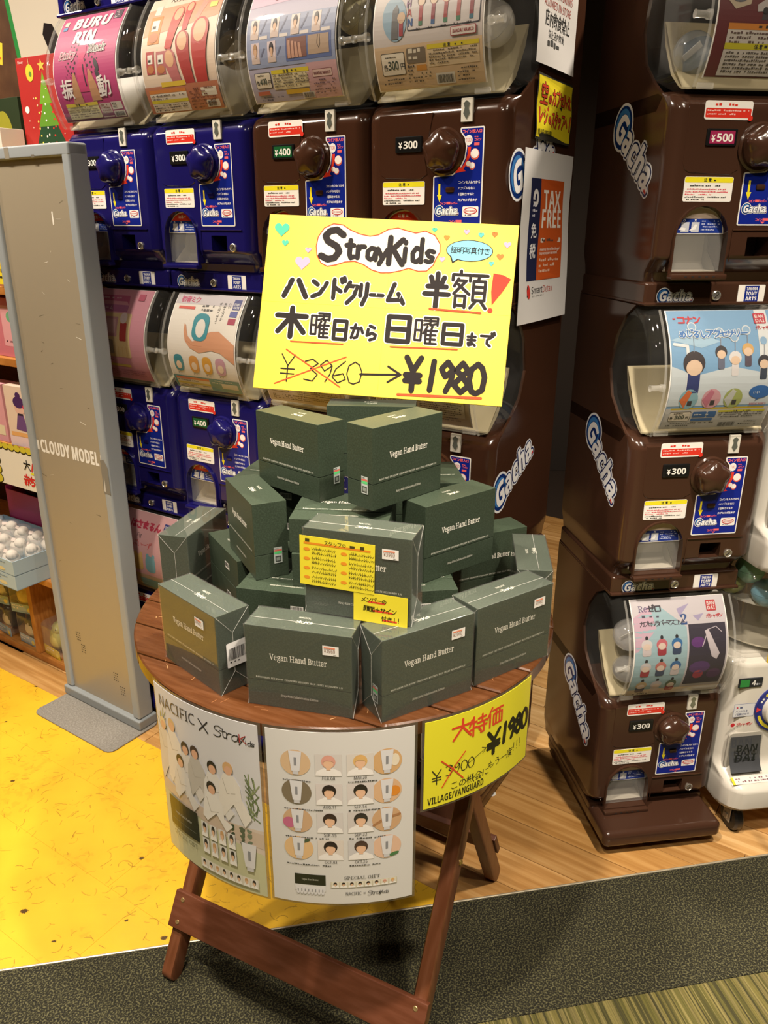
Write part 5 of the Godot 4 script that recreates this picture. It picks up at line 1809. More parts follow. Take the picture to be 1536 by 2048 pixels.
func art_mascots(p: Print) -> void:
	start(p, "d8d4de")
	p.poly(PackedVector2Array([Vector2(0, 0.012), Vector2(0.118, 0.012), Vector2(0.118, 0.175), Vector2(0.06, 0.225), Vector2(0, 0.200)]), "a8cad8")
	p.poly(PackedVector2Array([Vector2(0, 0.200), Vector2(0.0, 0.12), Vector2(0.05, 0.175), Vector2(0.04, 0.226)]), "d8b8d0")
	p.poly(PackedVector2Array([Vector2(0.10, 0.215), Vector2(0.13, 0.225), Vector2(0.105, 0.198)]), "b0a8d0")
	p.poly(PackedVector2Array([Vector2(0.135, 0.198), Vector2(0.160, 0.202), Vector2(0.146, 0.186)]), "b0a8d0")
	p.lay = 3
	p.rect(0.122, 0.030, 0.084, 0.150, "3a3446")
	p.type("Re:", 0.014, 0.212, 0.013, "6a5a8a", {"serif": true})
	p.brush("ゼロ", 0.034, 0.210, 0.0165, 0.0030, "3a3440", 0.95)
	p.fine(0.020, 0.199, 0.066, 1, 0.006, 0.006, "5a5468", 3, 0.9)
	p.brush("カプセルラバーマスコット", 0.012, 0.180, 0.0130, 0.0016, "4a4450", 0.66)
	p.type("2", 0.106, 0.180, 0.022, "3a5a9a", {"serif": true, "bold": true})
	p.lay = 4
	p.rrect(0.168, 0.206, 0.022, 0.024, 0.002, "c83844")
	p.brush("ガシャポン", 0.164, 0.191, 0.0088, 0.0014, "c8404c", 0.86)
	# charms: plain rounded bodies with a loop
	var cols := ["e0dce0", "d0707c", "3c78b4", "d6d2d8", "cc7a74", "3a6ca8", "d0b890", "d8d4dc", "5a7058"]
	for r in 3:
		for k in 3:
			var x := 0.026 + k * 0.034
			var y := 0.134 - r * 0.052
			p.lay = 4
			p.oval(x, y + 0.022, 0.0035, 0.005, "2a2830", 10)
			p.rrect(x - 0.010, y - 0.018, 0.020, 0.020, 0.005, ["d8d0d6", "a83a48", "3a4a6c"][(k + r) % 3])
			p.oval(x, y + 0.007, 0.0125, 0.012, cols[r * 3 + k], 16)
			p.lay = 5
			p.oval(x, y + 0.003, 0.0085, 0.0075, "ecd8cc", 14)
	# dark picture with a pale drifting figure, abstract
	p.lay = 4
	p.oval(0.142, 0.140, 0.016, 0.012, "6a3a84", 14)
	p.oval(0.150, 0.080, 0.024, 0.016, "5a3a78", 16)
	p.oval(0.186, 0.060, 0.016, 0.014, "54345e", 16)
	p.oval(0.150, 0.060, 0.012, 0.012, "a83c50", 14)
	p.lay = 5
	p.poly(PackedVector2Array([Vector2(0.158, 0.164), Vector2(0.166, 0.168), Vector2(0.178, 0.140), Vector2(0.192, 0.112), Vector2(0.186, 0.098), Vector2(0.174, 0.106), Vector2(0.166, 0.132)]), "d8d0dc")
	p.stroke(PackedVector2Array([Vector2(0.164, 0.166), Vector2(0.184, 0.172), Vector2(0.196, 0.160)]), 0.0016, "c8c0d0")
	p.stroke(PackedVector2Array([Vector2(0.160, 0.152), Vector2(0.152, 0.130)]), 0.002, "d8d0dc")
	p.type("BAN", 0.179, 0.2188, 0.0075, "f0e8e8", {"w": 0.017, "align": 0.5, "bold": true})
	p.type("DAI", 0.179, 0.2088, 0.0075, "f0e8e8", {"w": 0.017, "align": 0.5, "bold": true})
	p.lay = 3
	p.rect(0, 0, 0.21, 0.022, "d8d0c4")
	p.rect(0, 0.0, 0.21, 0.006, "d8bc60")
	price_box(p, 0.012, 0.000, 0.040, 0.015, "300")


# ---------------------------------------------------------------- rows of machines
func row_xf(col: int, tier: int) -> Transform3D:
	var along := Vector3(cos(deg_to_rad(31.97)), 0, sin(deg_to_rad(31.97)))
	var o := Vector3(0.089, -0.146 - 0.6 * tier, -1.557) + along * 0.2944 * col
	return Transform3D(Basis(Vector3.UP, deg_to_rad(-31.97)), o * GACHA + Vector3(0, EYE, 0))


func right_xf(tier: int) -> Transform3D:
	return Transform3D(Basis(Vector3.UP, deg_to_rad(8.28)), Vector3(0.631, -0.142 - 0.6 * tier, -1.495) * GACHA + Vector3(0, EYE, 0))


func build_machines() -> void:
	await make_machine_meshes()
	var blue := "191559"
	var brown := "3e261a"
	var dark := "1c1a18"
	var green := "1f5a34"
	var g1 := "machines in the stacked back row"
	var g2 := "machines of the stack beside the white machines"
	var add := func(col: int, tier: int, label: String, color: String, price: String, pc: String, art: Callable, opts: Dictionary) -> Node3D:
		opts.group = g1
		return machine("capsule_machine", label, row_xf(col, tier), color, price, pc, art, opts)
	add.call(-3, 0, "glossy dark blue capsule machine with a magenta insert", blue, "300", dark, art_magenta, {"warn": false, "vents": false})
	add.call(-2, 0, "glossy dark blue capsule machine with red mitten shapes on its insert", blue, "300", dark, art_mitts, {"vents": false})
	add.call(-1, 0, "glossy brown capsule machine with a lilac insert of portraits and rings", brown, "400", green, art_lilac, {})
	add.call(0, 0, "glossy brown capsule machine with a keyring insert, beside the paper notices", brown, "300", dark, art_keyrings, {"warn": false, "side": 1.0})
	add.call(-3, 1, "glossy dark blue capsule machine with a pink ribbon insert", blue, "300", dark, art_pink, {"vents": false})
	add.call(-2, 1, "glossy dark blue capsule machine with an open hand on its white insert", blue, "400", green, art_hand, {"vents": false})
	add.call(-1, 1, "brown capsule machine right behind the yellow price board", brown, "300", dark, func(p): art_plain(p, "d8c8b8", "b88a70"), {})
	add.call(0, 1, "brown capsule machine behind the gift boxes with a cream insert", brown, "300", dark, func(p): art_plain(p, "d6c49a", "a88a58"), {"side": 1.0})
	for k in [[-3, "dark blue bottom machine with a pink insert of bear shapes", art_bears], [-2, "dark blue bottom machine behind the pile of boxes", func(p): art_plain(p, "d8d0c8", "8aa8b0")], [-1, "brown bottom machine behind the round table", func(p): art_plain(p, "d0c8b8", "9a8a70")], [0, "brown bottom machine at the end of the row behind the table legs", func(p): art_plain(p, "d0c4c0", "a87a70")]]:
		var c: String = blue if k[0] < -1 else brown
		var opts := {"strip": false, "vents": k[0] > -2}
		if k[0] == 0: opts.side = 1.0
		var m: Node3D = add.call(k[0], 2, k[1], c, "300", dark, k[2], opts)
		machine_foot(m, c)
	add.call(-2, -1, "dark blue machine stacked above the one with the red mittens", blue, "300", dark, func(p): art_plain(p, "d0c8c8", "a08890"), {"vents": false})
	add.call(-1, -1, "brown machine stacked above the one with the lilac insert", brown, "300", dark, func(p): art_plain(p, "c8d0c8", "88a090"), {})
	add.call(0, -1, "brown machine stacked above the one with the keyring insert", brown, "300", dark, func(p): art_plain(p, "d0d0c0", "a8a070"), {})
	add.call(-3, -1, "dark blue machine stacked above the one with the magenta insert", blue, "300", dark, func(p): art_plain(p, "c8c8d0", "9088a8"), {"vents": false})
	var stack := [
		["brown capsule machine with a maroon toy car insert, topmost of its stack", "500", "9a2c54", art_cars],
		["brown capsule machine with a sky blue insert in the middle of its stack", "300", dark, art_sky],
		["brown capsule machine with a pale charm insert on a wheeled base", "300", dark, art_mascots]]
	for t in 3:
		var o := machine("capsule_machine", stack[t][0], right_xf(t), "402a1f", stack[t][1], stack[t][2], stack[t][3], {"group": g2, "flap": "cream", "side": -1.0, "strip": t < 2})
		if t == 2:
			machine_foot(o, "402a1f")
	# capsules still lying in the drums
	capsule(row_xf(0, 0), Vector3(0.088, 0.470, -0.045), "e6e4de", "clear capsule with a folded slip in the drum with the keyring insert", 0.036)
	capsule(row_xf(-1, 0), Vector3(0.086, 0.520, -0.055), "cfc8a4", "cream capsule in the drum with the lilac insert", 0.034)
	capsule(row_xf(-2, 0), Vector3(0.082, 0.488, -0.052), "a89468", "amber capsule in the drum with the red mittens insert", 0.036)
	capsule(right_xf(0), Vector3(-0.092, 0.420, -0.055), "7d8a96", "smoky blue capsule in the drum with the toy car insert", 0.034)
	capsule(right_xf(2), Vector3(-0.080, 0.490, -0.048), "c8c8c8", "milky capsule high in the drum with the pale charm insert", 0.036)
	capsule(right_xf(2), Vector3(-0.088, 0.414, -0.030), "a8a8a6", "milky capsule low in the drum with the pale charm insert", 0.030)


func capsule(xf: Transform3D, local: Vector3, color: String, label: String, r: float) -> void:
	var c := xf.scaled_local(Vector3.ONE * GACHA) * local
	var o := thing("capsule", label, "capsule", Transform3D(Basis.from_euler(Vector3(0.6, 0.3, 0.9)), c), "capsules inside the drums")
	var top := []
	var low := []
	for i in 9:
		var a := PI / 2.0 * i / 8.0
		top.append([maxf(r * cos(a), 0.0008), r * sin(a) + 0.0006])
		low.append([maxf(r * 0.985 * cos(a), 0.0008), -r * 0.985 * sin(a) - 0.0006])
	part(o, "lid", Shape.new().lathe(top, 18).mesh(), clear_mat(0.3, 0.08, color, 0.5))
	part(o, "cup", Shape.new().lathe(low, 18).mesh(), clear_mat(0.55, 0.1, color, 0.5))
	part(o, "slip", Shape.new().rbox(Vector3.ZERO, Vector3(r * 1.0, r * 0.7, 0.002), 0.0008, 1).mesh(), mat("d8d4cc", 0.6))
# ---------------------------------------------------------------- the folding table
func build_table() -> void:
	var ax := 26.7
	var o := thing("folding_table", "round slatted brown wooden folding table piled with green boxes", "table", at(TABLE.x, 0, TABLE.z, -ax))
	var stain := grain_mat("5e3c24", wood_tex, 0.25, Vector3(1.6, 6, 12), Vector3.ZERO, wood_fine, 0.015)
	var leg_wood := grain_mat("7a4e38", wood_tex, 0.36, Vector3(9, 1.2, 9), Vector3(0.3, 0.1, 0.2), wood_fine, 0.01)
	var rail_wood := grain_mat("6f4331", wood_tex, 0.45, Vector3(1.4, 8, 8), Vector3(0.1, 0.4, 0.6), wood_fine, 0.008)
	var lie := Basis(Vector3(1, 0, 0), Vector3(0, 0, 1), Vector3(0, -1, 0))   # x, y of a drawing onto x, z of the table
	# slats of the round top
	var seams := [-0.352, -0.303, -0.230, -0.157, -0.084, -0.011, 0.062, 0.135, 0.208, 0.281, 0.352]
	var r := RIM - 0.002
	for i in seams.size() - 1:
		var a: float = seams[i] + 0.0022
		var b: float = seams[i + 1] - 0.0022
		var pts := PackedVector2Array()
		for k in 15:
			var y := lerpf(a, b, k / 14.0)
			pts.append(Vector2(sqrt(maxf(r * r - y * y, 0.0)), y))
		for k in 15:
			var y := lerpf(b, a, k / 14.0)
			pts.append(Vector2(-sqrt(maxf(r * r - y * y, 0.0)), y))
		var clean := PackedVector2Array()
		for p in pts:
			if clean.is_empty() or clean[-1].distance_to(p) > 0.0005:
				clean.append(p)
		if clean[0].distance_to(clean[-1]) < 0.0005:
			clean.remove_at(clean.size() - 1)
		part(o, "slat", Shape.new().prism(clean, 0.022, 0.0, Transform3D(lie, Vector3(0, TOP, 0)), 0.0022).mesh(), stain)
	var scuff := Print.new(self)
	scuff.step = 0.0001
	var dice := RandomNumberGenerator.new()
	dice.seed = 5
	for k in 90:
		var a := dice.randf_range(-0.6, PI + 0.6)
		var d := dice.randf_range(0.20, 0.340)
		var c := Vector2(cos(a) * d, -sin(a) * d)
		var e := c + Vector2.from_angle(dice.randf() * TAU) * dice.randf_range(0.002, 0.014)
		if e.length() < 0.343:
			scuff.stroke(PackedVector2Array([c, (c + e) / 2.0 + Vector2(0.0006, 0.0004), e]), dice.randf_range(0.0003, 0.0009), ["a8784c", "c09466", "8a5c3a"][k % 3])
	part(o, "scratches", scuff.mesh(), ink, Transform3D(Basis(Vector3.RIGHT, -PI / 2), Vector3(0, TOP + 0.0001, 0)), "pale scratches in the varnish")
	# battens under the top
	for x in [-0.165, 0.165]:
		part(o, "batten", Shape.new().rbox(Vector3(x, TOP - 0.036, 0), Vector3(0.03, 0.026, 0.52), 0.003, 1).mesh(), stain)
	# two crossing pairs of legs
	var pairs := [[0.483, 0.265, -0.149, 1.0], [0.434, -0.246, 0.130, -1.0]]
	for q in pairs:
		for s in [-1.0, 1.0]:
			var low := Vector3(s * q[0] / 2.0, 0.0, q[1])
			var high := Vector3(s * q[0] / 2.0, TOP - 0.048, q[2] + (q[1] - q[2]) * 0.048 / TOP)
			var up := (high - low).normalized()
			var side := Vector3(1, 0, 0)
			var front := side.cross(up)
			var rings := []
			var l := (high - low).length()
			for e in [[0.0, 0.55], [0.006, 0.9], [0.014, 1.0], [l - 0.004, 1.0], [l, 0.9]]:
				var ring := PackedVector3Array()
				for c in [[-1, -0.75], [-0.8, -1], [0.8, -1], [1, -0.75], [1, 0.75], [0.8, 1], [-0.8, 1], [-1, 0.75]]:
					ring.append(Vector3.ZERO + side * c[0] * 0.0135 + front * c[1] * 0.0175 * e[1] + up * e[0])
				rings.append(ring)
			# stand the foot flat on the floor
			var leg := Shape.new().loft(rings)
			var lowest := INF
			for v in leg.t:
				lowest = minf(lowest, v.y)
			var m := part(o, "leg", leg.mesh(), leg_wood, move(low.x, -lowest + 0.0003, low.z))
			if s > 0 and q[3] > 0:
				part(m, "bolt", Shape.new().lathe([[0.001, 0.0], [0.006, 0.0], [0.006, 0.002], [0.003, 0.0035], [0.001, 0.0035]], 14, Transform3D(Basis(Vector3.BACK, -PI / 2), up * 0.38 + side * 0.0135)).mesh(), mat("b8a060", 0.3, {"metallic": 0.8}))
	# rails screwed on the legs
	for q in pairs:
		var h := 0.126
		var z: float = q[1] + (q[2] - q[1]) * h / TOP
		var tilt := atan2(q[2] - q[1], TOP)
		var rail := part(o, "rail", Shape.new().rbox(Vector3.ZERO, Vector3(q[0] + 0.036, 0.066, 0.014), 0.0025, 1).mesh(), rail_wood, Transform3D(Basis(Vector3.RIGHT, tilt), Vector3(0, h, z + q[3] * 0.0262)))
		if q[3] > 0:
			for s in [-1.0, 1.0]:
				for y in [-0.020, 0.020]:
					var sc := part(rail, "screw", Shape.new().lathe([[0.001, 0.0], [0.0042, 0.0], [0.0042, 0.0008], [0.0032, 0.0014], [0.001, 0.0008]], 14, Transform3D(Basis(Vector3.RIGHT, PI / 2), Vector3(s * (q[0] / 2.0 - 0.002), y, 0.0068))).mesh(), mat("b49a6a", 0.35, {"metallic": 0.7}))
					sc.name = "screw"


# ---------------------------------------------------------------- laminated sheets taped round the rim
func rim_sheet(called: String, label: String, category: String, angle: float, width: float, height: float, border: float, paper: String, draw: Callable) -> Node3D:
	var o := thing(called, label, category, at(TABLE.x, TOP - 0.004 - height / 2.0, TABLE.z, angle))
	var bow := func(p: Vector3) -> Vector3:
		var rr := RIM + 0.0012
		var k := p.x / rr
		# the free lower edge hangs a little flatter than the rim
		return Vector3(sin(k) * (rr + p.z), p.y, cos(k) * (rr + p.z))
	var plate := func(w: float, h: float, t: float, z: float) -> ArrayMesh:
		var s := Shape.new()
		var rings := []
		for i in 21:
			var x := lerpf(-w / 2.0, w / 2.0, i / 20.0)
			rings.append(PackedVector3Array([bow.call(Vector3(x, -h / 2.0, z)), bow.call(Vector3(x, h / 2.0, z)), bow.call(Vector3(x, h / 2.0, z + t)), bow.call(Vector3(x, -h / 2.0, z + t))]))
		return s.loft(rings).mesh()
	part(o, "lamination", plate.call(width + border * 2.0, height + border * 2.0, 0.0003, 0.0), clear_mat(0.3, 0.1, "6a645a", 0.5), Transform3D(), "clear laminate border")
	var sheet := part(o, "sheet", plate.call(width, height, 0.0004, 0.0006), mat(paper, 0.3))
	var p := Print.new(self)
	p.bend = bow
	p.cut = 0.014
	p.cut_axis = 0
	p.place = Transform2D(0.0, Vector2(-width / 2.0, -height / 2.0))
	p.lay = 8
	draw.call(p)
	part(sheet, "print", p.mesh(), ink_gloss)
	return o


func tube_icon(p: Print, x: float, y: float, s: float) -> void:
	p.poly(PackedVector2Array([Vector2(x - 0.24 * s, y + 0.5 * s), Vector2(x + 0.24 * s, y + 0.5 * s), Vector2(x + 0.15 * s, y - 0.36 * s), Vector2(x - 0.15 * s, y - 0.36 * s)]), "d8d8dc")
	p.rect(x - 0.11 * s, y - 0.5 * s, 0.22 * s, 0.14 * s, "c8c8cc")
	p.lay += 1
	p.rect(x - 0.045 * s, y - 0.10 * s, 0.09 * s, 0.34 * s, "8a8c92")
	p.lay -= 1


func build_rim_sheets() -> void:
	var wlam := 0.004
	# group poster
	rim_sheet("group_poster", "laminated poster of a white-clad group with a dark box and gift text", "poster", -32.9, 0.200, 0.293, wlam, "cfcfd2", func(p: Print):
		var w := 0.200
		var h := 0.293
		p.rect(0, 0, w, 0.118, "c3c3a0")
		p.poly(PackedVector2Array([Vector2(0, 0.118), Vector2(w, 0.075), Vector2(w, 0.118)]), "cfc2b4")
		p.lay = 9
		p.poly(PackedVector2Array([Vector2(0, 0.110), Vector2(w, 0.086), Vector2(w, 0.112), Vector2(0, 0.132)]), "c8b6a4")
		for k in 26:
			var a := k * 0.7
			p.stroke(PackedVector2Array([Vector2(0.006 + 0.012 * absf(sin(a)), 0.150 + k * 0.0036), Vector2(0.002 + 0.026 * absf(cos(a * 1.3)), 0.168 + k * 0.0036)]), 0.0014, ["8a9060", "a8a878", "74804e"][k % 3])
			p.stroke(PackedVector2Array([Vector2(0.196 - 0.014 * absf(sin(a)), 0.132 + k * 0.0024), Vector2(0.198 - 0.022 * absf(cos(a * 1.3)), 0.146 + k * 0.0026)]), 0.0018, ["6a7a52", "88946a", "5a6a48"][k % 3])
		p.lay = 10
		for k in 40:
			p.oval(0.165 + 0.016 * sin(k * 2.1), 0.098 + 0.015 * cos(k * 1.3), 0.004, 0.0025, ["5a6650", "74806a", "48543e"][k % 3], 8, k)
		p.lay = 9
		p.type("NACIFIC", 0.014, 0.262, 0.0165, "3a3a3e", {"w": 0.082})
		p.stroke(PackedVector2Array([Vector2(0.104, 0.258), Vector2(0.120, 0.276)]), 0.0022, "2e2e32")
		p.stroke(PackedVector2Array([Vector2(0.120, 0.258), Vector2(0.104, 0.276)]), 0.0022, "2e2e32")
		p.brush("Stray", 0.128, 0.258, 0.020, 0.0013, "2a2a2e", 0.46, 1.0, 0.06)
		p.brush("K", 0.168, 0.258, 0.017, 0.0013, "a83a3a", 0.5)
		p.brush("ids", 0.178, 0.257, 0.010, 0.0012, "2a2a2e", 0.52)
		# eight people in white, standing, sitting and reclining
		var who := [[0.018, 0.232, "d8c4a0", 0.115], [0.042, 0.240, "c8ac84", 0.118], [0.070, 0.214, "3a3230", 0.085], [0.090, 0.216, "4a3c34", 0.090], [0.122, 0.204, "2c2826", 0.085], [0.150, 0.212, "d0a878", 0.095], [0.056, 0.186, "2e2a28", 0.080], [0.118, 0.168, "2c2826", 0.070]]
		for i in who.size():
			var q: Array = who[i]
			p.lay = 11 + i * 0.8
			p.poly(PackedVector2Array([Vector2(q[0] - 0.008, q[1] - 0.010), Vector2(q[0] + 0.008, q[1] - 0.010), Vector2(q[0] + 0.018, q[1] - 0.026), Vector2(q[0] + 0.020, q[1] - 0.048), Vector2(q[0] + 0.034, q[1] - q[3] * 0.8), Vector2(q[0] + 0.022, q[1] - q[3]), Vector2(q[0] + 0.006, q[1] - q[3] * 0.62), Vector2(q[0] - 0.012, q[1] - q[3] * 0.9), Vector2(q[0] - 0.020, q[1] - q[3] * 0.8), Vector2(q[0] - 0.016, q[1] - 0.028)]), ["d2ccc2", "dedad2", "d6d2cc", "bcb8b0", "dcdad6", "e0dcd4", "d4d2ce", "e2dfda"][i])
			p.lay += 0.25
			p.stroke(PackedVector2Array([Vector2(q[0] - 0.010, q[1] - 0.020), Vector2(q[0] - 0.004, q[1] - 0.044), Vector2(q[0] + 0.010, q[1] - 0.040)]), 0.0009, "b0aaa0")
			p.oval(q[0], q[1], 0.0085, 0.0105, q[2], 14)
			p.lay += 0.25
			p.oval(q[0] + 0.0005, q[1] - 0.004, 0.0062, 0.0078, "d8aa8c", 14)
		p.lay = 18
		p.poly(PackedVector2Array([Vector2(0.016, 0.052), Vector2(0.084, 0.052), Vector2(0.084, 0.106), Vector2(0.016, 0.106)]), "23291f")
		p.lay = 19
		p.type("Vegan Hand Butter", 0.050, 0.079, 0.0042, "c8c8b8", {"w": 0.040, "align": 0.5, "serif": true})
		p.rect(0.022, 0.066, 0.056, 0.0005, "8a9080")
		p.type("SPECIAL GIFT", 0.022, 0.036, 0.0075, "5a5c4a", {"w": 0.056, "serif": true})
		for r in 2:
			for k in 4:
				portrait(p, 0.092 + k * 0.0165, 0.072 - r * 0.030, 0.0125, 0.027, ["2c2826", "34302c", "c8a070", "3a3230"][(k + r) % 4], "d6d6d2")
		p.lay = 19
		tube_icon(p, 0.176, 0.066, 0.050)
		p.lay = 18
		p.rect(0.084, 0.010, 0.104, 0.018, "d6d2c4")
		for k in 8:
			p.lay = 19
			portrait(p, 0.086 + k * 0.0128, 0.011, 0.0105, 0.016, ["2c2826", "34302c", "c8a070", "3a3230"][k % 4], "dedad0"))
	# birthday poster
	rim_sheet("date_poster", "laminated white poster with rows of portraits, hand cream tubes and dates", "poster", 1.3, 0.200, 0.290, wlam, "d4d3d1", func(p: Print):
		var dates := ["FEB.08", "MAR.20", "AUG.11", "SEP.14", "SEP.15", "SEP.22", "OCT.03", "OCT.25"]
		var hair := ["d8a090", "d8b070", "2c2624", "2e2826", "3a2c28", "34302e", "2c2624", "4a3a34"]
		var back := ["cfcbc8", "d4cec8", "d2ccca", "d2ccca", "cfcbca", "ccc6c4", "d8d0c8", "c8c6c8"]
		var tint := ["d2b490", "cfa878", "7c705c", "d6b08a", "c8a684", "c8a27c", "dcb888", "dcb89e"]
		for r in 4:
			var y := 0.222 - r * 0.0475
			for s in 2:
				var i := r * 2 + s
				p.lay = 8
				p.oval(0.040 if s == 0 else 0.162, y + 0.0185, 0.0205, 0.0205, tint[i], 28)
				p.lay = 9
				if i == 4: p.oval(0.028, y + 0.014, 0.009, 0.009, "c0688a", 12)
				if i == 3: p.oval(0.172, y + 0.017, 0.0085, 0.0085, "d88a34", 14)
				if i == 6: p.oval(0.050, y + 0.032, 0.007, 0.003, "4a5a44", 10, 0.4)
				if i == 7: p.oval(0.172, y + 0.004, 0.008, 0.003, "4a7a4c", 10, 0.3)
				if i == 1: p.oval(0.173, y + 0.020, 0.006, 0.010, "e2d8c4", 12)
				if i == 5: p.stroke(PackedVector2Array([Vector2(0.144, y + 0.010), Vector2(0.160, y + 0.020), Vector2(0.180, y + 0.024)]), 0.004, "a87a54")
				p.lay = 10
				tube_icon(p, 0.040 if s == 0 else 0.162, y + 0.0185, 0.037)
				p.lay = 8
				portrait(p, 0.0665 if s == 0 else 0.1085, y, 0.0355, 0.0345, hair[i], back[i], "ece9e6")
				p.lay = 9
				p.type(dates[i], 0.0842 if s == 0 else 0.1262, y - 0.0062, 0.0046, "3a3a3c", {"w": 0.017, "align": 0.5})
				p.fine(0.022 if s == 0 else 0.110, y - 0.0112, 0.074, 1, 0.004, 0.0022, "4a4a4a", i, 0.95)
		p.lay = 8
		p.rect(0.032, 0.032, 0.044, 0.020, "23291f")
		p.rect(0.032, 0.022, 0.044, 0.011, "d8d8d8")
		p.lay = 9
		p.type("Vegan Hand Butter", 0.054, 0.0415, 0.0028, "c8c8b8", {"w": 0.024, "align": 0.5, "serif": true})
		for k in 8:
			tube_icon(p, 0.0365 + k * 0.0050, 0.0225, 0.014)
		p.type("SPECIAL GIFT", 0.1275, 0.0450, 0.0050, "3a3c36", {"w": 0.050, "align": 0.5, "serif": true})
		p.rect(0.083, 0.030, 0.094, 0.011, "cfcab4")
		for k in 8:
			p.lay = 10
			portrait(p, 0.0845 + k * 0.0116, 0.0308, 0.0100, 0.0096, hair[(k + 2) % 8], "dcd8c8")
		p.lay = 9
		p.type("NACIFIC", 0.104, 0.0160, 0.0052, "44464a", {"w": 0.022})
		p.type("×", 0.129, 0.0160, 0.0052, "44464a", {})
		p.brush("Stray", 0.134, 0.0135, 0.0090, 0.0006, "2e2e32", 0.42, 1.0, 0.06)
		p.brush("Kids", 0.151, 0.0140, 0.0075, 0.0006, "2e2e32", 0.42, 1.0, 0.06))
	# hand-lettered price sheet
	rim_sheet("price_sheet", "yellow hand-lettered price sheet with a crossed-out price, taped to the rim", "sign", 36.2, 0.202, 0.142, wlam, "e3dc33", func(p: Print):
		p.brush("大", 0.040, 0.098, 0.036, 0.0036, "d8442c")
		p.brush("特", 0.068, 0.096, 0.034, 0.0034, "d8442c")
		p.brush("価", 0.100, 0.098, 0.034, 0.0034, "d8442c")
		p.brush("¥", 0.098, 0.050, 0.044, 0.0066, "16160e", 1.0, 0.85)
		p.brush("1980", 0.128, 0.056, 0.040, 0.0070, "16160e", 0.52, 0.8)
		p.stroke(PackedVector2Array([Vector2(0.068, 0.054), Vector2(0.102, 0.068)]), 0.0009, "2a2a20")
		p.stroke(PackedVector2Array([Vector2(0.094, 0.072), Vector2(0.102, 0.068), Vector2(0.096, 0.061)]), 0.0009, "2a2a20")
		p.brush("¥", 0.008, 0.036, 0.028, 0.0016, "2a2a20", 1.0, 0.8)
		p.brush("3900", 0.028, 0.044, 0.022, 0.0013, "2a2a20", 0.55)
		p.lay = 9
		p.stroke(PackedVector2Array([Vector2(0.026, 0.074), Vector2(0.044, 0.056), Vector2(0.062, 0.034)]), 0.0019, "d8442c")
		p.stroke(PackedVector2Array([Vector2(0.064, 0.078), Vector2(0.046, 0.058), Vector2(0.028, 0.030)]), 0.0019, "d8442c")
		p.lay = 8
		p.brush("この機会に", 0.040, 0.019, 0.0155, 0.0011, "2a2a20", 0.9)
		p.brush("もう一度", 0.106, 0.027, 0.0145, 0.0011, "2a2a20", 0.95)
		p.brush("!!!", 0.158, 0.030, 0.018, 0.0010, "2a2a20", 0.6)
		p.type("VILLAGE/VANGUARD", 0.006, 0.0055, 0.0115, "2a2a1a", {"w": 0.094, "bold": true}))


# ---------------------------------------------------------------- the pile of gift boxes
const BOX := Vector3(0.147, 0.122, 0.0535)


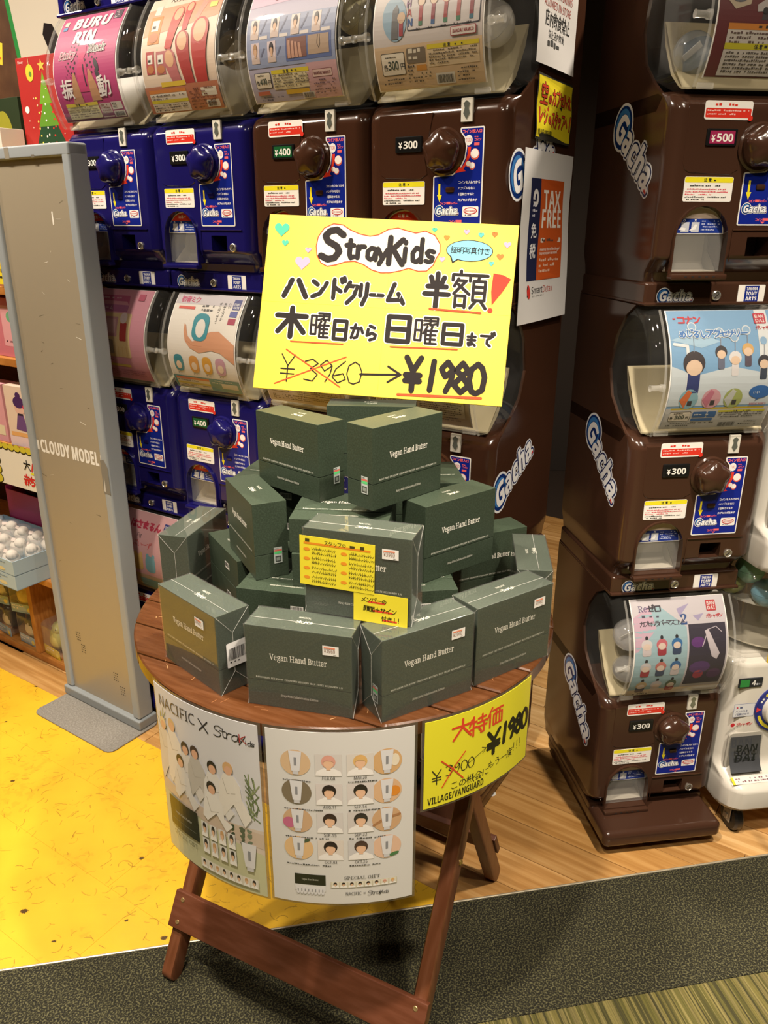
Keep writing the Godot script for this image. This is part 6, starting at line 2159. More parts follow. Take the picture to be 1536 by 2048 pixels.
func build_boxes() -> void:
	var green := StandardMaterial3D.new()
	green.albedo_color = hexc("3b483a")
	green.albedo_texture = speck_tex
	green.uv1_triplanar = true
	green.uv1_scale = Vector3(9, 9, 9)
	green.roughness = 0.42
	green.metallic_specular = 0.5
	var cut := 0.0395
	var lid_mesh := Shape.new().rbox(Vector3(0, (BOX.y + cut) / 2.0 + 0.0002, 0), Vector3(BOX.x, BOX.y - cut - 0.0004, BOX.z), 0.0009, 1).mesh()
	var low_mesh := Shape.new().rbox(Vector3(0, cut / 2.0, 0), Vector3(BOX.x - 0.0006, cut - 0.0003, BOX.z - 0.0006), 0.0009, 1).mesh()
	var film_mesh := Shape.new()
	film_mesh.rbox(Vector3(0, BOX.y / 2.0 + 0.0003, 0), Vector3(BOX.x + 0.0022, BOX.y + 0.0012, BOX.z + 0.0022), 0.0016, 2)
	# folded seams of the shrink film
	var seams := Shape.new()
	for s in [-1.0, 1.0]:
		var x: float = s * (BOX.x / 2.0 + 0.0013)
		for v in [-1.0, 1.0]:
			seams.tube([Vector3(x, BOX.y / 2.0 + v * BOX.y / 2.0, BOX.z / 2.0), Vector3(x + s * 0.0004, BOX.y / 2.0 + v * 0.030, 0.002), Vector3(x, BOX.y / 2.0 + v * BOX.y / 2.0, -BOX.z / 2.0)], 0.00035, 4)
		seams.tube([Vector3(x + s * 0.0004, BOX.y / 2.0 - 0.030, 0.002), Vector3(x + s * 0.0004, BOX.y / 2.0 + 0.030, 0.002)], 0.00035, 4)
	seams.tube([Vector3(-BOX.x / 2.0, BOX.y + 0.0010, 0.006), Vector3(0.0, BOX.y + 0.0012, 0.0055), Vector3(BOX.x / 2.0, BOX.y + 0.0010, 0.006)], 0.00035, 4)
	var seam_mesh := seams.mesh()
	var film := film_mesh.mesh()
	# print on the front and the lid
	var p := Print.new(self)
	p.step = 0.00012
	p.type("Vegan Hand Butter", 0, 0.0735, 0.0084, "e6e4d8", {"w": 0.080, "align": 0.5, "serif": true, "fat": 0.00012})
	p.type("BANG CHAN  LEE KNOW  CHANGBIN  HYUNJIN  HAN  FELIX  SEUNGMIN  I.N", 0, 0.0435, 0.0024, "cfd1c4", {"w": 0.122, "align": 0.5, "serif": true, "slant": 0.1, "bold": true})
	p.type("Stray Kids Collaboration Edition", 0, 0.0185, 0.0031, "d6d6c8", {"w": 0.053, "align": 0.5, "serif": true, "slant": 0.22})
	var front := p.mesh()
	p = Print.new(self)
	p.step = 0.00012
	p.type("NACIFIC", 0, 0.006, 0.0038, "d8d8ca", {"w": 0.017, "align": 0.5})
	p.brush("StrayKids", -0.010, -0.008, 0.0085, 0.0006, "d8d8ca", 0.27, 1.0, 0.1)
	var crest := p.mesh()
	p = Print.new(self)
	p.rect(-0.011, -0.007, 0.022, 0.014, "e2dfda")
	p.lay = 2
	p.type("¥3960", -0.009, -0.0030, 0.0052, "8a6a58", {"w": 0.015})
	p.rect(-0.009, 0.0030, 0.015, 0.0020, "e08a6a")
	p.fine(0.004, -0.0058, 0.005, 1, 0.002, 0.0012, "6a6a68", 2)
	var price := p.mesh()
	p = Print.new(self)
	p.rect(-0.0065, -0.013, 0.013, 0.026, "b4bcb8")
	p.lay = 2
	p.rect(-0.0060, 0.0020, 0.012, 0.0042, "5cc47a")
	p.rect(-0.0060, 0.0062, 0.012, 0.0030, "c86a5c")
	p.rect(-0.0048, -0.0110, 0.0096, 0.0095, "4a4e4c")
	p.fine(-0.0055, 0.0098, 0.011, 1, 0.002, 0.0018, "3a4440", 2)
	p.lay = 3
	p.rect(-0.0030, -0.0090, 0.006, 0.0055, "8a928c")
	var holo := p.mesh()
	p = Print.new(self)
	p.rect(-0.010, -0.006, 0.020, 0.012, "e2e2da")
	p.lay = 2
	p.bars(-0.0088, -0.0030, 0.0176, 0.0080, 5)
	p.fine(-0.0075, -0.0053, 0.014, 1, 0.002, 0.0014, "3a3a38", 3)
	var code := p.mesh()
	p = Print.new(self)
	p.rrect(-0.018, -0.019, 0.036, 0.038, 0.002, "dcdcdc")
	p.lay = 2
	p.bars(-0.0145, -0.008, 0.029, 0.018, 8)
	p.fine(-0.0135, -0.0125, 0.026, 1, 0.003, 0.0024, "3a3a3c", 3)
	var big_code := p.mesh()
	var film_mat := clear_mat(0.03, 0.03, "ffffff", 0.5)
	var seam_mat := clear_mat(0.25, 0.1, "f0f0ea", 0.5)
	var turn_left := Basis(Vector3.UP, -PI / 2)
	var turn_right := Basis(Vector3.UP, PI / 2)
	var face_up := Basis(Vector3.RIGHT, -PI / 2)
	var face_down := Basis(Vector3.RIGHT, PI / 2)
	var made := {}
	# proto box, then one copy per box with its own stickers and film
	var proto := Node3D.new()
	proto.name = "gift_box"
	part(proto, "lid", lid_mesh, green)
	part(proto, "tray", low_mesh, green)
	part(proto, "front_print", front, ink, move(0, 0, BOX.z / 2.0 + 0.0001))
	part(proto, "lid_print", crest, ink, Transform3D(face_up, Vector3(0, BOX.y + 0.0001, 0)))
	part(proto, "barcode", code, ink, Transform3D(face_down, Vector3(0.022, -0.0001, 0)))
	var n_box := 0
	var lay_down := Basis(Vector3.RIGHT, -PI / 2)     # on its back: front up, bottom towards the camera
	for b in box_list():
		var o: Node3D = proto.duplicate()
		o.name = "gift_box" if n_box == 0 else "gift_box_%03d" % n_box
		n_box += 1
		add_child(o)
		var turn := Basis(Vector3.UP, deg_to_rad(b.yaw))
		if b.get("flat", false):
			o.transform = Transform3D(turn * lay_down, Vector3(b.x, TOP + b.h + BOX.z / 2.0, b.z) + turn * Vector3(0, 0, BOX.y / 2.0))
		else:
			o.transform = Transform3D(turn, Vector3(b.x, TOP + b.h, b.z))
		tag(o, b.label, "box", "green gift boxes piled on the table")
		var extras: String = b.get("with", "")
		if "film" in extras:
			part(o, "shrink_film", film, film_mat, Transform3D(), "clear shrink film")
			part(o, "film_seam", seam_mesh, seam_mat)
		var off := 0.0014 if "film" in extras else 0.0002
		if "price" in extras:
			part(o, "price_sticker", price, ink, move(b.get("px", 0.046), 0.099, BOX.z / 2.0 + off), "small white price sticker")
		if "left" in extras:
			part(o, "seal_sticker", holo, ink_gloss, Transform3D(turn_left, Vector3(-BOX.x / 2.0 - 0.0002, 0.036, 0.010)), "shiny seal sticker")
		if "right" in extras:
			part(o, "seal_sticker", holo, ink_gloss, Transform3D(turn_right, Vector3(BOX.x / 2.0 + 0.0002, 0.036, -0.010)), "shiny seal sticker")
		if "bigcode" in extras:
			part(o, "barcode_label", big_code, ink, Transform3D(turn_right, Vector3(BOX.x / 2.0 + off + 0.0008, 0.058, -0.004)), "white barcode label")
		made[b.id] = o
	proto.free()
	# two handwritten notes stuck on the box in the middle
	var host: Node3D = made["M"]
	var xf := host.transform
	note(xf * Transform3D(Basis(Vector3.BACK, -0.02), Vector3(-0.0265, 0.076, BOX.z / 2.0 + 0.0030)), Vector2(0.104, 0.070), "yellow handwritten note with orange underlines on the middle box", 0)
	note(xf * Transform3D(Basis(Vector3.BACK, -0.015), Vector3(0.0330, 0.0205, BOX.z / 2.0 + 0.0026)), Vector2(0.074, 0.043), "smaller yellow note with red marker lines below the other note", 1)


func note(xf: Transform3D, size: Vector2, label: String, kind: int) -> void:
	var o := thing("sticky_note", label, "note", xf, "handwritten notes on the middle box")
	part(o, "paper", Shape.new().rbox(Vector3.ZERO, Vector3(size.x, size.y, 0.0003), 0.0001, 1).mesh(), mat("e3d42f", 0.6))
	var p := Print.new(self)
	p.step = 0.00012
	p.place = Transform2D(0, -size / 2.0)
	var rng := RandomNumberGenerator.new()
	rng.seed = 40 + kind
	if kind == 0:
		p.rect(0.006, 0.0585, 0.092, 0.0030, "dc8a2a")
		p.lay = 2
		p.brush("スタッフの人", 0.034, 0.0600, 0.0068, 0.00055, "4a4420", 0.9)
		p.fine(0.008, 0.0615, 0.024, 1, 0.003, 0.0045, "4a4420", 5)
		p.fine(0.070, 0.0605, 0.028, 1, 0.003, 0.0045, "4a4420", 6)
		for r in 4:
			for s in 2:
				var y := 0.0495 - r * 0.0135
				var x := 0.006 + s * 0.052
				p.lay = 1
				p.oval(x + 0.004, y + 0.002, 0.0045, 0.0024, "e0902c", 12)
				p.lay = 2
				for l in 2:
					var px := x + 0.011
					while px < x + 0.044:
						var w := rng.randf_range(0.0016, 0.0030)
						var yy := y + 0.003 - l * 0.0062
						p.stroke(PackedVector2Array([Vector2(px, yy + rng.randf_range(0.0, 0.002)), Vector2(px + w * 0.5, yy - 0.001), Vector2(px + w, yy + rng.randf_range(0.0, 0.0025))]), 0.00045, "4a4420")
						if rng.randf() < 0.6:
							p.stroke(PackedVector2Array([Vector2(px + w * 0.4, yy + 0.003), Vector2(px + w * 0.5, yy - 0.0012)]), 0.00045, "4a4420")
						px += w + 0.0006
	else:
		p.rect(0.020, 0.0285, 0.023, 0.0026, "d8482c")
		p.rect(0.026, 0.0165, 0.028, 0.0026, "d8482c")
		p.rect(0.040, 0.0045, 0.020, 0.0026, "d8482c")
		p.lay = 2
		p.brush("メンバーの", 0.010, 0.0290, 0.0080, 0.0008, "26220e", 0.88)
		p.brush("顔面+サイン", 0.014, 0.0160, 0.0082, 0.0008, "26220e", 0.92)
		p.brush("付き!!", 0.038, 0.0042, 0.0085, 0.0008, "26220e", 0.92)
	part(o, "print", p.mesh(), ink, move(0, 0, 0.00016))


func box_list() -> Array:
	var t := BOX.z
	return [
		{"id": "F1", "x": -0.2585, "z": -1.0003, "h": 0.0, "yaw": -45.3, "with": "film price bigcode", "px": 0.034, "label": "shrink-wrapped green box with a big barcode label at the left of the front row"},
		{"id": "F2", "x": -0.1063, "z": -0.921, "h": 0.0, "yaw": -14.1, "with": "film price", "label": "shrink-wrapped green box standing above the poster of dates"},
		{"id": "F3", "x": 0.0465, "z": -0.929, "h": 0.0, "yaw": 31.9, "with": "film price left", "label": "shrink-wrapped green box standing above the yellow price sheet"},
		{"id": "F4", "x": 0.1735, "z": -1.0200, "h": 0.0, "yaw": 35.2, "with": "film price", "label": "shrink-wrapped green box at the table edge above the back leg"},
		{"id": "M", "x": -0.0272, "z": -0.9505, "h": 0.1235, "yaw": -17.5, "with": "film price", "label": "shrink-wrapped green box carrying two yellow notes"},
		{"id": "T1", "x": -0.1343, "z": -1.2002, "h": 4 * t, "yaw": -42.9, "with": "right", "label": "green box on top of the pile with a shiny seal on its right end"},
		{"id": "T2", "x": 0.0172, "z": -1.1205, "h": 2 * t + BOX.y + 0.0003, "yaw": 45.0, "with": "left", "label": "green box on top of the pile with a shiny seal on its left end"},
		{"id": "S1", "x": -0.2022, "z": -1.1546, "h": 2 * t, "yaw": -64.1, "with": "right", "label": "green box standing end-on with its narrow side and seal to the front"},
		{"id": "R1", "x": 0.1014, "z": -1.1354, "h": 2 * t, "yaw": 38.6, "label": "green box without film one step below the top of the pile"},
		{"id": "J", "x": -0.338, "z": -1.292, "h": 0.0, "yaw": 75.0, "with": "film", "label": "shrink-wrapped green box on end at the far edge beside the blue machines"},
		{"id": "K", "x": 0.238, "z": -1.158, "h": 0.0, "yaw": 84.0, "with": "film", "label": "shrink-wrapped green box on end at the table edge beside the brown row"},
		{"id": "Q", "x": 0.172, "z": -1.262, "h": 0.0, "yaw": 25.0, "with": "right", "label": "green box half hidden at the back with a seal on its end"},
		{"id": "B", "x": -0.020, "z": -1.288, "h": 4 * t, "yaw": 176.0, "label": "green box turned backwards under the yellow price board"},
		{"id": "P0", "x": -0.136, "z": -1.097, "h": 0.0, "yaw": -13.0, "flat": true, "label": "green box lying flat at the bottom behind the front row"},
		{"id": "P1", "x": -0.136, "z": -1.097, "h": t, "yaw": -13.0, "flat": true, "label": "green box lying flat with its barcode to the front"},
		{"id": "A0", "x": -0.220, "z": -1.243, "h": 0.0, "yaw": -60.0, "flat": true, "label": "lower flat green box under the end-on box"},
		{"id": "A1", "x": -0.220, "z": -1.243, "h": t, "yaw": -60.0, "flat": true, "label": "upper flat green box under the end-on box"},
		{"id": "C0", "x": 0.030, "z": -1.100, "h": 0.0, "yaw": 8.0, "flat": true, "label": "lower flat green box under the middle of the pile"},
		{"id": "C1", "x": 0.030, "z": -1.100, "h": t, "yaw": 8.0, "flat": true, "label": "upper flat green box under the middle of the pile"},
		{"id": "L2", "x": -0.060, "z": -1.115, "h": 2 * t, "yaw": -3.0, "flat": true, "label": "flat green box third from the table in the centre of the pile"},
		{"id": "L3", "x": -0.060, "z": -1.115, "h": 3 * t, "yaw": -6.0, "flat": true, "label": "flat green box with its front up behind the noted box"},
		{"id": "D2", "x": -0.170, "z": -1.302, "h": 2 * t, "yaw": -15.0, "flat": true, "label": "flat green box at the back left of the pile, lower one"},
		{"id": "D3", "x": -0.170, "z": -1.302, "h": 3 * t, "yaw": -15.0, "flat": true, "label": "flat green box at the back left of the pile, upper one"},
		{"id": "E0", "x": -0.002, "z": -1.264, "h": 0.0, "yaw": 0.0, "flat": true, "label": "flat green box at the back of the pile on the table"},
		{"id": "E1", "x": -0.002, "z": -1.264, "h": t, "yaw": 0.0, "flat": true, "label": "flat green box at the back of the pile, second from the table"},
		{"id": "E2", "x": 0.058, "z": -1.287, "h": 2 * t, "yaw": 6.0, "flat": true, "label": "flat green box at the back right of the pile, lower one"},
		{"id": "E3", "x": 0.058, "z": -1.287, "h": 3 * t, "yaw": 6.0, "flat": true, "label": "flat green box at the back right of the pile, upper one"},
	]
# ---------------------------------------------------------------- the big yellow price board
func heart(p: Print, x: float, y: float, s: float, color: String) -> void:
	var pts := PackedVector2Array()
	for i in 22:
		var t := TAU * i / 22.0
		pts.append(Vector2(x, y) + Vector2(16.0 * pow(sin(t), 3), 13.0 * cos(t) - 5.0 * cos(2 * t) - 2.0 * cos(3 * t) - cos(4 * t)) * s / 32.0)
	p.poly(pts, color)


func build_board() -> void:
	var turn := Basis.from_euler(Vector3(deg_to_rad(-21.1), deg_to_rad(-8.22), deg_to_rad(-2.54)))
	var o := thing("price_board", "large yellow hand-lettered price board leaning behind the pile of boxes", "sign", Transform3D(turn, Vector3(-0.002, EYE - 0.130, -1.335)))
	part(o, "board", Shape.new().rbox(Vector3(0, 0, -0.002), Vector3(0.42, 0.297, 0.004), 0.0008, 1).mesh(), mat("dcc238", 0.45))
	# four glued quarters leave faint joints
	for q in [[0.0, -0.1065, 0.0006, 0.147], [0.0, 0.0, 0.0, 0.0]]:
		if q[3] > 0.0:
			part(o, "joint", Shape.new().box(Vector3(0.004, 0.0, 0.00005), Vector3(0.0005, 0.296, 0.0001)).mesh(), mat("c9b21e", 0.4))
			part(o, "joint", Shape.new().box(Vector3(0.0, 0.0, 0.00005), Vector3(0.419, 0.0005, 0.0001)).mesh(), mat("c9b21e", 0.4))
	var p := Print.new(self)
	p.place = Transform2D(0.0, Vector2(-0.21, -0.1485))
	var mm := 0.001
	var black := "1d1b17"
	var white := "f1ead2"
	var red := "da4a28"
	# cloud behind the name
	var cloud := PackedVector2Array()
	for c in [[86, 246], [88, 262], [97, 277], [112, 285], [128, 284], [142, 276], [158, 270], [176, 267], [190, 270], [206, 280], [222, 283], [238, 279], [252, 276], [268, 280], [284, 274], [294, 260], [295, 246], [290, 236], [286, 224], [276, 214], [262, 213], [246, 217], [232, 212], [216, 208], [200, 207], [184, 211], [170, 219], [154, 224], [138, 222], [122, 216], [108, 213], [97, 218], [89, 230]]:
		cloud.append(Vector2(c[0], c[1]) * mm)
	p.poly(cloud, white)
	p.lay = 2
	p.stroke(cloud, 0.0017, red, true)
	# name and lines: [text, x, y, width, height, pen]
	var draw := func(list: Array, extra: float, color: String, layer: float) -> void:
		p.lay = layer
		for g in list:
			var h: float = g[4] * mm
			var pen: float = g[5] * mm
			p.brush(g[0], g[1] * mm, g[2] * mm, h, pen + extra, color, 1.0, float(g[3]) / g[4])
	var name_row := [["S", 91, 222, 47, 56, 11.5], ["t", 133, 225, 25, 42, 8.5], ["r", 150, 226, 27, 38, 8.5], ["a", 168, 224, 28, 39, 8.0], ["y", 186, 225, 28, 36, 8.5], ["K", 202, 217, 38, 55, 9.5], ["i", 231, 223, 18, 44, 8], ["d", 243, 223, 29, 48, 8], ["s", 266, 225, 26, 38, 7.5]]
	draw.call(name_row, 0.0, black, 3)
	var lines := [["ハ", 34, 153, 47, 42, 9], ["ン", 83, 157, 31, 37, 7.5], ["ド", 113, 156, 30, 39, 7.2], ["ク", 139, 151, 28, 41, 7.2], ["リ", 164, 150, 21, 41, 7.5], ["ー", 184, 156, 26, 26, 6.5], ["ム", 209, 154, 37, 39, 7.5],
		["半", 274, 152, 44, 62, 8.5], ["額", 318, 154, 63, 63, 5.4],
		["木", 28, 88, 56, 54, 9], ["曜", 89, 91, 34, 44, 4], ["日", 124, 88, 34, 38, 6.5], ["か", 157, 91, 24, 30, 5], ["ら", 182, 91, 26, 29, 5.5], ["日", 210, 90, 58, 50, 8.5], ["曜", 265, 92, 40, 47, 4.2], ["日", 304, 92, 50, 40, 7], ["ま", 350, 92, 21, 26, 4.5], ["で", 373, 94, 26, 25, 4.5]]
	draw.call(lines, 0.0035, white, 3)
	draw.call(lines, 0.0, black, 4)
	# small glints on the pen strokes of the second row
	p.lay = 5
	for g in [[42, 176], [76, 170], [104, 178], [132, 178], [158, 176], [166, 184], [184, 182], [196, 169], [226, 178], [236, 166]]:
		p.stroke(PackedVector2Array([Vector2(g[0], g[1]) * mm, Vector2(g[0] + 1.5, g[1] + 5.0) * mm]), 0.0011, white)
	p.lay = 4
	p.brush("¥", 0.038, 0.012, 0.054, 0.0020, black, 1.0, 0.72)
	p.brush("3960", 0.074, 0.014, 0.046, 0.0020, black, 0.48, 1.1)
	p.brush("¥", 0.250, 0.012, 0.064, 0.0098, black, 1.0, 0.62)
	p.brush("1980", 0.284, 0.012, 0.060, 0.0094, black, 0.50, 0.82)
	p.stroke(PackedVector2Array([Vector2(182, 36) * mm, Vector2(250, 40) * mm]), 0.0034, black)
	p.stroke(PackedVector2Array([Vector2(228, 52) * mm, Vector2(250, 40) * mm, Vector2(229, 26) * mm]), 0.0034, black)
	p.lay = 5
	p.stroke(PackedVector2Array([Vector2(52, 69) * mm, Vector2(150, 12) * mm]), 0.0020, red)
	p.stroke(PackedVector2Array([Vector2(37, 10) * mm, Vector2(156, 63) * mm]), 0.0020, red)
	for u in [[248, 7, 385, 11, 4.2], [58, 83, 148, 84, 2.0], [228, 85, 339, 88, 2.2], [287, 152, 371, 150, 3.2]]:
		p.stroke(PackedVector2Array([Vector2(u[0], u[1]) * mm, Vector2(u[2], u[3]) * mm]), u[4] * mm, red)
	p.poly(PackedVector2Array([Vector2(386, 216) * mm, Vector2(402, 214) * mm, Vector2(415, 208) * mm, Vector2(404, 188) * mm, Vector2(388, 164) * mm, Vector2(385, 186) * mm]), "d6382a")
	p.oval(0.386, 0.155, 0.0042, 0.0042, "d6382a", 14)
	# speech bubble
	p.lay = 2
	p.oval(0.3435, 0.251, 0.0385, 0.0178, black, 30)
	p.poly(PackedVector2Array([Vector2(310, 246) * mm, Vector2(317, 229) * mm, Vector2(330, 238) * mm]), black)
	p.lay = 3
	p.oval(0.3435, 0.251, 0.0373, 0.0166, "7fc0d4", 30)
	p.poly(PackedVector2Array([Vector2(312, 247) * mm, Vector2(318, 232) * mm, Vector2(330, 240) * mm]), "7fc0d4")
	p.lay = 4
	p.brush("証明写真付き", 0.3125, 0.2455, 0.0115, 0.0011, black, 0.94)
	# hearts
	for h in [[24, 272, 26, "4cc2a0"], [32, 249, 12, "4cc2a0"], [73, 239, 11, "c9a2c0"], [65, 217, 26, "c9a2c0"], [283, 283, 9, "4cc2a0"], [304, 271, 10, "e0863a"], [336, 282, 10, "c9a2c0"], [360, 278, 10, "5cc0b4"], [382, 280, 10, "e0763a"], [404, 264, 12, "c9a2c0"], [394, 244, 12, "e0763a"], [381, 232, 9, "5cc0b4"], [300, 235, 10, "c9a2c0"]]:
		heart(p, h[0] * mm, h[1] * mm, h[2] * mm, h[3])
	part(o, "print", p.mesh(), ink)


# ---------------------------------------------------------------- the shop's security gate
func build_gate() -> void:
	var yaw := -34.0
	var o := thing("security_gate", "tall grey shop security gate with a frosted panel and white lettering", "gate", at(-0.819, 0, -1.9335, yaw))
	var grey := mat("949ba0", 0.42)
	var edge := mat("858b8e", 0.45)
	var w := 0.330
	part(o, "base_plate", Shape.new().prism(Print.rounded(-0.165, -0.115, 0.345, 0.175, 0.022), 0.0, 0.0035, Transform3D(Basis(Vector3(1, 0, 0), Vector3(0, 0, -1), Vector3(0, 1, 0)), Vector3(0, 0.0015, 0)), 0.001).mesh(), grain_mat("908c86", speck_tex, 0.55, Vector3(5, 5, 5)))
	part(o, "plinth", Shape.new().rbox(Vector3(0, 0.0195, -0.027), Vector3(w + 0.013, 0.030, 0.064), 0.005, 2).mesh(), edge)
	var h := 1.502
	for s in [-1.0, 1.0]:
		part(o, "stile", Shape.new().rbox(Vector3(s * (w / 2.0 - 0.014), (h + 0.034) / 2.0, -0.027), Vector3(0.028, h - 0.034, 0.050), 0.006, 2).mesh(), grey)
	part(o, "top_rail", Shape.new().rbox(Vector3(0, h - 0.014, -0.027), Vector3(w, 0.028, 0.0505), 0.005, 2).mesh(), grey)
	part(o, "cross_bar", Shape.new().rbox(Vector3(0, 1.02, -0.030), Vector3(w - 0.05, 0.012, 0.012), 0.003, 1).mesh(), mat("d0d0cc", 0.5))
	var frost := StandardMaterial3D.new()
	frost.albedo_color = hexc("a09683")
	frost.roughness = 0.3
	frost.metallic_specular = 0.7
	frost.backlight_enabled = true
	frost.backlight = Color(0.5, 0.47, 0.40)
	var panel := part(o, "panel", Shape.new().box(Vector3(0, (h + 0.012) / 2.0, -0.012), Vector3(w - 0.054, h - 0.055, 0.0025)).mesh(), frost, Transform3D(), "frosted translucent panel")
	part(o, "rear_panel", Shape.new().box(Vector3(0, (h + 0.012) / 2.0, -0.046), Vector3(w - 0.054, h - 0.055, 0.0025)).mesh(), frost, Transform3D(), "frosted translucent panel")
	var p := Print.new(self)
	var x0 := -w / 2.0 + 0.027
	p.type("CLOUDY MODEL", 0.0, 0.766, 0.034, "e2e0da", {"w": 0.240, "align": 0.5, "bold": true, "fat": 0.0008})
	p.rect(x0, 0.770, 0.010, 0.026, "dedcd6")
	p.rect(-x0 - 0.010, 0.770, 0.010, 0.026, "dedcd6")
	# sound holes
	for g in [[-0.088, 0.232], [-0.072, 0.196], [0.064, 0.150], [0.088, 0.112]]:
		for i in 4:
			for j in 3:
				p.oval(g[0] + j * 0.0072, g[1] - i * 0.0078, 0.0020, 0.0020, "3c3a36", 8)
	# chips and tape scars
	var rng := RandomNumberGenerator.new()
	rng.seed = 6
	for k in 26:
		var x := rng.randf_range(-0.12, 0.12)
		var y := rng.randf_range(0.3, 1.4)
		p.stroke(PackedVector2Array([Vector2(x, y), Vector2(x + rng.randf_range(-0.02, 0.02), y + rng.randf_range(-0.006, 0.006))]), rng.randf_range(0.0008, 0.0022), ["8a8270", "b8b0a0", "756c5c", "dcd8cc"][k % 4])
	p.stroke(PackedVector2Array([Vector2(0.066, 1.335), Vector2(0.066, 1.360)]), 0.005, "e4e0d6")
	part(panel, "print", p.mesh(), ink, move(0, 0, -0.0107))
	p = Print.new(self)
	p.poly(PackedVector2Array([Vector2(0.138, 0.700), Vector2(0.164, 0.700), Vector2(0.164, 0.772), Vector2(0.152, 0.790), Vector2(0.138, 0.786)]), "7a766e")
	p.poly(PackedVector2Array([Vector2(0.140, 0.706), Vector2(0.147, 0.704), Vector2(0.146, 0.744)]), "b8b6b0")
	part(o, "tape_scar", p.mesh(), ink, move(0, 0, -0.0018))
	p = Print.new(self)
	p.rect(-0.072, h - 0.026, 0.018, 0.024, "8a8478")
	p.rect(0.030, h - 0.027, 0.012, 0.006, "6c685e")
	p.rect(-0.140, h - 0.018, 0.003, 0.012, "55524a")
	part(o, "tape_scar", p.mesh(), ink, move(0, 0, -0.0016))


# ---------------------------------------------------------------- the shelf of toys beside the gate
var shelf_xf := Transform3D()


func on_shelf(s: float, y: float, z: float, yaw := 0.0) -> Transform3D:
	return shelf_xf * Transform3D(Basis(Vector3.UP, deg_to_rad(yaw)), Vector3(s, y, z))


func flat_print(o: Node3D, xf: Transform3D, draw: Callable) -> void:
	var p := Print.new(self)
	draw.call(p)
	part(o, "print", p.mesh(), ink, xf)


func carton(called: String, label: String, category: String, xf: Transform3D, size: Vector3, color: String, draw = null, group := "") -> Node3D:
	# a printed card box standing on its base, front towards z
	var o := thing(called, label, category, xf, group)
	part(o, "carton", Shape.new().rbox(Vector3(0, size.y / 2.0, 0), size, 0.0012, 1).mesh(), mat(color, 0.45))
	if draw != null:
		flat_print(o, move(-size.x / 2.0, 0, size.z / 2.0 + 0.0001), draw)
	return o


func plush_pack(label: String, xf: Transform3D, size: float, coat: String, belly: String, card: String, group: String) -> void:
	# a soft toy in a clear bag on a printed card
	var o := thing("plush_pack", label, "toy", xf, group)
	part(o, "plush", Shape.new().ball(Vector3(0, size * 0.56, 0), Vector3(size * 0.42, size * 0.44, size * 0.34), 14, 10).ball(Vector3(size * 0.06, size * 0.92, 0.004), Vector3(size * 0.27, size * 0.25, size * 0.25), 12, 8).mesh(), mat(coat, 0.9))
	part(o, "belly", Shape.new().ball(Vector3(0, size * 0.52, size * 0.13), Vector3(size * 0.30, size * 0.33, size * 0.24), 12, 8).mesh(), mat(belly, 0.9))
	for s in [-1.0, 1.0]:
		part(o, "eye", Shape.new().ball(Vector3(size * (0.06 + s * 0.10), size * 0.96, size * 0.235), Vector3.ONE * size * 0.035, 8, 6).mesh(), mat("14120f", 0.2))
	var c := part(o, "card", Shape.new().rbox(Vector3(0, size * 0.16, size * 0.38), Vector3(size * 0.9, size * 0.32, 0.0015), 0.0005, 1).mesh(), mat(card, 0.5))
	flat_print(c, move(0, size * 0.16, size * 0.38 + 0.0009), func(p: Print):
		p.fine(-size * 0.38, size * 0.06, size * 0.5, 2, size * 0.09, size * 0.05, "f0f0f0", int(size * 1000), 0.9)
		p.oval(size * 0.3, -size * 0.03, size * 0.09, size * 0.09, "e8d860", 12))
	part(o, "bag", Shape.new().rbox(Vector3(0, size * 0.60, 0.004), Vector3(size * 1.0, size * 1.2, size * 0.84), size * 0.2, 2).mesh(), clear_mat(0.06, 0.12, "ffffff", 0.5), Transform3D(), "clear bag")


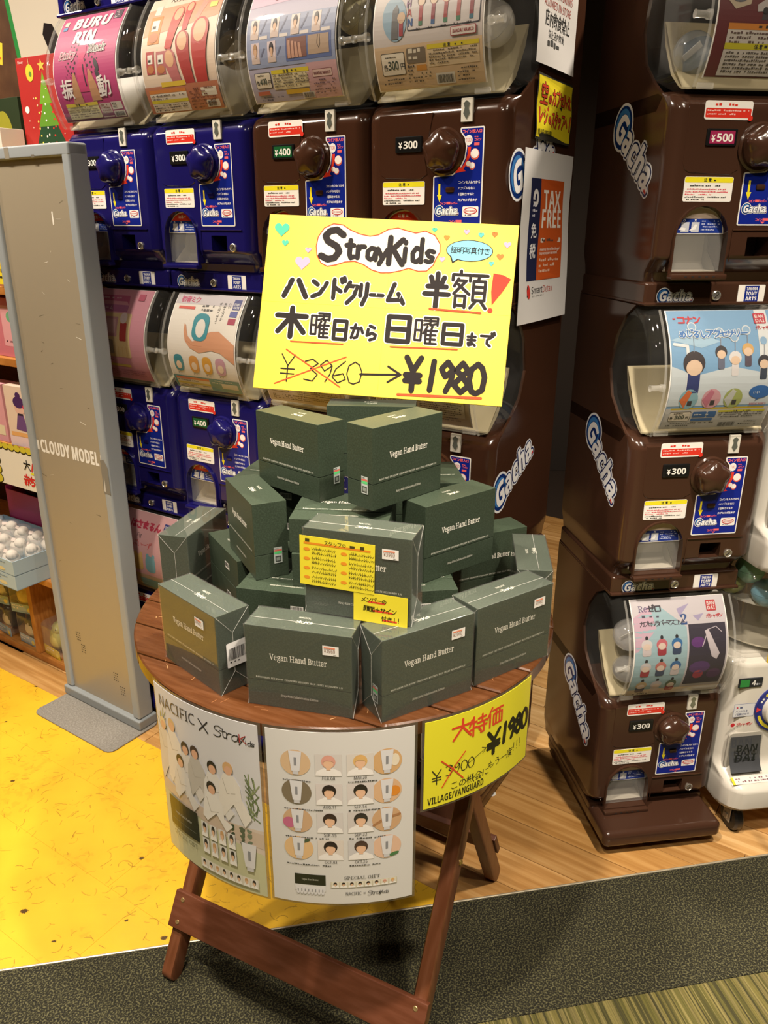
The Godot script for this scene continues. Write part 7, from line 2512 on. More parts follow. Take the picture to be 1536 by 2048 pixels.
func build_shelf() -> void:
	shelf_xf = at(-1.293, 0, -2.312, -33.7)
	var pine := grain_mat("c88d4a", wood_tex, 0.5, Vector3(2, 2, 14), Vector3(0.2, 0, 0.4), wood_fine, 0.01)
	var dark := grain_mat("5a3d22", wood_tex, 0.6, Vector3(2, 12, 2), Vector3(0.6, 0.3, 0.4), wood_fine, 0.01)
	var o := thing("display_shelf", "pine display shelf stocked with toys beside the grey gate", "shelf", shelf_xf)
	var x0 := -0.85
	var x1 := 0.545
	var zf := -0.022
	var depth := 0.36
	for y in [0.012, 0.302, 0.722, 0.975, 1.168, 1.482]:
		part(o, "board", Shape.new().rbox(Vector3((x0 + x1) / 2.0, y, zf - depth / 2.0), Vector3(x1 - x0, 0.022, depth), 0.002, 1).mesh(), pine)
	part(o, "divider", Shape.new().rbox(Vector3(0.186, 0.157, zf - depth / 2.0), Vector3(0.022, 0.266, depth - 0.002), 0.002, 1).mesh(), pine)
	for x in [x0 + 0.011, x1 - 0.011]:
		part(o, "end_panel", Shape.new().rbox(Vector3(x, 0.745, zf - depth / 2.0 - 0.002), Vector3(0.022, 1.45, depth - 0.006), 0.002, 1).mesh(), pine)
	part(o, "back_panel", Shape.new().box(Vector3((x0 + x1) / 2.0, 0.745, zf - depth - 0.008), Vector3(x1 - x0, 1.47, 0.014)).mesh(), dark)
	# bottom bays: bagged soft toys
	var g := "bagged soft toys in the low bay"
	var specs := [[-0.060, 0.024, "2b2b30", "e0ddd6", "black and white soft toy pack in the bottom row beside the divider"], [0.070, 0.024, "2b2b30", "e0ddd6", "black and white soft toy pack in the bottom row next to the pine divider"], [-0.190, 0.024, "2b2b30", "e0ddd6", "black and white soft toy pack deep in the bottom bay"],
		[-0.070, 0.138, "2b2b30", "dcd8d0", "black and white soft toy pack on top of another in the low bay"], [0.055, 0.138, "c9a53a", "d8bc5c", "yellow soft toy pack on top of the penguin-like ones"]]
	var i := 0
	for s in specs:
		plush_pack(s[4], on_shelf(s[0] + 0.04, s[1], zf - 0.055, -6.0 + i * 5.0), 0.098, s[2], s[3], "8fb4cf", g)
		i += 1
	plush_pack("purple soft toy in a clear bag right of the pine divider", on_shelf(0.366, 0.024, zf - 0.052, 8), 0.112, "7d5a8c", "8a6a98", "d8c23a", "bagged soft toys right of the divider")
	plush_pack("olive and yellow soft toy in a clear bag right of the pine divider", on_shelf(0.250, 0.024, zf - 0.052, -5), 0.100, "a8a45a", "c2b868", "d8c23a", "bagged soft toys right of the divider")
	carton("toy_box", "tan striped toy box with a round window above the bagged toys", "box", on_shelf(0.268, 0.024, zf - 0.175, 10), Vector3(0.075, 0.190, 0.05), "c2a07c", func(p: Print):
		for k in 5:
			p.stroke(PackedVector2Array([Vector2(0.006 + k * 0.012, 0.19), Vector2(0.016 + k * 0.012, 0.13)]), 0.002, "e0d8cc")
		p.lay = 2
		p.oval(0.038, 0.138, 0.017, 0.020, "5a4a3c", 16))
	carton("toy_box", "white toy box with a dark round window beside the tan one", "box", on_shelf(0.362, 0.024, zf - 0.180, -4), Vector3(0.08, 0.215, 0.05), "c9c5bc", func(p: Print):
		p.frame(0.006, 0.02, 0.068, 0.185, 0.002, "8a8a8a")
		p.lay = 2
		p.oval(0.044, 0.150, 0.016, 0.022, "2a2420", 16))
	# blue trays with white soft toys on the low shelf
	for k in 2:
		var tr := thing("display_tray", ["pale blue display tray under the other tray", "pale blue display tray full of small white bagged toys"][k], "tray", on_shelf(0.095, 0.3132 + k * 0.047, 0.0))
		var sz := Vector3(0.400, 0.046, 0.220)
		var wall := mat("a9c3d4", 0.5)
		part(tr, "bottom", Shape.new().box(Vector3(0, 0.001, -0.04), Vector3(sz.x, 0.002, sz.z)).mesh(), wall)
		for s in [-1.0, 1.0]:
			part(tr, "side", Shape.new().box(Vector3(s * (sz.x / 2.0 - 0.001), sz.y / 2.0, -0.04), Vector3(0.002, sz.y, sz.z)).mesh(), wall)
			part(tr, "side", Shape.new().box(Vector3(0, sz.y / 2.0, -0.04 + s * (sz.z / 2.0 - 0.001)), Vector3(sz.x - 0.004, sz.y, 0.002)).mesh(), wall)
		flat_print(tr, move(-sz.x / 2.0, 0.0, -0.04 + sz.z / 2.0 + 0.0002), func(p: Print):
			p.rect(0.0, 0.010, 0.26, 0.020, "d8c46a")
			p.lay = 2
			p.fine(0.02, 0.036, 0.24, 1, 0.006, 0.006, "7a8a98", 4)
			p.fine(0.29, 0.034, 0.07, 2, 0.008, 0.004, "7a90a4", 5)
			p.oval(0.335, 0.014, 0.020, 0.006, "d8cfa0", 14))
	var rng := RandomNumberGenerator.new()
	rng.seed = 17
	for r in 3:
		for c in 5:
			var x := -0.060 + c * 0.074 + (r % 2) * 0.01
			var z := 0.038 - r * 0.066
			var k := thing("mini_plush", "small white soft toy bagged with a tag in the blue tray", "toy", on_shelf(x, 0.3645, z, rng.randf_range(-40, 40)), "white bagged toys in the blue tray")
			part(k, "plush", Shape.new().ball(Vector3(0, 0.026, 0), Vector3(0.031, 0.026, 0.025), 12, 8).ball(Vector3(0.012, 0.044, 0.004), Vector3(0.019, 0.017, 0.018), 10, 8).mesh(), mat("d6d0c6", 0.9))
			part(k, "tag", Shape.new().box(Vector3(-0.006, 0.050, 0.016), Vector3(0.016, 0.010, 0.0008), Transform3D(Basis(Vector3.RIGHT, -0.6), Vector3(0, 0.006, 0.026))).mesh(), mat("e8d8d0", 0.5))
			part(k, "bag", Shape.new().rbox(Vector3(0, 0.031, 0), Vector3(0.068, 0.062, 0.058), 0.02, 1).mesh(), clear_mat(0.08, 0.1, "ffffff", 0.5), Transform3D(), "clear bag")
	# magenta open box and a standing card behind the trays
	var pk := thing("open_box", "magenta open display box behind the white bagged toys", "box", on_shelf(0.058, 0.3135, zf - 0.213))
	var side := PackedVector2Array([Vector2(-0.08, 0.0), Vector2(0.08, 0.0), Vector2(0.08, 0.200), Vector2(-0.08, 0.275)])
	for s in [-1.0, 1.0]:
		part(pk, "side", Shape.new().prism(side, 0.0, 0.003, Transform3D(Basis(Vector3(0, 0, 1), Vector3.UP, Vector3(-1, 0, 0)), Vector3(s * 0.13, 0, 0))).mesh(), mat("b43274", 0.45))
	part(pk, "front", Shape.new().box(Vector3(0, 0.095, 0.079), Vector3(0.257, 0.19, 0.003)).mesh(), mat("b43274", 0.45))
	part(pk, "back", Shape.new().box(Vector3(0, 0.137, -0.079), Vector3(0.257, 0.274, 0.003)).mesh(), mat("b43274", 0.45))
	for c in 3:
		carton("small_pack", ["dark printed pack at the open end of the magenta box", "dark printed pack in the middle of the magenta box", "dark printed pack beside the light blue header card"][c], "box", on_shelf(-0.020 + c * 0.075, 0.330, zf - 0.213, c * 3.0), Vector3(0.062, 0.235, 0.05), ["3a3038", "4a3a40", "332c34"][c], func(p: Print):
			p.rect(0.006, 0.15, 0.05, 0.05, "8a5a6c")
			p.lay = 2
			p.fine(0.010, 0.215, 0.04, 2, 0.010, 0.006, "d8c0c8", 3), "dark packs in the magenta box")
	carton("header_card", "light blue header card standing behind the trays", "card", on_shelf(0.262, 0.3135, zf - 0.136, 0), Vector3(0.105, 0.290, 0.004), "9fc0dc", func(p: Print):
		p.oval(0.034, 0.245, 0.020, 0.024, "c8d4de", 18)
		p.oval(0.060, 0.160, 0.038, 0.032, "d8dce4", 18)
		p.lay = 2
		p.rect(0.018, 0.205, 0.028, 0.010, "d87a94")
		p.fine(0.040, 0.186, 0.05, 2, 0.012, 0.007, "5a6a8c", 3)
		p.brush("ふわふわ", 0.034, 0.150, 0.016, 0.002, "8a80b8", 0.9))
	# hand-lettered strip on the shelf edge
	var st := thing("shelf_sign", "white hand-lettered strip with yellow frilled edge on the shelf", "sign", on_shelf(0.265, 0.610, zf + 0.003))
	part(st, "card", Shape.new().rbox(Vector3(0, 0.055, 0), Vector3(0.255, 0.122, 0.0015), 0.0005, 1).mesh(), mat("e2dfd4", 0.5))
	flat_print(st, move(-0.1275, -0.006, 0.0009), func(p: Print):
		for k in 9:
			p.lay = 1
			p.oval(0.012 + k * 0.029, 0.120, 0.017, 0.012, "2a281e", 16)
			p.lay = 2
			p.oval(0.012 + k * 0.029, 0.122, 0.015, 0.010, "c9bc3c", 16)
		for k in 4:
			p.lay = 1
			p.oval(0.008, 0.015 + k * 0.028, 0.026, 0.017, "2a281e", 16)
			p.lay = 2
			p.oval(0.006, 0.015 + k * 0.028, 0.024, 0.015, "c9bc3c", 16)
		p.lay = 3
		p.brush("大", 0.150, 0.060, 0.034, 0.0040, "1c1a18")
		p.brush("バズ", 0.184, 0.058, 0.034, 0.0055, "c8302c", 0.9)
		p.brush("赤ちゃん", 0.140, 0.014, 0.034, 0.0055, "c8302c", 0.74)
		p.brush("!", 0.232, 0.018, 0.034, 0.0055, "c8302c")
		p.rect(0.180, 0.052, 0.040, 0.006, "d8d838"))
	# middle bays: packs with a pale front
	carton("doll_pack", "pale blister pack with a purple doll print on the middle shelf", "toy", on_shelf(0.312, 0.7335, zf - 0.030, 4), Vector3(0.150, 0.175, 0.05), "dcc6b4", func(p: Print):
		p.rect(0.0, 0.0, 0.15, 0.030, "d8c0c4")
		p.rect(0.090, 0.030, 0.058, 0.100, "cfcdc0")
		p.lay = 2
		p.poly(PackedVector2Array([Vector2(0.034, 0.050), Vector2(0.086, 0.046), Vector2(0.072, 0.100), Vector2(0.050, 0.100)]), "6a4a7c")
		p.oval(0.060, 0.116, 0.022, 0.022, "d8b0a0", 18)
		p.lay = 3
		p.oval(0.060, 0.130, 0.024, 0.017, "4a2c5c", 18)
		p.oval(0.060, 0.150, 0.011, 0.009, "4a2c5c", 14)
		p.oval(0.082, 0.118, 0.007, 0.007, "c83a58", 12)
		p.rect(0.050, 0.092, 0.022, 0.006, "3a2c3c")
		p.rect(0.010, 0.030, 0.07, 0.012, "d8a468")
		p.stroke(PackedVector2Array([Vector2(0.080, 0.100), Vector2(0.100, 0.060)]), 0.004, "a83a50")
		p.fine(0.094, 0.120, 0.045, 2, 0.020, 0.010, "4a4640", 4)
		p.fine(0.096, 0.016, 0.045, 2, 0.008, 0.004, "6a6460", 5))
	carton("doll_pack", "pink blister pack beside the purple doll pack", "toy", on_shelf(0.140, 0.7335, zf - 0.032, 0), Vector3(0.150, 0.172, 0.05), "d49aa4", func(p: Print):
		p.oval(0.075, 0.10, 0.05, 0.05, "e0b8b8", 20)
		p.lay = 2
		p.rect(0.01, 0.02, 0.13, 0.03, "d8ccb0"))
	carton("toy_box", "rose pink box lying behind the doll packs", "box", on_shelf(0.290, 0.7335, zf - 0.175, 0), Vector3(0.220, 0.205, 0.10), "c98f96")
	carton("toy_box", "pink printed box on the upper shelf beside white price tags", "box", on_shelf(0.245, 0.9865, zf - 0.080, 0), Vector3(0.180, 0.160, 0.12), "c4707c", func(p: Print):
		p.rect(0.100, 0.030, 0.070, 0.110, "d49aa0")
		p.lay = 2
		p.brush("文具", 0.128, 0.056, 0.026, 0.003, "3a2c30", 0.9)
		p.oval(0.140, 0.110, 0.016, 0.014, "6aa47c", 14)
		p.fine(0.110, 0.040, 0.05, 1, 0.008, 0.005, "5a3a40", 5))
	carton("toy_box", "dusty pink box in front of the upper shelf edge", "box", on_shelf(0.140, 1.1795, zf - 0.070, 0), Vector3(0.300, 0.120, 0.12), "c8868c")
	for k in 2:
		var tg := thing("price_tag", ["white hanging price tag, upper of two", "white hanging price tag, lower of two"][k], "tag", on_shelf(0.368, 0.990 + (1 - k) * 0.075, zf + 0.004, 6))
		part(tg, "card", Shape.new().rbox(Vector3(0, 0.034, 0), Vector3(0.036, 0.068, 0.0012), 0.0004, 1).mesh(), mat("dcd8d0", 0.5))
		part(tg, "pin", Shape.new().ball(Vector3(0, 0.012, 0.001), Vector3(0.004, 0.004, 0.003), 8, 6).mesh(), mat("a88a5a", 0.4))
	var yt := thing("shelf_sign", "small yellow lettered card on the upper shelf edge", "sign", on_shelf(0.345, 1.185, zf + 0.003, 0))
	part(yt, "card", Shape.new().rbox(Vector3(0, 0.032, 0), Vector3(0.060, 0.064, 0.0012), 0.0004, 1).mesh(), mat("e2cf2c", 0.5))
	flat_print(yt, move(-0.03, 0, 0.0008), func(p: Print):
		p.fine(0.006, 0.046, 0.046, 3, 0.016, 0.009, "3a3628", 3))
	# on top: a red holiday box, small boxes and a green-framed board
	carton("holiday_box", "red holiday box with a decorated tree print on top of the shelf", "box", on_shelf(0.466, 1.4935, -0.150, 4), Vector3(0.180, 0.225, 0.06), "a32622", func(p: Print):
		p.poly(PackedVector2Array([Vector2(0.044, 0.030), Vector2(0.150, 0.030), Vector2(0.124, 0.075), Vector2(0.066, 0.075)]), "23442e")
		p.poly(PackedVector2Array([Vector2(0.058, 0.070), Vector2(0.132, 0.070), Vector2(0.104, 0.125), Vector2(0.084, 0.125)]), "5a8a2c")
		p.poly(PackedVector2Array([Vector2(0.070, 0.120), Vector2(0.116, 0.120), Vector2(0.093, 0.190)]), "6a962e")
		p.rect(0.040, 0.004, 0.118, 0.026, "5a8a2c")
		p.lay = 2
		for k in 24:
			p.oval(0.056 + fposmod(k * 0.0271, 0.08), 0.030 + fposmod(k * 0.0173, 0.12), 0.0026, 0.0026, ["e2d05c", "e8e4dc", "c8302c"][k % 3], 8)
		for k in 5:
			p.lay = 3
			var a := PI / 2.0 + TAU * k / 5.0
			p.poly(PackedVector2Array([Vector2(0.093, 0.203) + Vector2.from_angle(a) * 0.014, Vector2(0.093, 0.203) + Vector2.from_angle(a + 0.63) * 0.006, Vector2(0.093, 0.203), Vector2(0.093, 0.203) + Vector2.from_angle(a - 0.63) * 0.006]), "d8b04c")
		p.oval(0.048, 0.190, 0.014, 0.019, "c8b83a", 18)
		p.lay = 4
		p.oval(0.050, 0.187, 0.005, 0.006, "5a7a34", 12)
		p.stroke(PackedVector2Array([Vector2(0.048, 0.208), Vector2(0.048, 0.225)]), 0.001, "d8c88a")
		p.oval(0.022, 0.110, 0.008, 0.008, "e4dfd6", 14)
		for k in 12:
			p.oval(0.012 + fposmod(k * 0.0617, 0.16), 0.02 + fposmod(k * 0.0831, 0.2), 0.0018, 0.0018, "d8b0a0", 8)
		p.type("Disney", 0.008, 0.212, 0.005, "e0d0c8", {"w": 0.020, "serif": true, "slant": 0.2}))
	carton("toy_box", "small white and yellow box beside the red holiday box", "box", on_shelf(0.330, 1.4935, -0.085, -8), Vector3(0.095, 0.066, 0.06), "d8d4c8", func(p: Print):
		p.rect(0.0, 0.0, 0.016, 0.066, "2c5a3c")
		p.rect(0.020, 0.006, 0.034, 0.034, "d2b84a")
		p.rect(0.0, 0.0, 0.016, 0.020, "d8782c")
		p.lay = 2
		p.rect(0.056, 0.010, 0.012, 0.028, "e4e0d8")
		p.fine(0.062, 0.050, 0.03, 2, 0.010, 0.008, "44464c", 3))
	carton("toy_box", "dark green and yellow box at the back on top of the shelf", "box", on_shelf(0.110, 1.4935, -0.260, 0), Vector3(0.22, 0.165, 0.10), "24321c", func(p: Print):
		p.oval(0.140, 0.075, 0.040, 0.060, "8a8a2c", 18)
		p.lay = 2
		p.oval(0.118, 0.030, 0.022, 0.022, "8a3a20", 14))
	var gb := thing("cow_board", "green-framed white board with black blotches hung behind the shelf", "picture", on_shelf(0.125, 1.690, -0.452) * Transform3D(Basis(Vector3.BACK, deg_to_rad(9.0)), Vector3.ZERO))
	part(gb, "frame", Shape.new().rbox(Vector3(0, 0.15, 0), Vector3(0.42, 0.44, 0.012), 0.002, 1).mesh(), mat("1f7a34", 0.5))
	var fc := part(gb, "face", Shape.new().rbox(Vector3(0, 0.15, 0.0065), Vector3(0.375, 0.395, 0.002), 0.0008, 1).mesh(), mat("b8b0a0", 0.6))
	flat_print(fc, move(-0.1875, -0.0475, 0.0076), func(p: Print):
		p.poly(PackedVector2Array([Vector2(0.030, 0.0), Vector2(0.36, 0.0), Vector2(0.37, 0.080), Vector2(0.30, 0.150), Vector2(0.22, 0.160), Vector2(0.180, 0.245), Vector2(0.145, 0.258), Vector2(0.128, 0.232), Vector2(0.148, 0.165), Vector2(0.130, 0.095), Vector2(0.078, 0.058), Vector2(0.040, 0.062)]), "16130f")
		pass)
	part(gb, "hook", Shape.new().rbox(Vector3(0, 0.362, -0.010), Vector3(0.05, 0.02, 0.012), 0.002, 1).mesh(), mat("5a4030", 0.6))
	var tag2 := thing("price_tag", "yellow hanging price tag left of the green-framed board", "tag", on_shelf(-0.086, 1.815, -0.372) * Transform3D(Basis(Vector3.BACK, deg_to_rad(-14.0)), Vector3.ZERO))
	part(tag2, "card", Shape.new().rbox(Vector3(0, 0.0, 0), Vector3(0.040, 0.058, 0.0012), 0.0004, 1).mesh(), mat("c4b832", 0.5))
	flat_print(tag2, move(-0.02, -0.029, 0.0008), func(p: Print):
		p.fine(0.005, 0.028, 0.028, 1, 0.012, 0.018, "3a4a2c", 3, 0.95)
		p.rect(0.016, 0.014, 0.018, 0.006, "b8582c")
		p.fine(0.006, 0.005, 0.028, 1, 0.006, 0.004, "4a4430", 4))


# ---------------------------------------------------------------- the white machines
func build_white_machines() -> void:
	var base := Transform3D(Basis(Vector3.UP, deg_to_rad(8.28)), Vector3(0.929, 0, -1.50))
	var white := mat("d9d5cb", 0.22)
	var hw := 0.163
	var tier := func(y0: float, label: String, low: bool) -> Node3D:
		var o := thing("white_capsule_machine", label, "vending machine", base * move(0, y0, 0))
		var rings := []
		for s in [[0.0, 0.030, hw - 0.012], [0.006, 0.046, hw - 0.004], [0.02, 0.058, hw], [0.062, 0.060, hw], [0.070, 0.056, hw - 0.002], [0.078, 0.046, hw - 0.002], [0.092, 0.012, hw], [0.104, 0.002, hw], [0.12, 0.0, hw], [0.352, 0.0, hw], [0.362, -0.006, hw - 0.003]]:
			rings.append(ring_plan(s[2], s[1], -0.36, 0.045, s[0]))
		part(o, "body", Shape.new().loft(rings).mesh(), white)
		part(o, "joint_line", Shape.new().box(Vector3(-hw - 0.0002, 0.125, -0.20), Vector3(0.0008, 0.0015, 0.30)).mesh(), mat("8a867e", 0.6))
		# capsule door with raised maker letters
		var well := part(o, "door_well", Shape.new().prism(Print.rounded(-0.152, 0.092, 0.084, 0.094, 0.010), -0.004, 0.0012, Transform3D(), 0.0008).mesh(), mat("b4b0a6", 0.4))
		var rows := []
		for i in 9:
			var a := lerpf(0.0, 1.5, i / 8.0)
			var row := []
			for x in [-0.148, -0.074]:
				row.append(Vector3(x, 0.178 - 0.080 * sin(a) * 1.0, 0.004 + 0.026 * (1.0 - cos(a))))
			rows.append(row)
		var fl := part(o, "door_flap", Shape.new().sheet(rows).mesh(), mat("4a4c50", 0.12), Transform3D(), "smoky curved door flap")
		var p := Print.new(self)
		p.type("BAN", -0.138, 0.146, 0.018, "26272a", {"w": 0.050, "bold": true})
		p.type("DAI", -0.138, 0.120, 0.018, "26272a", {"w": 0.050, "bold": true})
		part(fl, "print", p.mesh(), ink_gloss, move(0, 0, 0.0155))
		well.set_meta("label", "pale door recess")
		# dial with a blue ring
		var ring := part(o, "dial", Shape.new().lathe([[0.001, 0.0], [0.062, 0.0], [0.062, 0.004], [0.001, 0.004]], 36, Transform3D(Basis(Vector3.RIGHT, PI / 2), Vector3(-0.040, 0.246, 0.0))).mesh(), mat("1f2a7c", 0.3), Transform3D(), "round dial with a blue and yellow ring")
		part(ring, "grip", Shape.new().lathe([[0.001, 0.0], [0.045, 0.0], [0.043, 0.012], [0.030, 0.020], [0.001, 0.022]], 30, Transform3D(Basis(Vector3.RIGHT, PI / 2), Vector3(-0.040, 0.246, 0.004))).rbox(Vector3(-0.040, 0.246, 0.026), Vector3(0.018, 0.080, 0.016), 0.006, 2).mesh(), mat("dcd9d0", 0.25))
		p = Print.new(self)
		p.place = Transform2D(0, Vector2(-0.040, 0.246))
		var arc := PackedVector2Array()
		for i in 12:
			arc.append(Vector2.from_angle(lerpf(3.5, 5.4, i / 11.0)) * 0.0535)
		p.stroke(arc, 0.007, "e2d43a")
		arc = PackedVector2Array()
		for i in 12:
			arc.append(Vector2.from_angle(lerpf(0.9, 2.4, i / 11.0)) * 0.0535)
		p.stroke(arc, 0.007, "e2d43a")
		for a in [2.62, 2.76]:
			p.oval(cos(a) * 0.0535, sin(a) * 0.0535, 0.0028, 0.0028, "f0f0e8", 10)
		p.poly(PackedVector2Array([Vector2(-0.0595, 0.007), Vector2(-0.0595, -0.007), Vector2(-0.048, 0.0)]), "d8404c")
		part(ring, "print", p.mesh(), ink_gloss, move(0, 0, 0.0042))
		# labels
		p = Print.new(self)
		p.rrect(-0.152, 0.229, 0.050, 0.034, 0.002, "8a92b4")
		p.lay = 2
		p.rrect(-0.151, 0.230, 0.048, 0.032, 0.0018, "dfe1e6")
		p.lay = 3
		p.poly(PackedVector2Array([Vector2(-0.146, 0.250), Vector2(-0.146, 0.257), Vector2(-0.141, 0.2535)]), "c83a48")
		p.fine(-0.138, 0.251, 0.024, 1, 0.006, 0.005, "5a6488", 3)
		p.brush("ハンドルを", -0.147, 0.241, 0.0062, 0.0007, "5a6488", 0.95)
		p.brush("1回転させて", -0.147, 0.233, 0.0062, 0.0007, "5a6488", 0.95)
		p.lay = 1
		p.oval(-0.148, 0.2085, 0.0052, 0.0052, "c8303c", 14)
		p.brush("ガシャポン", -0.140, 0.2045, 0.0085, 0.0013, "c8303c", 0.92)
		part(o, "label_print", p.mesh(), ink_gloss, move(0, 0, 0.0004), "info label and red maker lettering")
		if low:
			var cp := part(o, "price_plate", Shape.new().rbox(Vector3(-0.124, 0.3175, 0.001), Vector3(0.056, 0.023, 0.004), 0.001, 1).mesh(), mat("20242c", 0.3))
			p = Print.new(self)
			p.rect(-0.1495, 0.3085, 0.022, 0.018, "2f8a44")
			p.type("4", -0.122, 0.3110, 0.013, "e8e8e4", {"bold": true})
			p.brush("まい", -0.1125, 0.3105, 0.0072, 0.001, "c8ccd4", 0.95)
			part(cp, "print", p.mesh(), ink_gloss, move(0, 0, 0.0032))
			p = Print.new(self)
			p.place = Transform2D(0, Vector2(-0.150, 0.0))
			p.rect(0.0, 0.0, 0.120, 0.018, "e4e2dc")
			p.lay = 2
			p.rect(0.0, 0.0, 0.006, 0.018, "d8d03a")
			p.fine(0.010, 0.011, 0.105, 2, 0.007, 0.004, "8a6a70", 4)
			part(o, "strip_label", p.mesh(), ink_gloss, Transform3D(Basis(Vector3.RIGHT, -1.15), Vector3(0, 0.0795, 0.0440)), "white warning strip")
			for x in [-0.11, 0.11]:
				for z in [0.005, -0.28]:
					var c := part(o, "caster", Shape.new().lathe([[0.001, -0.011], [0.030, -0.011], [0.034, -0.006], [0.034, 0.006], [0.030, 0.011], [0.001, 0.011]], 22, Transform3D(Basis(Vector3.BACK, PI / 2), Vector3(x, 0.034 - y0, z))).mesh(), mat("1c1b1a", 0.35), Transform3D(), "black caster wheel")
					part(c, "fork", Shape.new().rbox(Vector3(x - 0.014, 0.045 - y0, z), Vector3(0.003, 0.044, 0.026), 0.001, 1).rbox(Vector3(x - 0.0165, 0.036 - y0, z), Vector3(0.003, 0.012, 0.012), 0.001, 1).mesh(), mat("b8b6b0", 0.3, {"metallic": 0.6}))
		return o
	var lower: Node3D = tier.call(0.075, "white capsule machine on black casters beside the brown stack", true)
	# clear tank with a turning plate on the lower machine
	part(lower, "tank", Shape.new().rbox(Vector3(0, 0.470, -0.165), Vector3(hw * 2.0 - 0.012, 0.205, 0.300), 0.03, 3).mesh(), clear_mat(0.04, 0.05, "f0f2f2", 0.5), Transform3D(), "clear plastic tank")
	part(lower, "turning_plate", Shape.new().lathe([[0.001, 0.368], [0.120, 0.366], [0.140, 0.378], [0.140, 0.381], [0.118, 0.371], [0.016, 0.374], [0.014, 0.400], [0.001, 0.402]], 36, move(0, 0, -0.155)).mesh(), mat("cfc8b4", 0.35))
	part(lower, "hopper_arm", Shape.new().rbox(Vector3(-0.105, 0.455, -0.06), Vector3(0.010, 0.012, 0.07), 0.003, 1, Transform3D(Basis(Vector3.RIGHT, 0.35), Vector3(0, 0.01, 0.16))).mesh(), mat("a8a49a", 0.4))
	part(lower, "hopper_ring", Shape.new().lathe([[0.085, 0.470], [0.150, 0.476], [0.150, 0.482], [0.085, 0.478]], 30, move(0, 0, -0.165)).mesh(), mat("d6d2c8", 0.3))
	var card := Shape.new().rbox(Vector3(-0.045, 0.415, -0.006), Vector3(0.090, 0.115, 0.002), 0.0006, 1).mesh()
	var yc := part(lower, "yellow_card", card, mat("d9b92c", 0.45), Transform3D(), "yellow card in the tank window")
	var p := Print.new(self)
	p.stroke(PackedVector2Array([Vector2(-0.084, 0.372), Vector2(-0.078, 0.395), Vector2(-0.066, 0.402)]), 0.006, "5a8a54")
	p.oval(-0.060, 0.440, 0.006, 0.004, "2a2a20", 10)
	part(yc, "print", p.mesh(), ink, move(0, 0, -0.0049))
	var balls := [[-0.120, 0.632, -0.075, "7fae90", "pale green capsule ball in the clear tank"], [-0.128, 0.586, -0.120, "b9bd74", "olive yellow capsule ball in the clear tank"], [-0.086, 0.582, -0.055, "7fb4cc", "pale blue capsule ball in the clear tank"], [-0.055, 0.632, -0.125, "7a5a72", "plum capsule ball at the back of the clear tank"], [-0.020, 0.584, -0.060, "c8a0a8", "pink capsule ball in the clear tank"]]
	for b in balls:
		var o := thing("capsule_ball", b[4], "capsule", base * move(b[0], b[1], b[2]), "capsules in the clear tank")
		part(o, "upper_half", Shape.new().lathe([[0.0315, 0.0004], [0.0310, 0.006], [0.0272, 0.0158], [0.0158, 0.0272], [0.001, 0.0314], [0.001, 0.0306]], 24).mesh(), mat(b[3], 0.12))
		part(o, "lower_half", Shape.new().lathe([[0.0313, -0.0004], [0.0308, -0.006], [0.0270, -0.0156], [0.0156, -0.0270], [0.001, -0.0312], [0.001, -0.0306]], 24).mesh(), mat(b[3], 0.12))
		part(o, "air_hole", Shape.new().ball(Vector3(-0.004, 0.018, 0.0252), Vector3.ONE * 0.0016, 8, 6).mesh(), mat("1c1b1a", 0.6))
	tier.call(0.664, "white capsule machine stacked above the clear tank of coloured balls", false)


# ---------------------------------------------------------------- paper notices on the end of the brown row
func side_sheet(called: String, label: String, w0: float, w1: float, v0: float, v1: float, paper: String, curl: float, draw: Callable) -> void:
	# drawn in the end machine's own units: w runs to the back, v up
	var m := row_xf(0, 0).scaled_local(Vector3.ONE * GACHA)
	var width := absf(w1 - w0)
	var height := v1 - v0
	var frame := Transform3D(Basis(Vector3(0, 0, -1), Vector3.UP, Vector3(1, 0, 0)), Vector3(0.1485, v0, w0))
	var o := thing(called, label, "notice", m * frame, "paper notices on the end of the brown row")
	var bow := func(q: Vector3) -> Vector3:
		var t := q.y / height
		var lift := curl * (1.0 - t) * (1.0 - t) * (0.35 + 0.65 * q.x / width) + 0.0012 * sin(t * 9.0 + q.x * 20.0)
		return Vector3(q.x, q.y, q.z + lift + 0.0014)
	var rows := []
	for i in 15:
		var row := []
		for j in 7:
			row.append(bow.call(Vector3(width * j / 6.0, height * i / 14.0, 0.0)))
		rows.append(row)
	var sheet := part(o, "sheet", Shape.new().sheet(rows).mesh(), mat(paper, 0.5))
	var p := Print.new(self)
	p.bend = bow
	p.cut = 0.02
	p.cut_axis = 1
	p.lay = 2
	draw.call(p, width, height)
	part(sheet, "print", p.mesh(), ink)


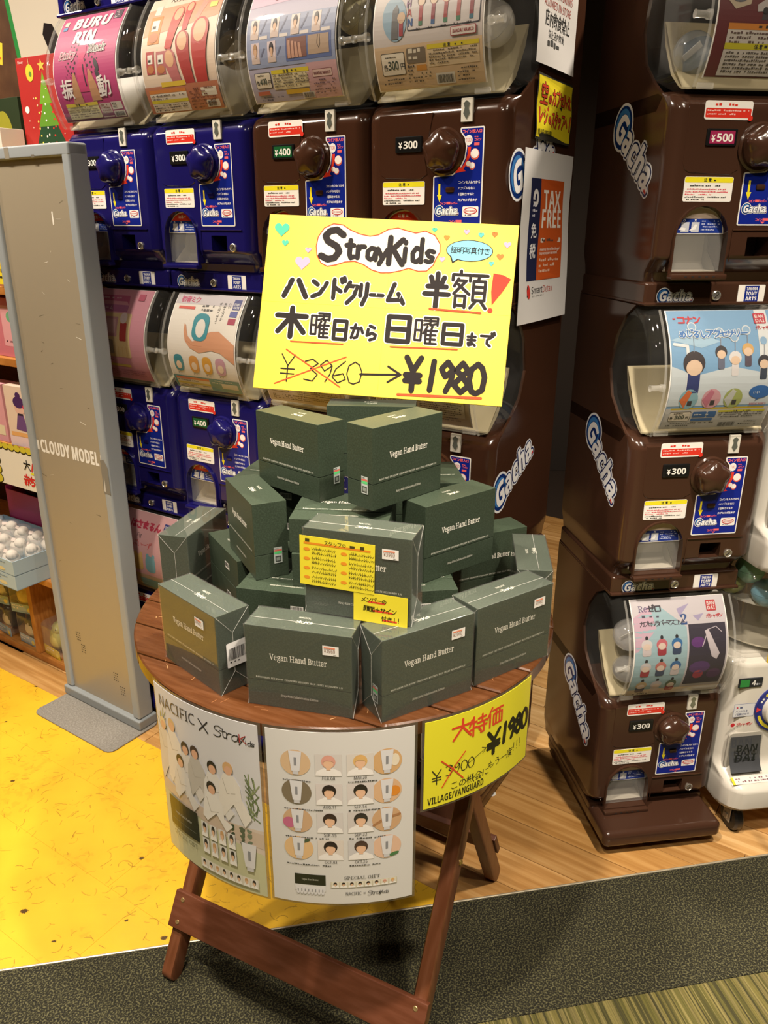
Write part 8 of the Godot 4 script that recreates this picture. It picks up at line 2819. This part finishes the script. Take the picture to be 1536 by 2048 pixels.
func build_side_sheets() -> void:
	side_sheet("notice_sheet", "white notice against food and drink high on the brown end panel", -0.088, -0.275, 0.415, 0.680, "dcdad8", 0.004, func(p: Print, w: float, h: float):
		p.oval(w * 0.48, h * 0.62, 0.034, 0.034, "c0392f", 26)
		p.lay = 3
		p.oval(w * 0.48, h * 0.62, 0.027, 0.027, "dcdad8", 26)
		p.lay = 4
		p.rect(w * 0.48 - 0.008, h * 0.62 - 0.012, 0.016, 0.024, "3a3a3a")
		p.stroke(PackedVector2Array([Vector2(w * 0.48 - 0.021, h * 0.62 + 0.021), Vector2(w * 0.48 + 0.021, h * 0.62 - 0.021)]), 0.005, "c0392f")
		p.lay = 2
		p.type("NO FOOD OR DRINKS", w * 0.48, h * 0.415, 0.0115, "a8483e", {"w": w * 0.72, "align": 0.5})
		p.type("ALLOWED IN STORE", w * 0.48, h * 0.345, 0.0115, "a8483e", {"w": w * 0.68, "align": 0.5})
		p.brush("店内飲食禁止", w * 0.17, h * 0.230, 0.0250, 0.0022, "2c2c2c", 1.0, 0.82)
		p.brush("禁止店内飲食", w * 0.26, h * 0.165, 0.0140, 0.0011, "4a4a4a", 1.0, 0.95)
		p.fine(w * 0.24, h * 0.118, w * 0.52, 1, 0.01, 0.010, "4a4a4a", 8, 0.9))
	side_sheet("notice_card", "yellow card with red outlined lettering above the tax notice", -0.106, -0.290, 0.294, 0.402, "2c2a22", 0.0015, func(p: Print, w: float, h: float):
		p.rect(0.004, 0.004, w - 0.008, h - 0.008, "dccb22")
		for pass_i in 2:
			p.lay = 3 + pass_i
			var extra := 0.0022 if pass_i == 0 else 0.0
			var c := "1c1408" if pass_i == 0 else "c8402a"
			p.brush("空", 0.016, 0.058, 0.036, 0.0040 + extra, c)
			p.brush("の", 0.054, 0.062, 0.017, 0.0028 + extra, c)
			p.brush("カプセルは", 0.072, 0.060, 0.030, 0.0034 + extra, c, 1.0, 0.68)
			p.brush("レジ", 0.012, 0.026, 0.030, 0.0038 + extra, c, 1.0, 0.82)
			p.brush("の", 0.062, 0.028, 0.017, 0.0028 + extra, c)
			p.brush("スタッフへ", 0.078, 0.024, 0.030, 0.0034 + extra, c, 1.0, 0.56)
			p.brush("!", 0.164, 0.024, 0.028, 0.0046 + extra, c)
		p.lay = 3
		p.type("VILLAGE VANGUARD", 0.010, 0.008, 0.010, "26220e", {"w": 0.070, "bold": true}))
	side_sheet("tax_sheet", "white tax free sheet with an orange and navy block, curling off the panel", -0.066, -0.318, -0.036, 0.277, "d8d7d6", 0.010, func(p: Print, w: float, h: float):
		var x := w * 0.145
		p.rect(x, h * 0.255, w * 0.20, h * 0.59, "222a48")
		p.rect(x + w * 0.20, h * 0.255, w * 0.50, h * 0.59, "bf5526")
		p.lay = 3
		p.type("TAX", x + w * 0.45, h * 0.675, 0.034, "e6e0d8", {"w": w * 0.38, "align": 0.5, "bold": true})
		p.type("FREE", x + w * 0.45, h * 0.565, 0.034, "e6e0d8", {"w": w * 0.42, "align": 0.5, "bold": true})
		p.rrect(x + w * 0.245, h * 0.478, w * 0.42, h * 0.028, 0.003, "e0dad2")
		p.type("A service fee will be charged", x + w * 0.245, h * 0.430, 0.0052, "e6e0d8", {"w": w * 0.40, "bold": true})
		p.type("to process your tax refund.", x + w * 0.245, h * 0.407, 0.0052, "e6e0d8", {"w": w * 0.36, "bold": true})
		p.fine(x + w * 0.245, h * 0.365, w * 0.38, 3, 0.0105, 0.006, "d8b8a4", 7)
		p.oval(x + w * 0.10, h * 0.735, 0.014, 0.016, "dcdcdc", 18)
		p.lay = 4
		p.fine(x + w * 0.27, h * 0.484, w * 0.36, 1, 0.006, 0.005, "5a4a40", 5, 0.95)
		p.oval(x + w * 0.10, h * 0.740, 0.005, 0.006, "222a48", 12)
		p.rect(x + w * 0.04, h * 0.715, 0.018, 0.003, "222a48")
		p.lay = 3
		p.fine(x + w * 0.05, h * 0.685, w * 0.10, 3, 0.009, 0.005, "c8ccd8", 3, 0.9)
		p.brush("免", x + w * 0.045, h * 0.505, 0.028, 0.0030, "e6e6e8")
		p.brush("税", x + w * 0.045, h * 0.385, 0.028, 0.0030, "e6e6e8")
		p.oval(x + w * 0.045, h * 0.190, 0.008, 0.014, "c83a34", 16, 0.3)
		p.rect(x + w * 0.015, h * 0.160, 0.005, 0.020, "44403e")
		p.type("Smart", x + w * 0.11, h * 0.175, 0.0125, "3a3638", {"w": w * 0.23})
		p.type("Detax", x + w * 0.35, h * 0.175, 0.0125, "b0564a", {"w": w * 0.20})
		p.fine(x + w * 0.13, h * 0.155, w * 0.36, 1, 0.004, 0.003, "9a9894", 3))
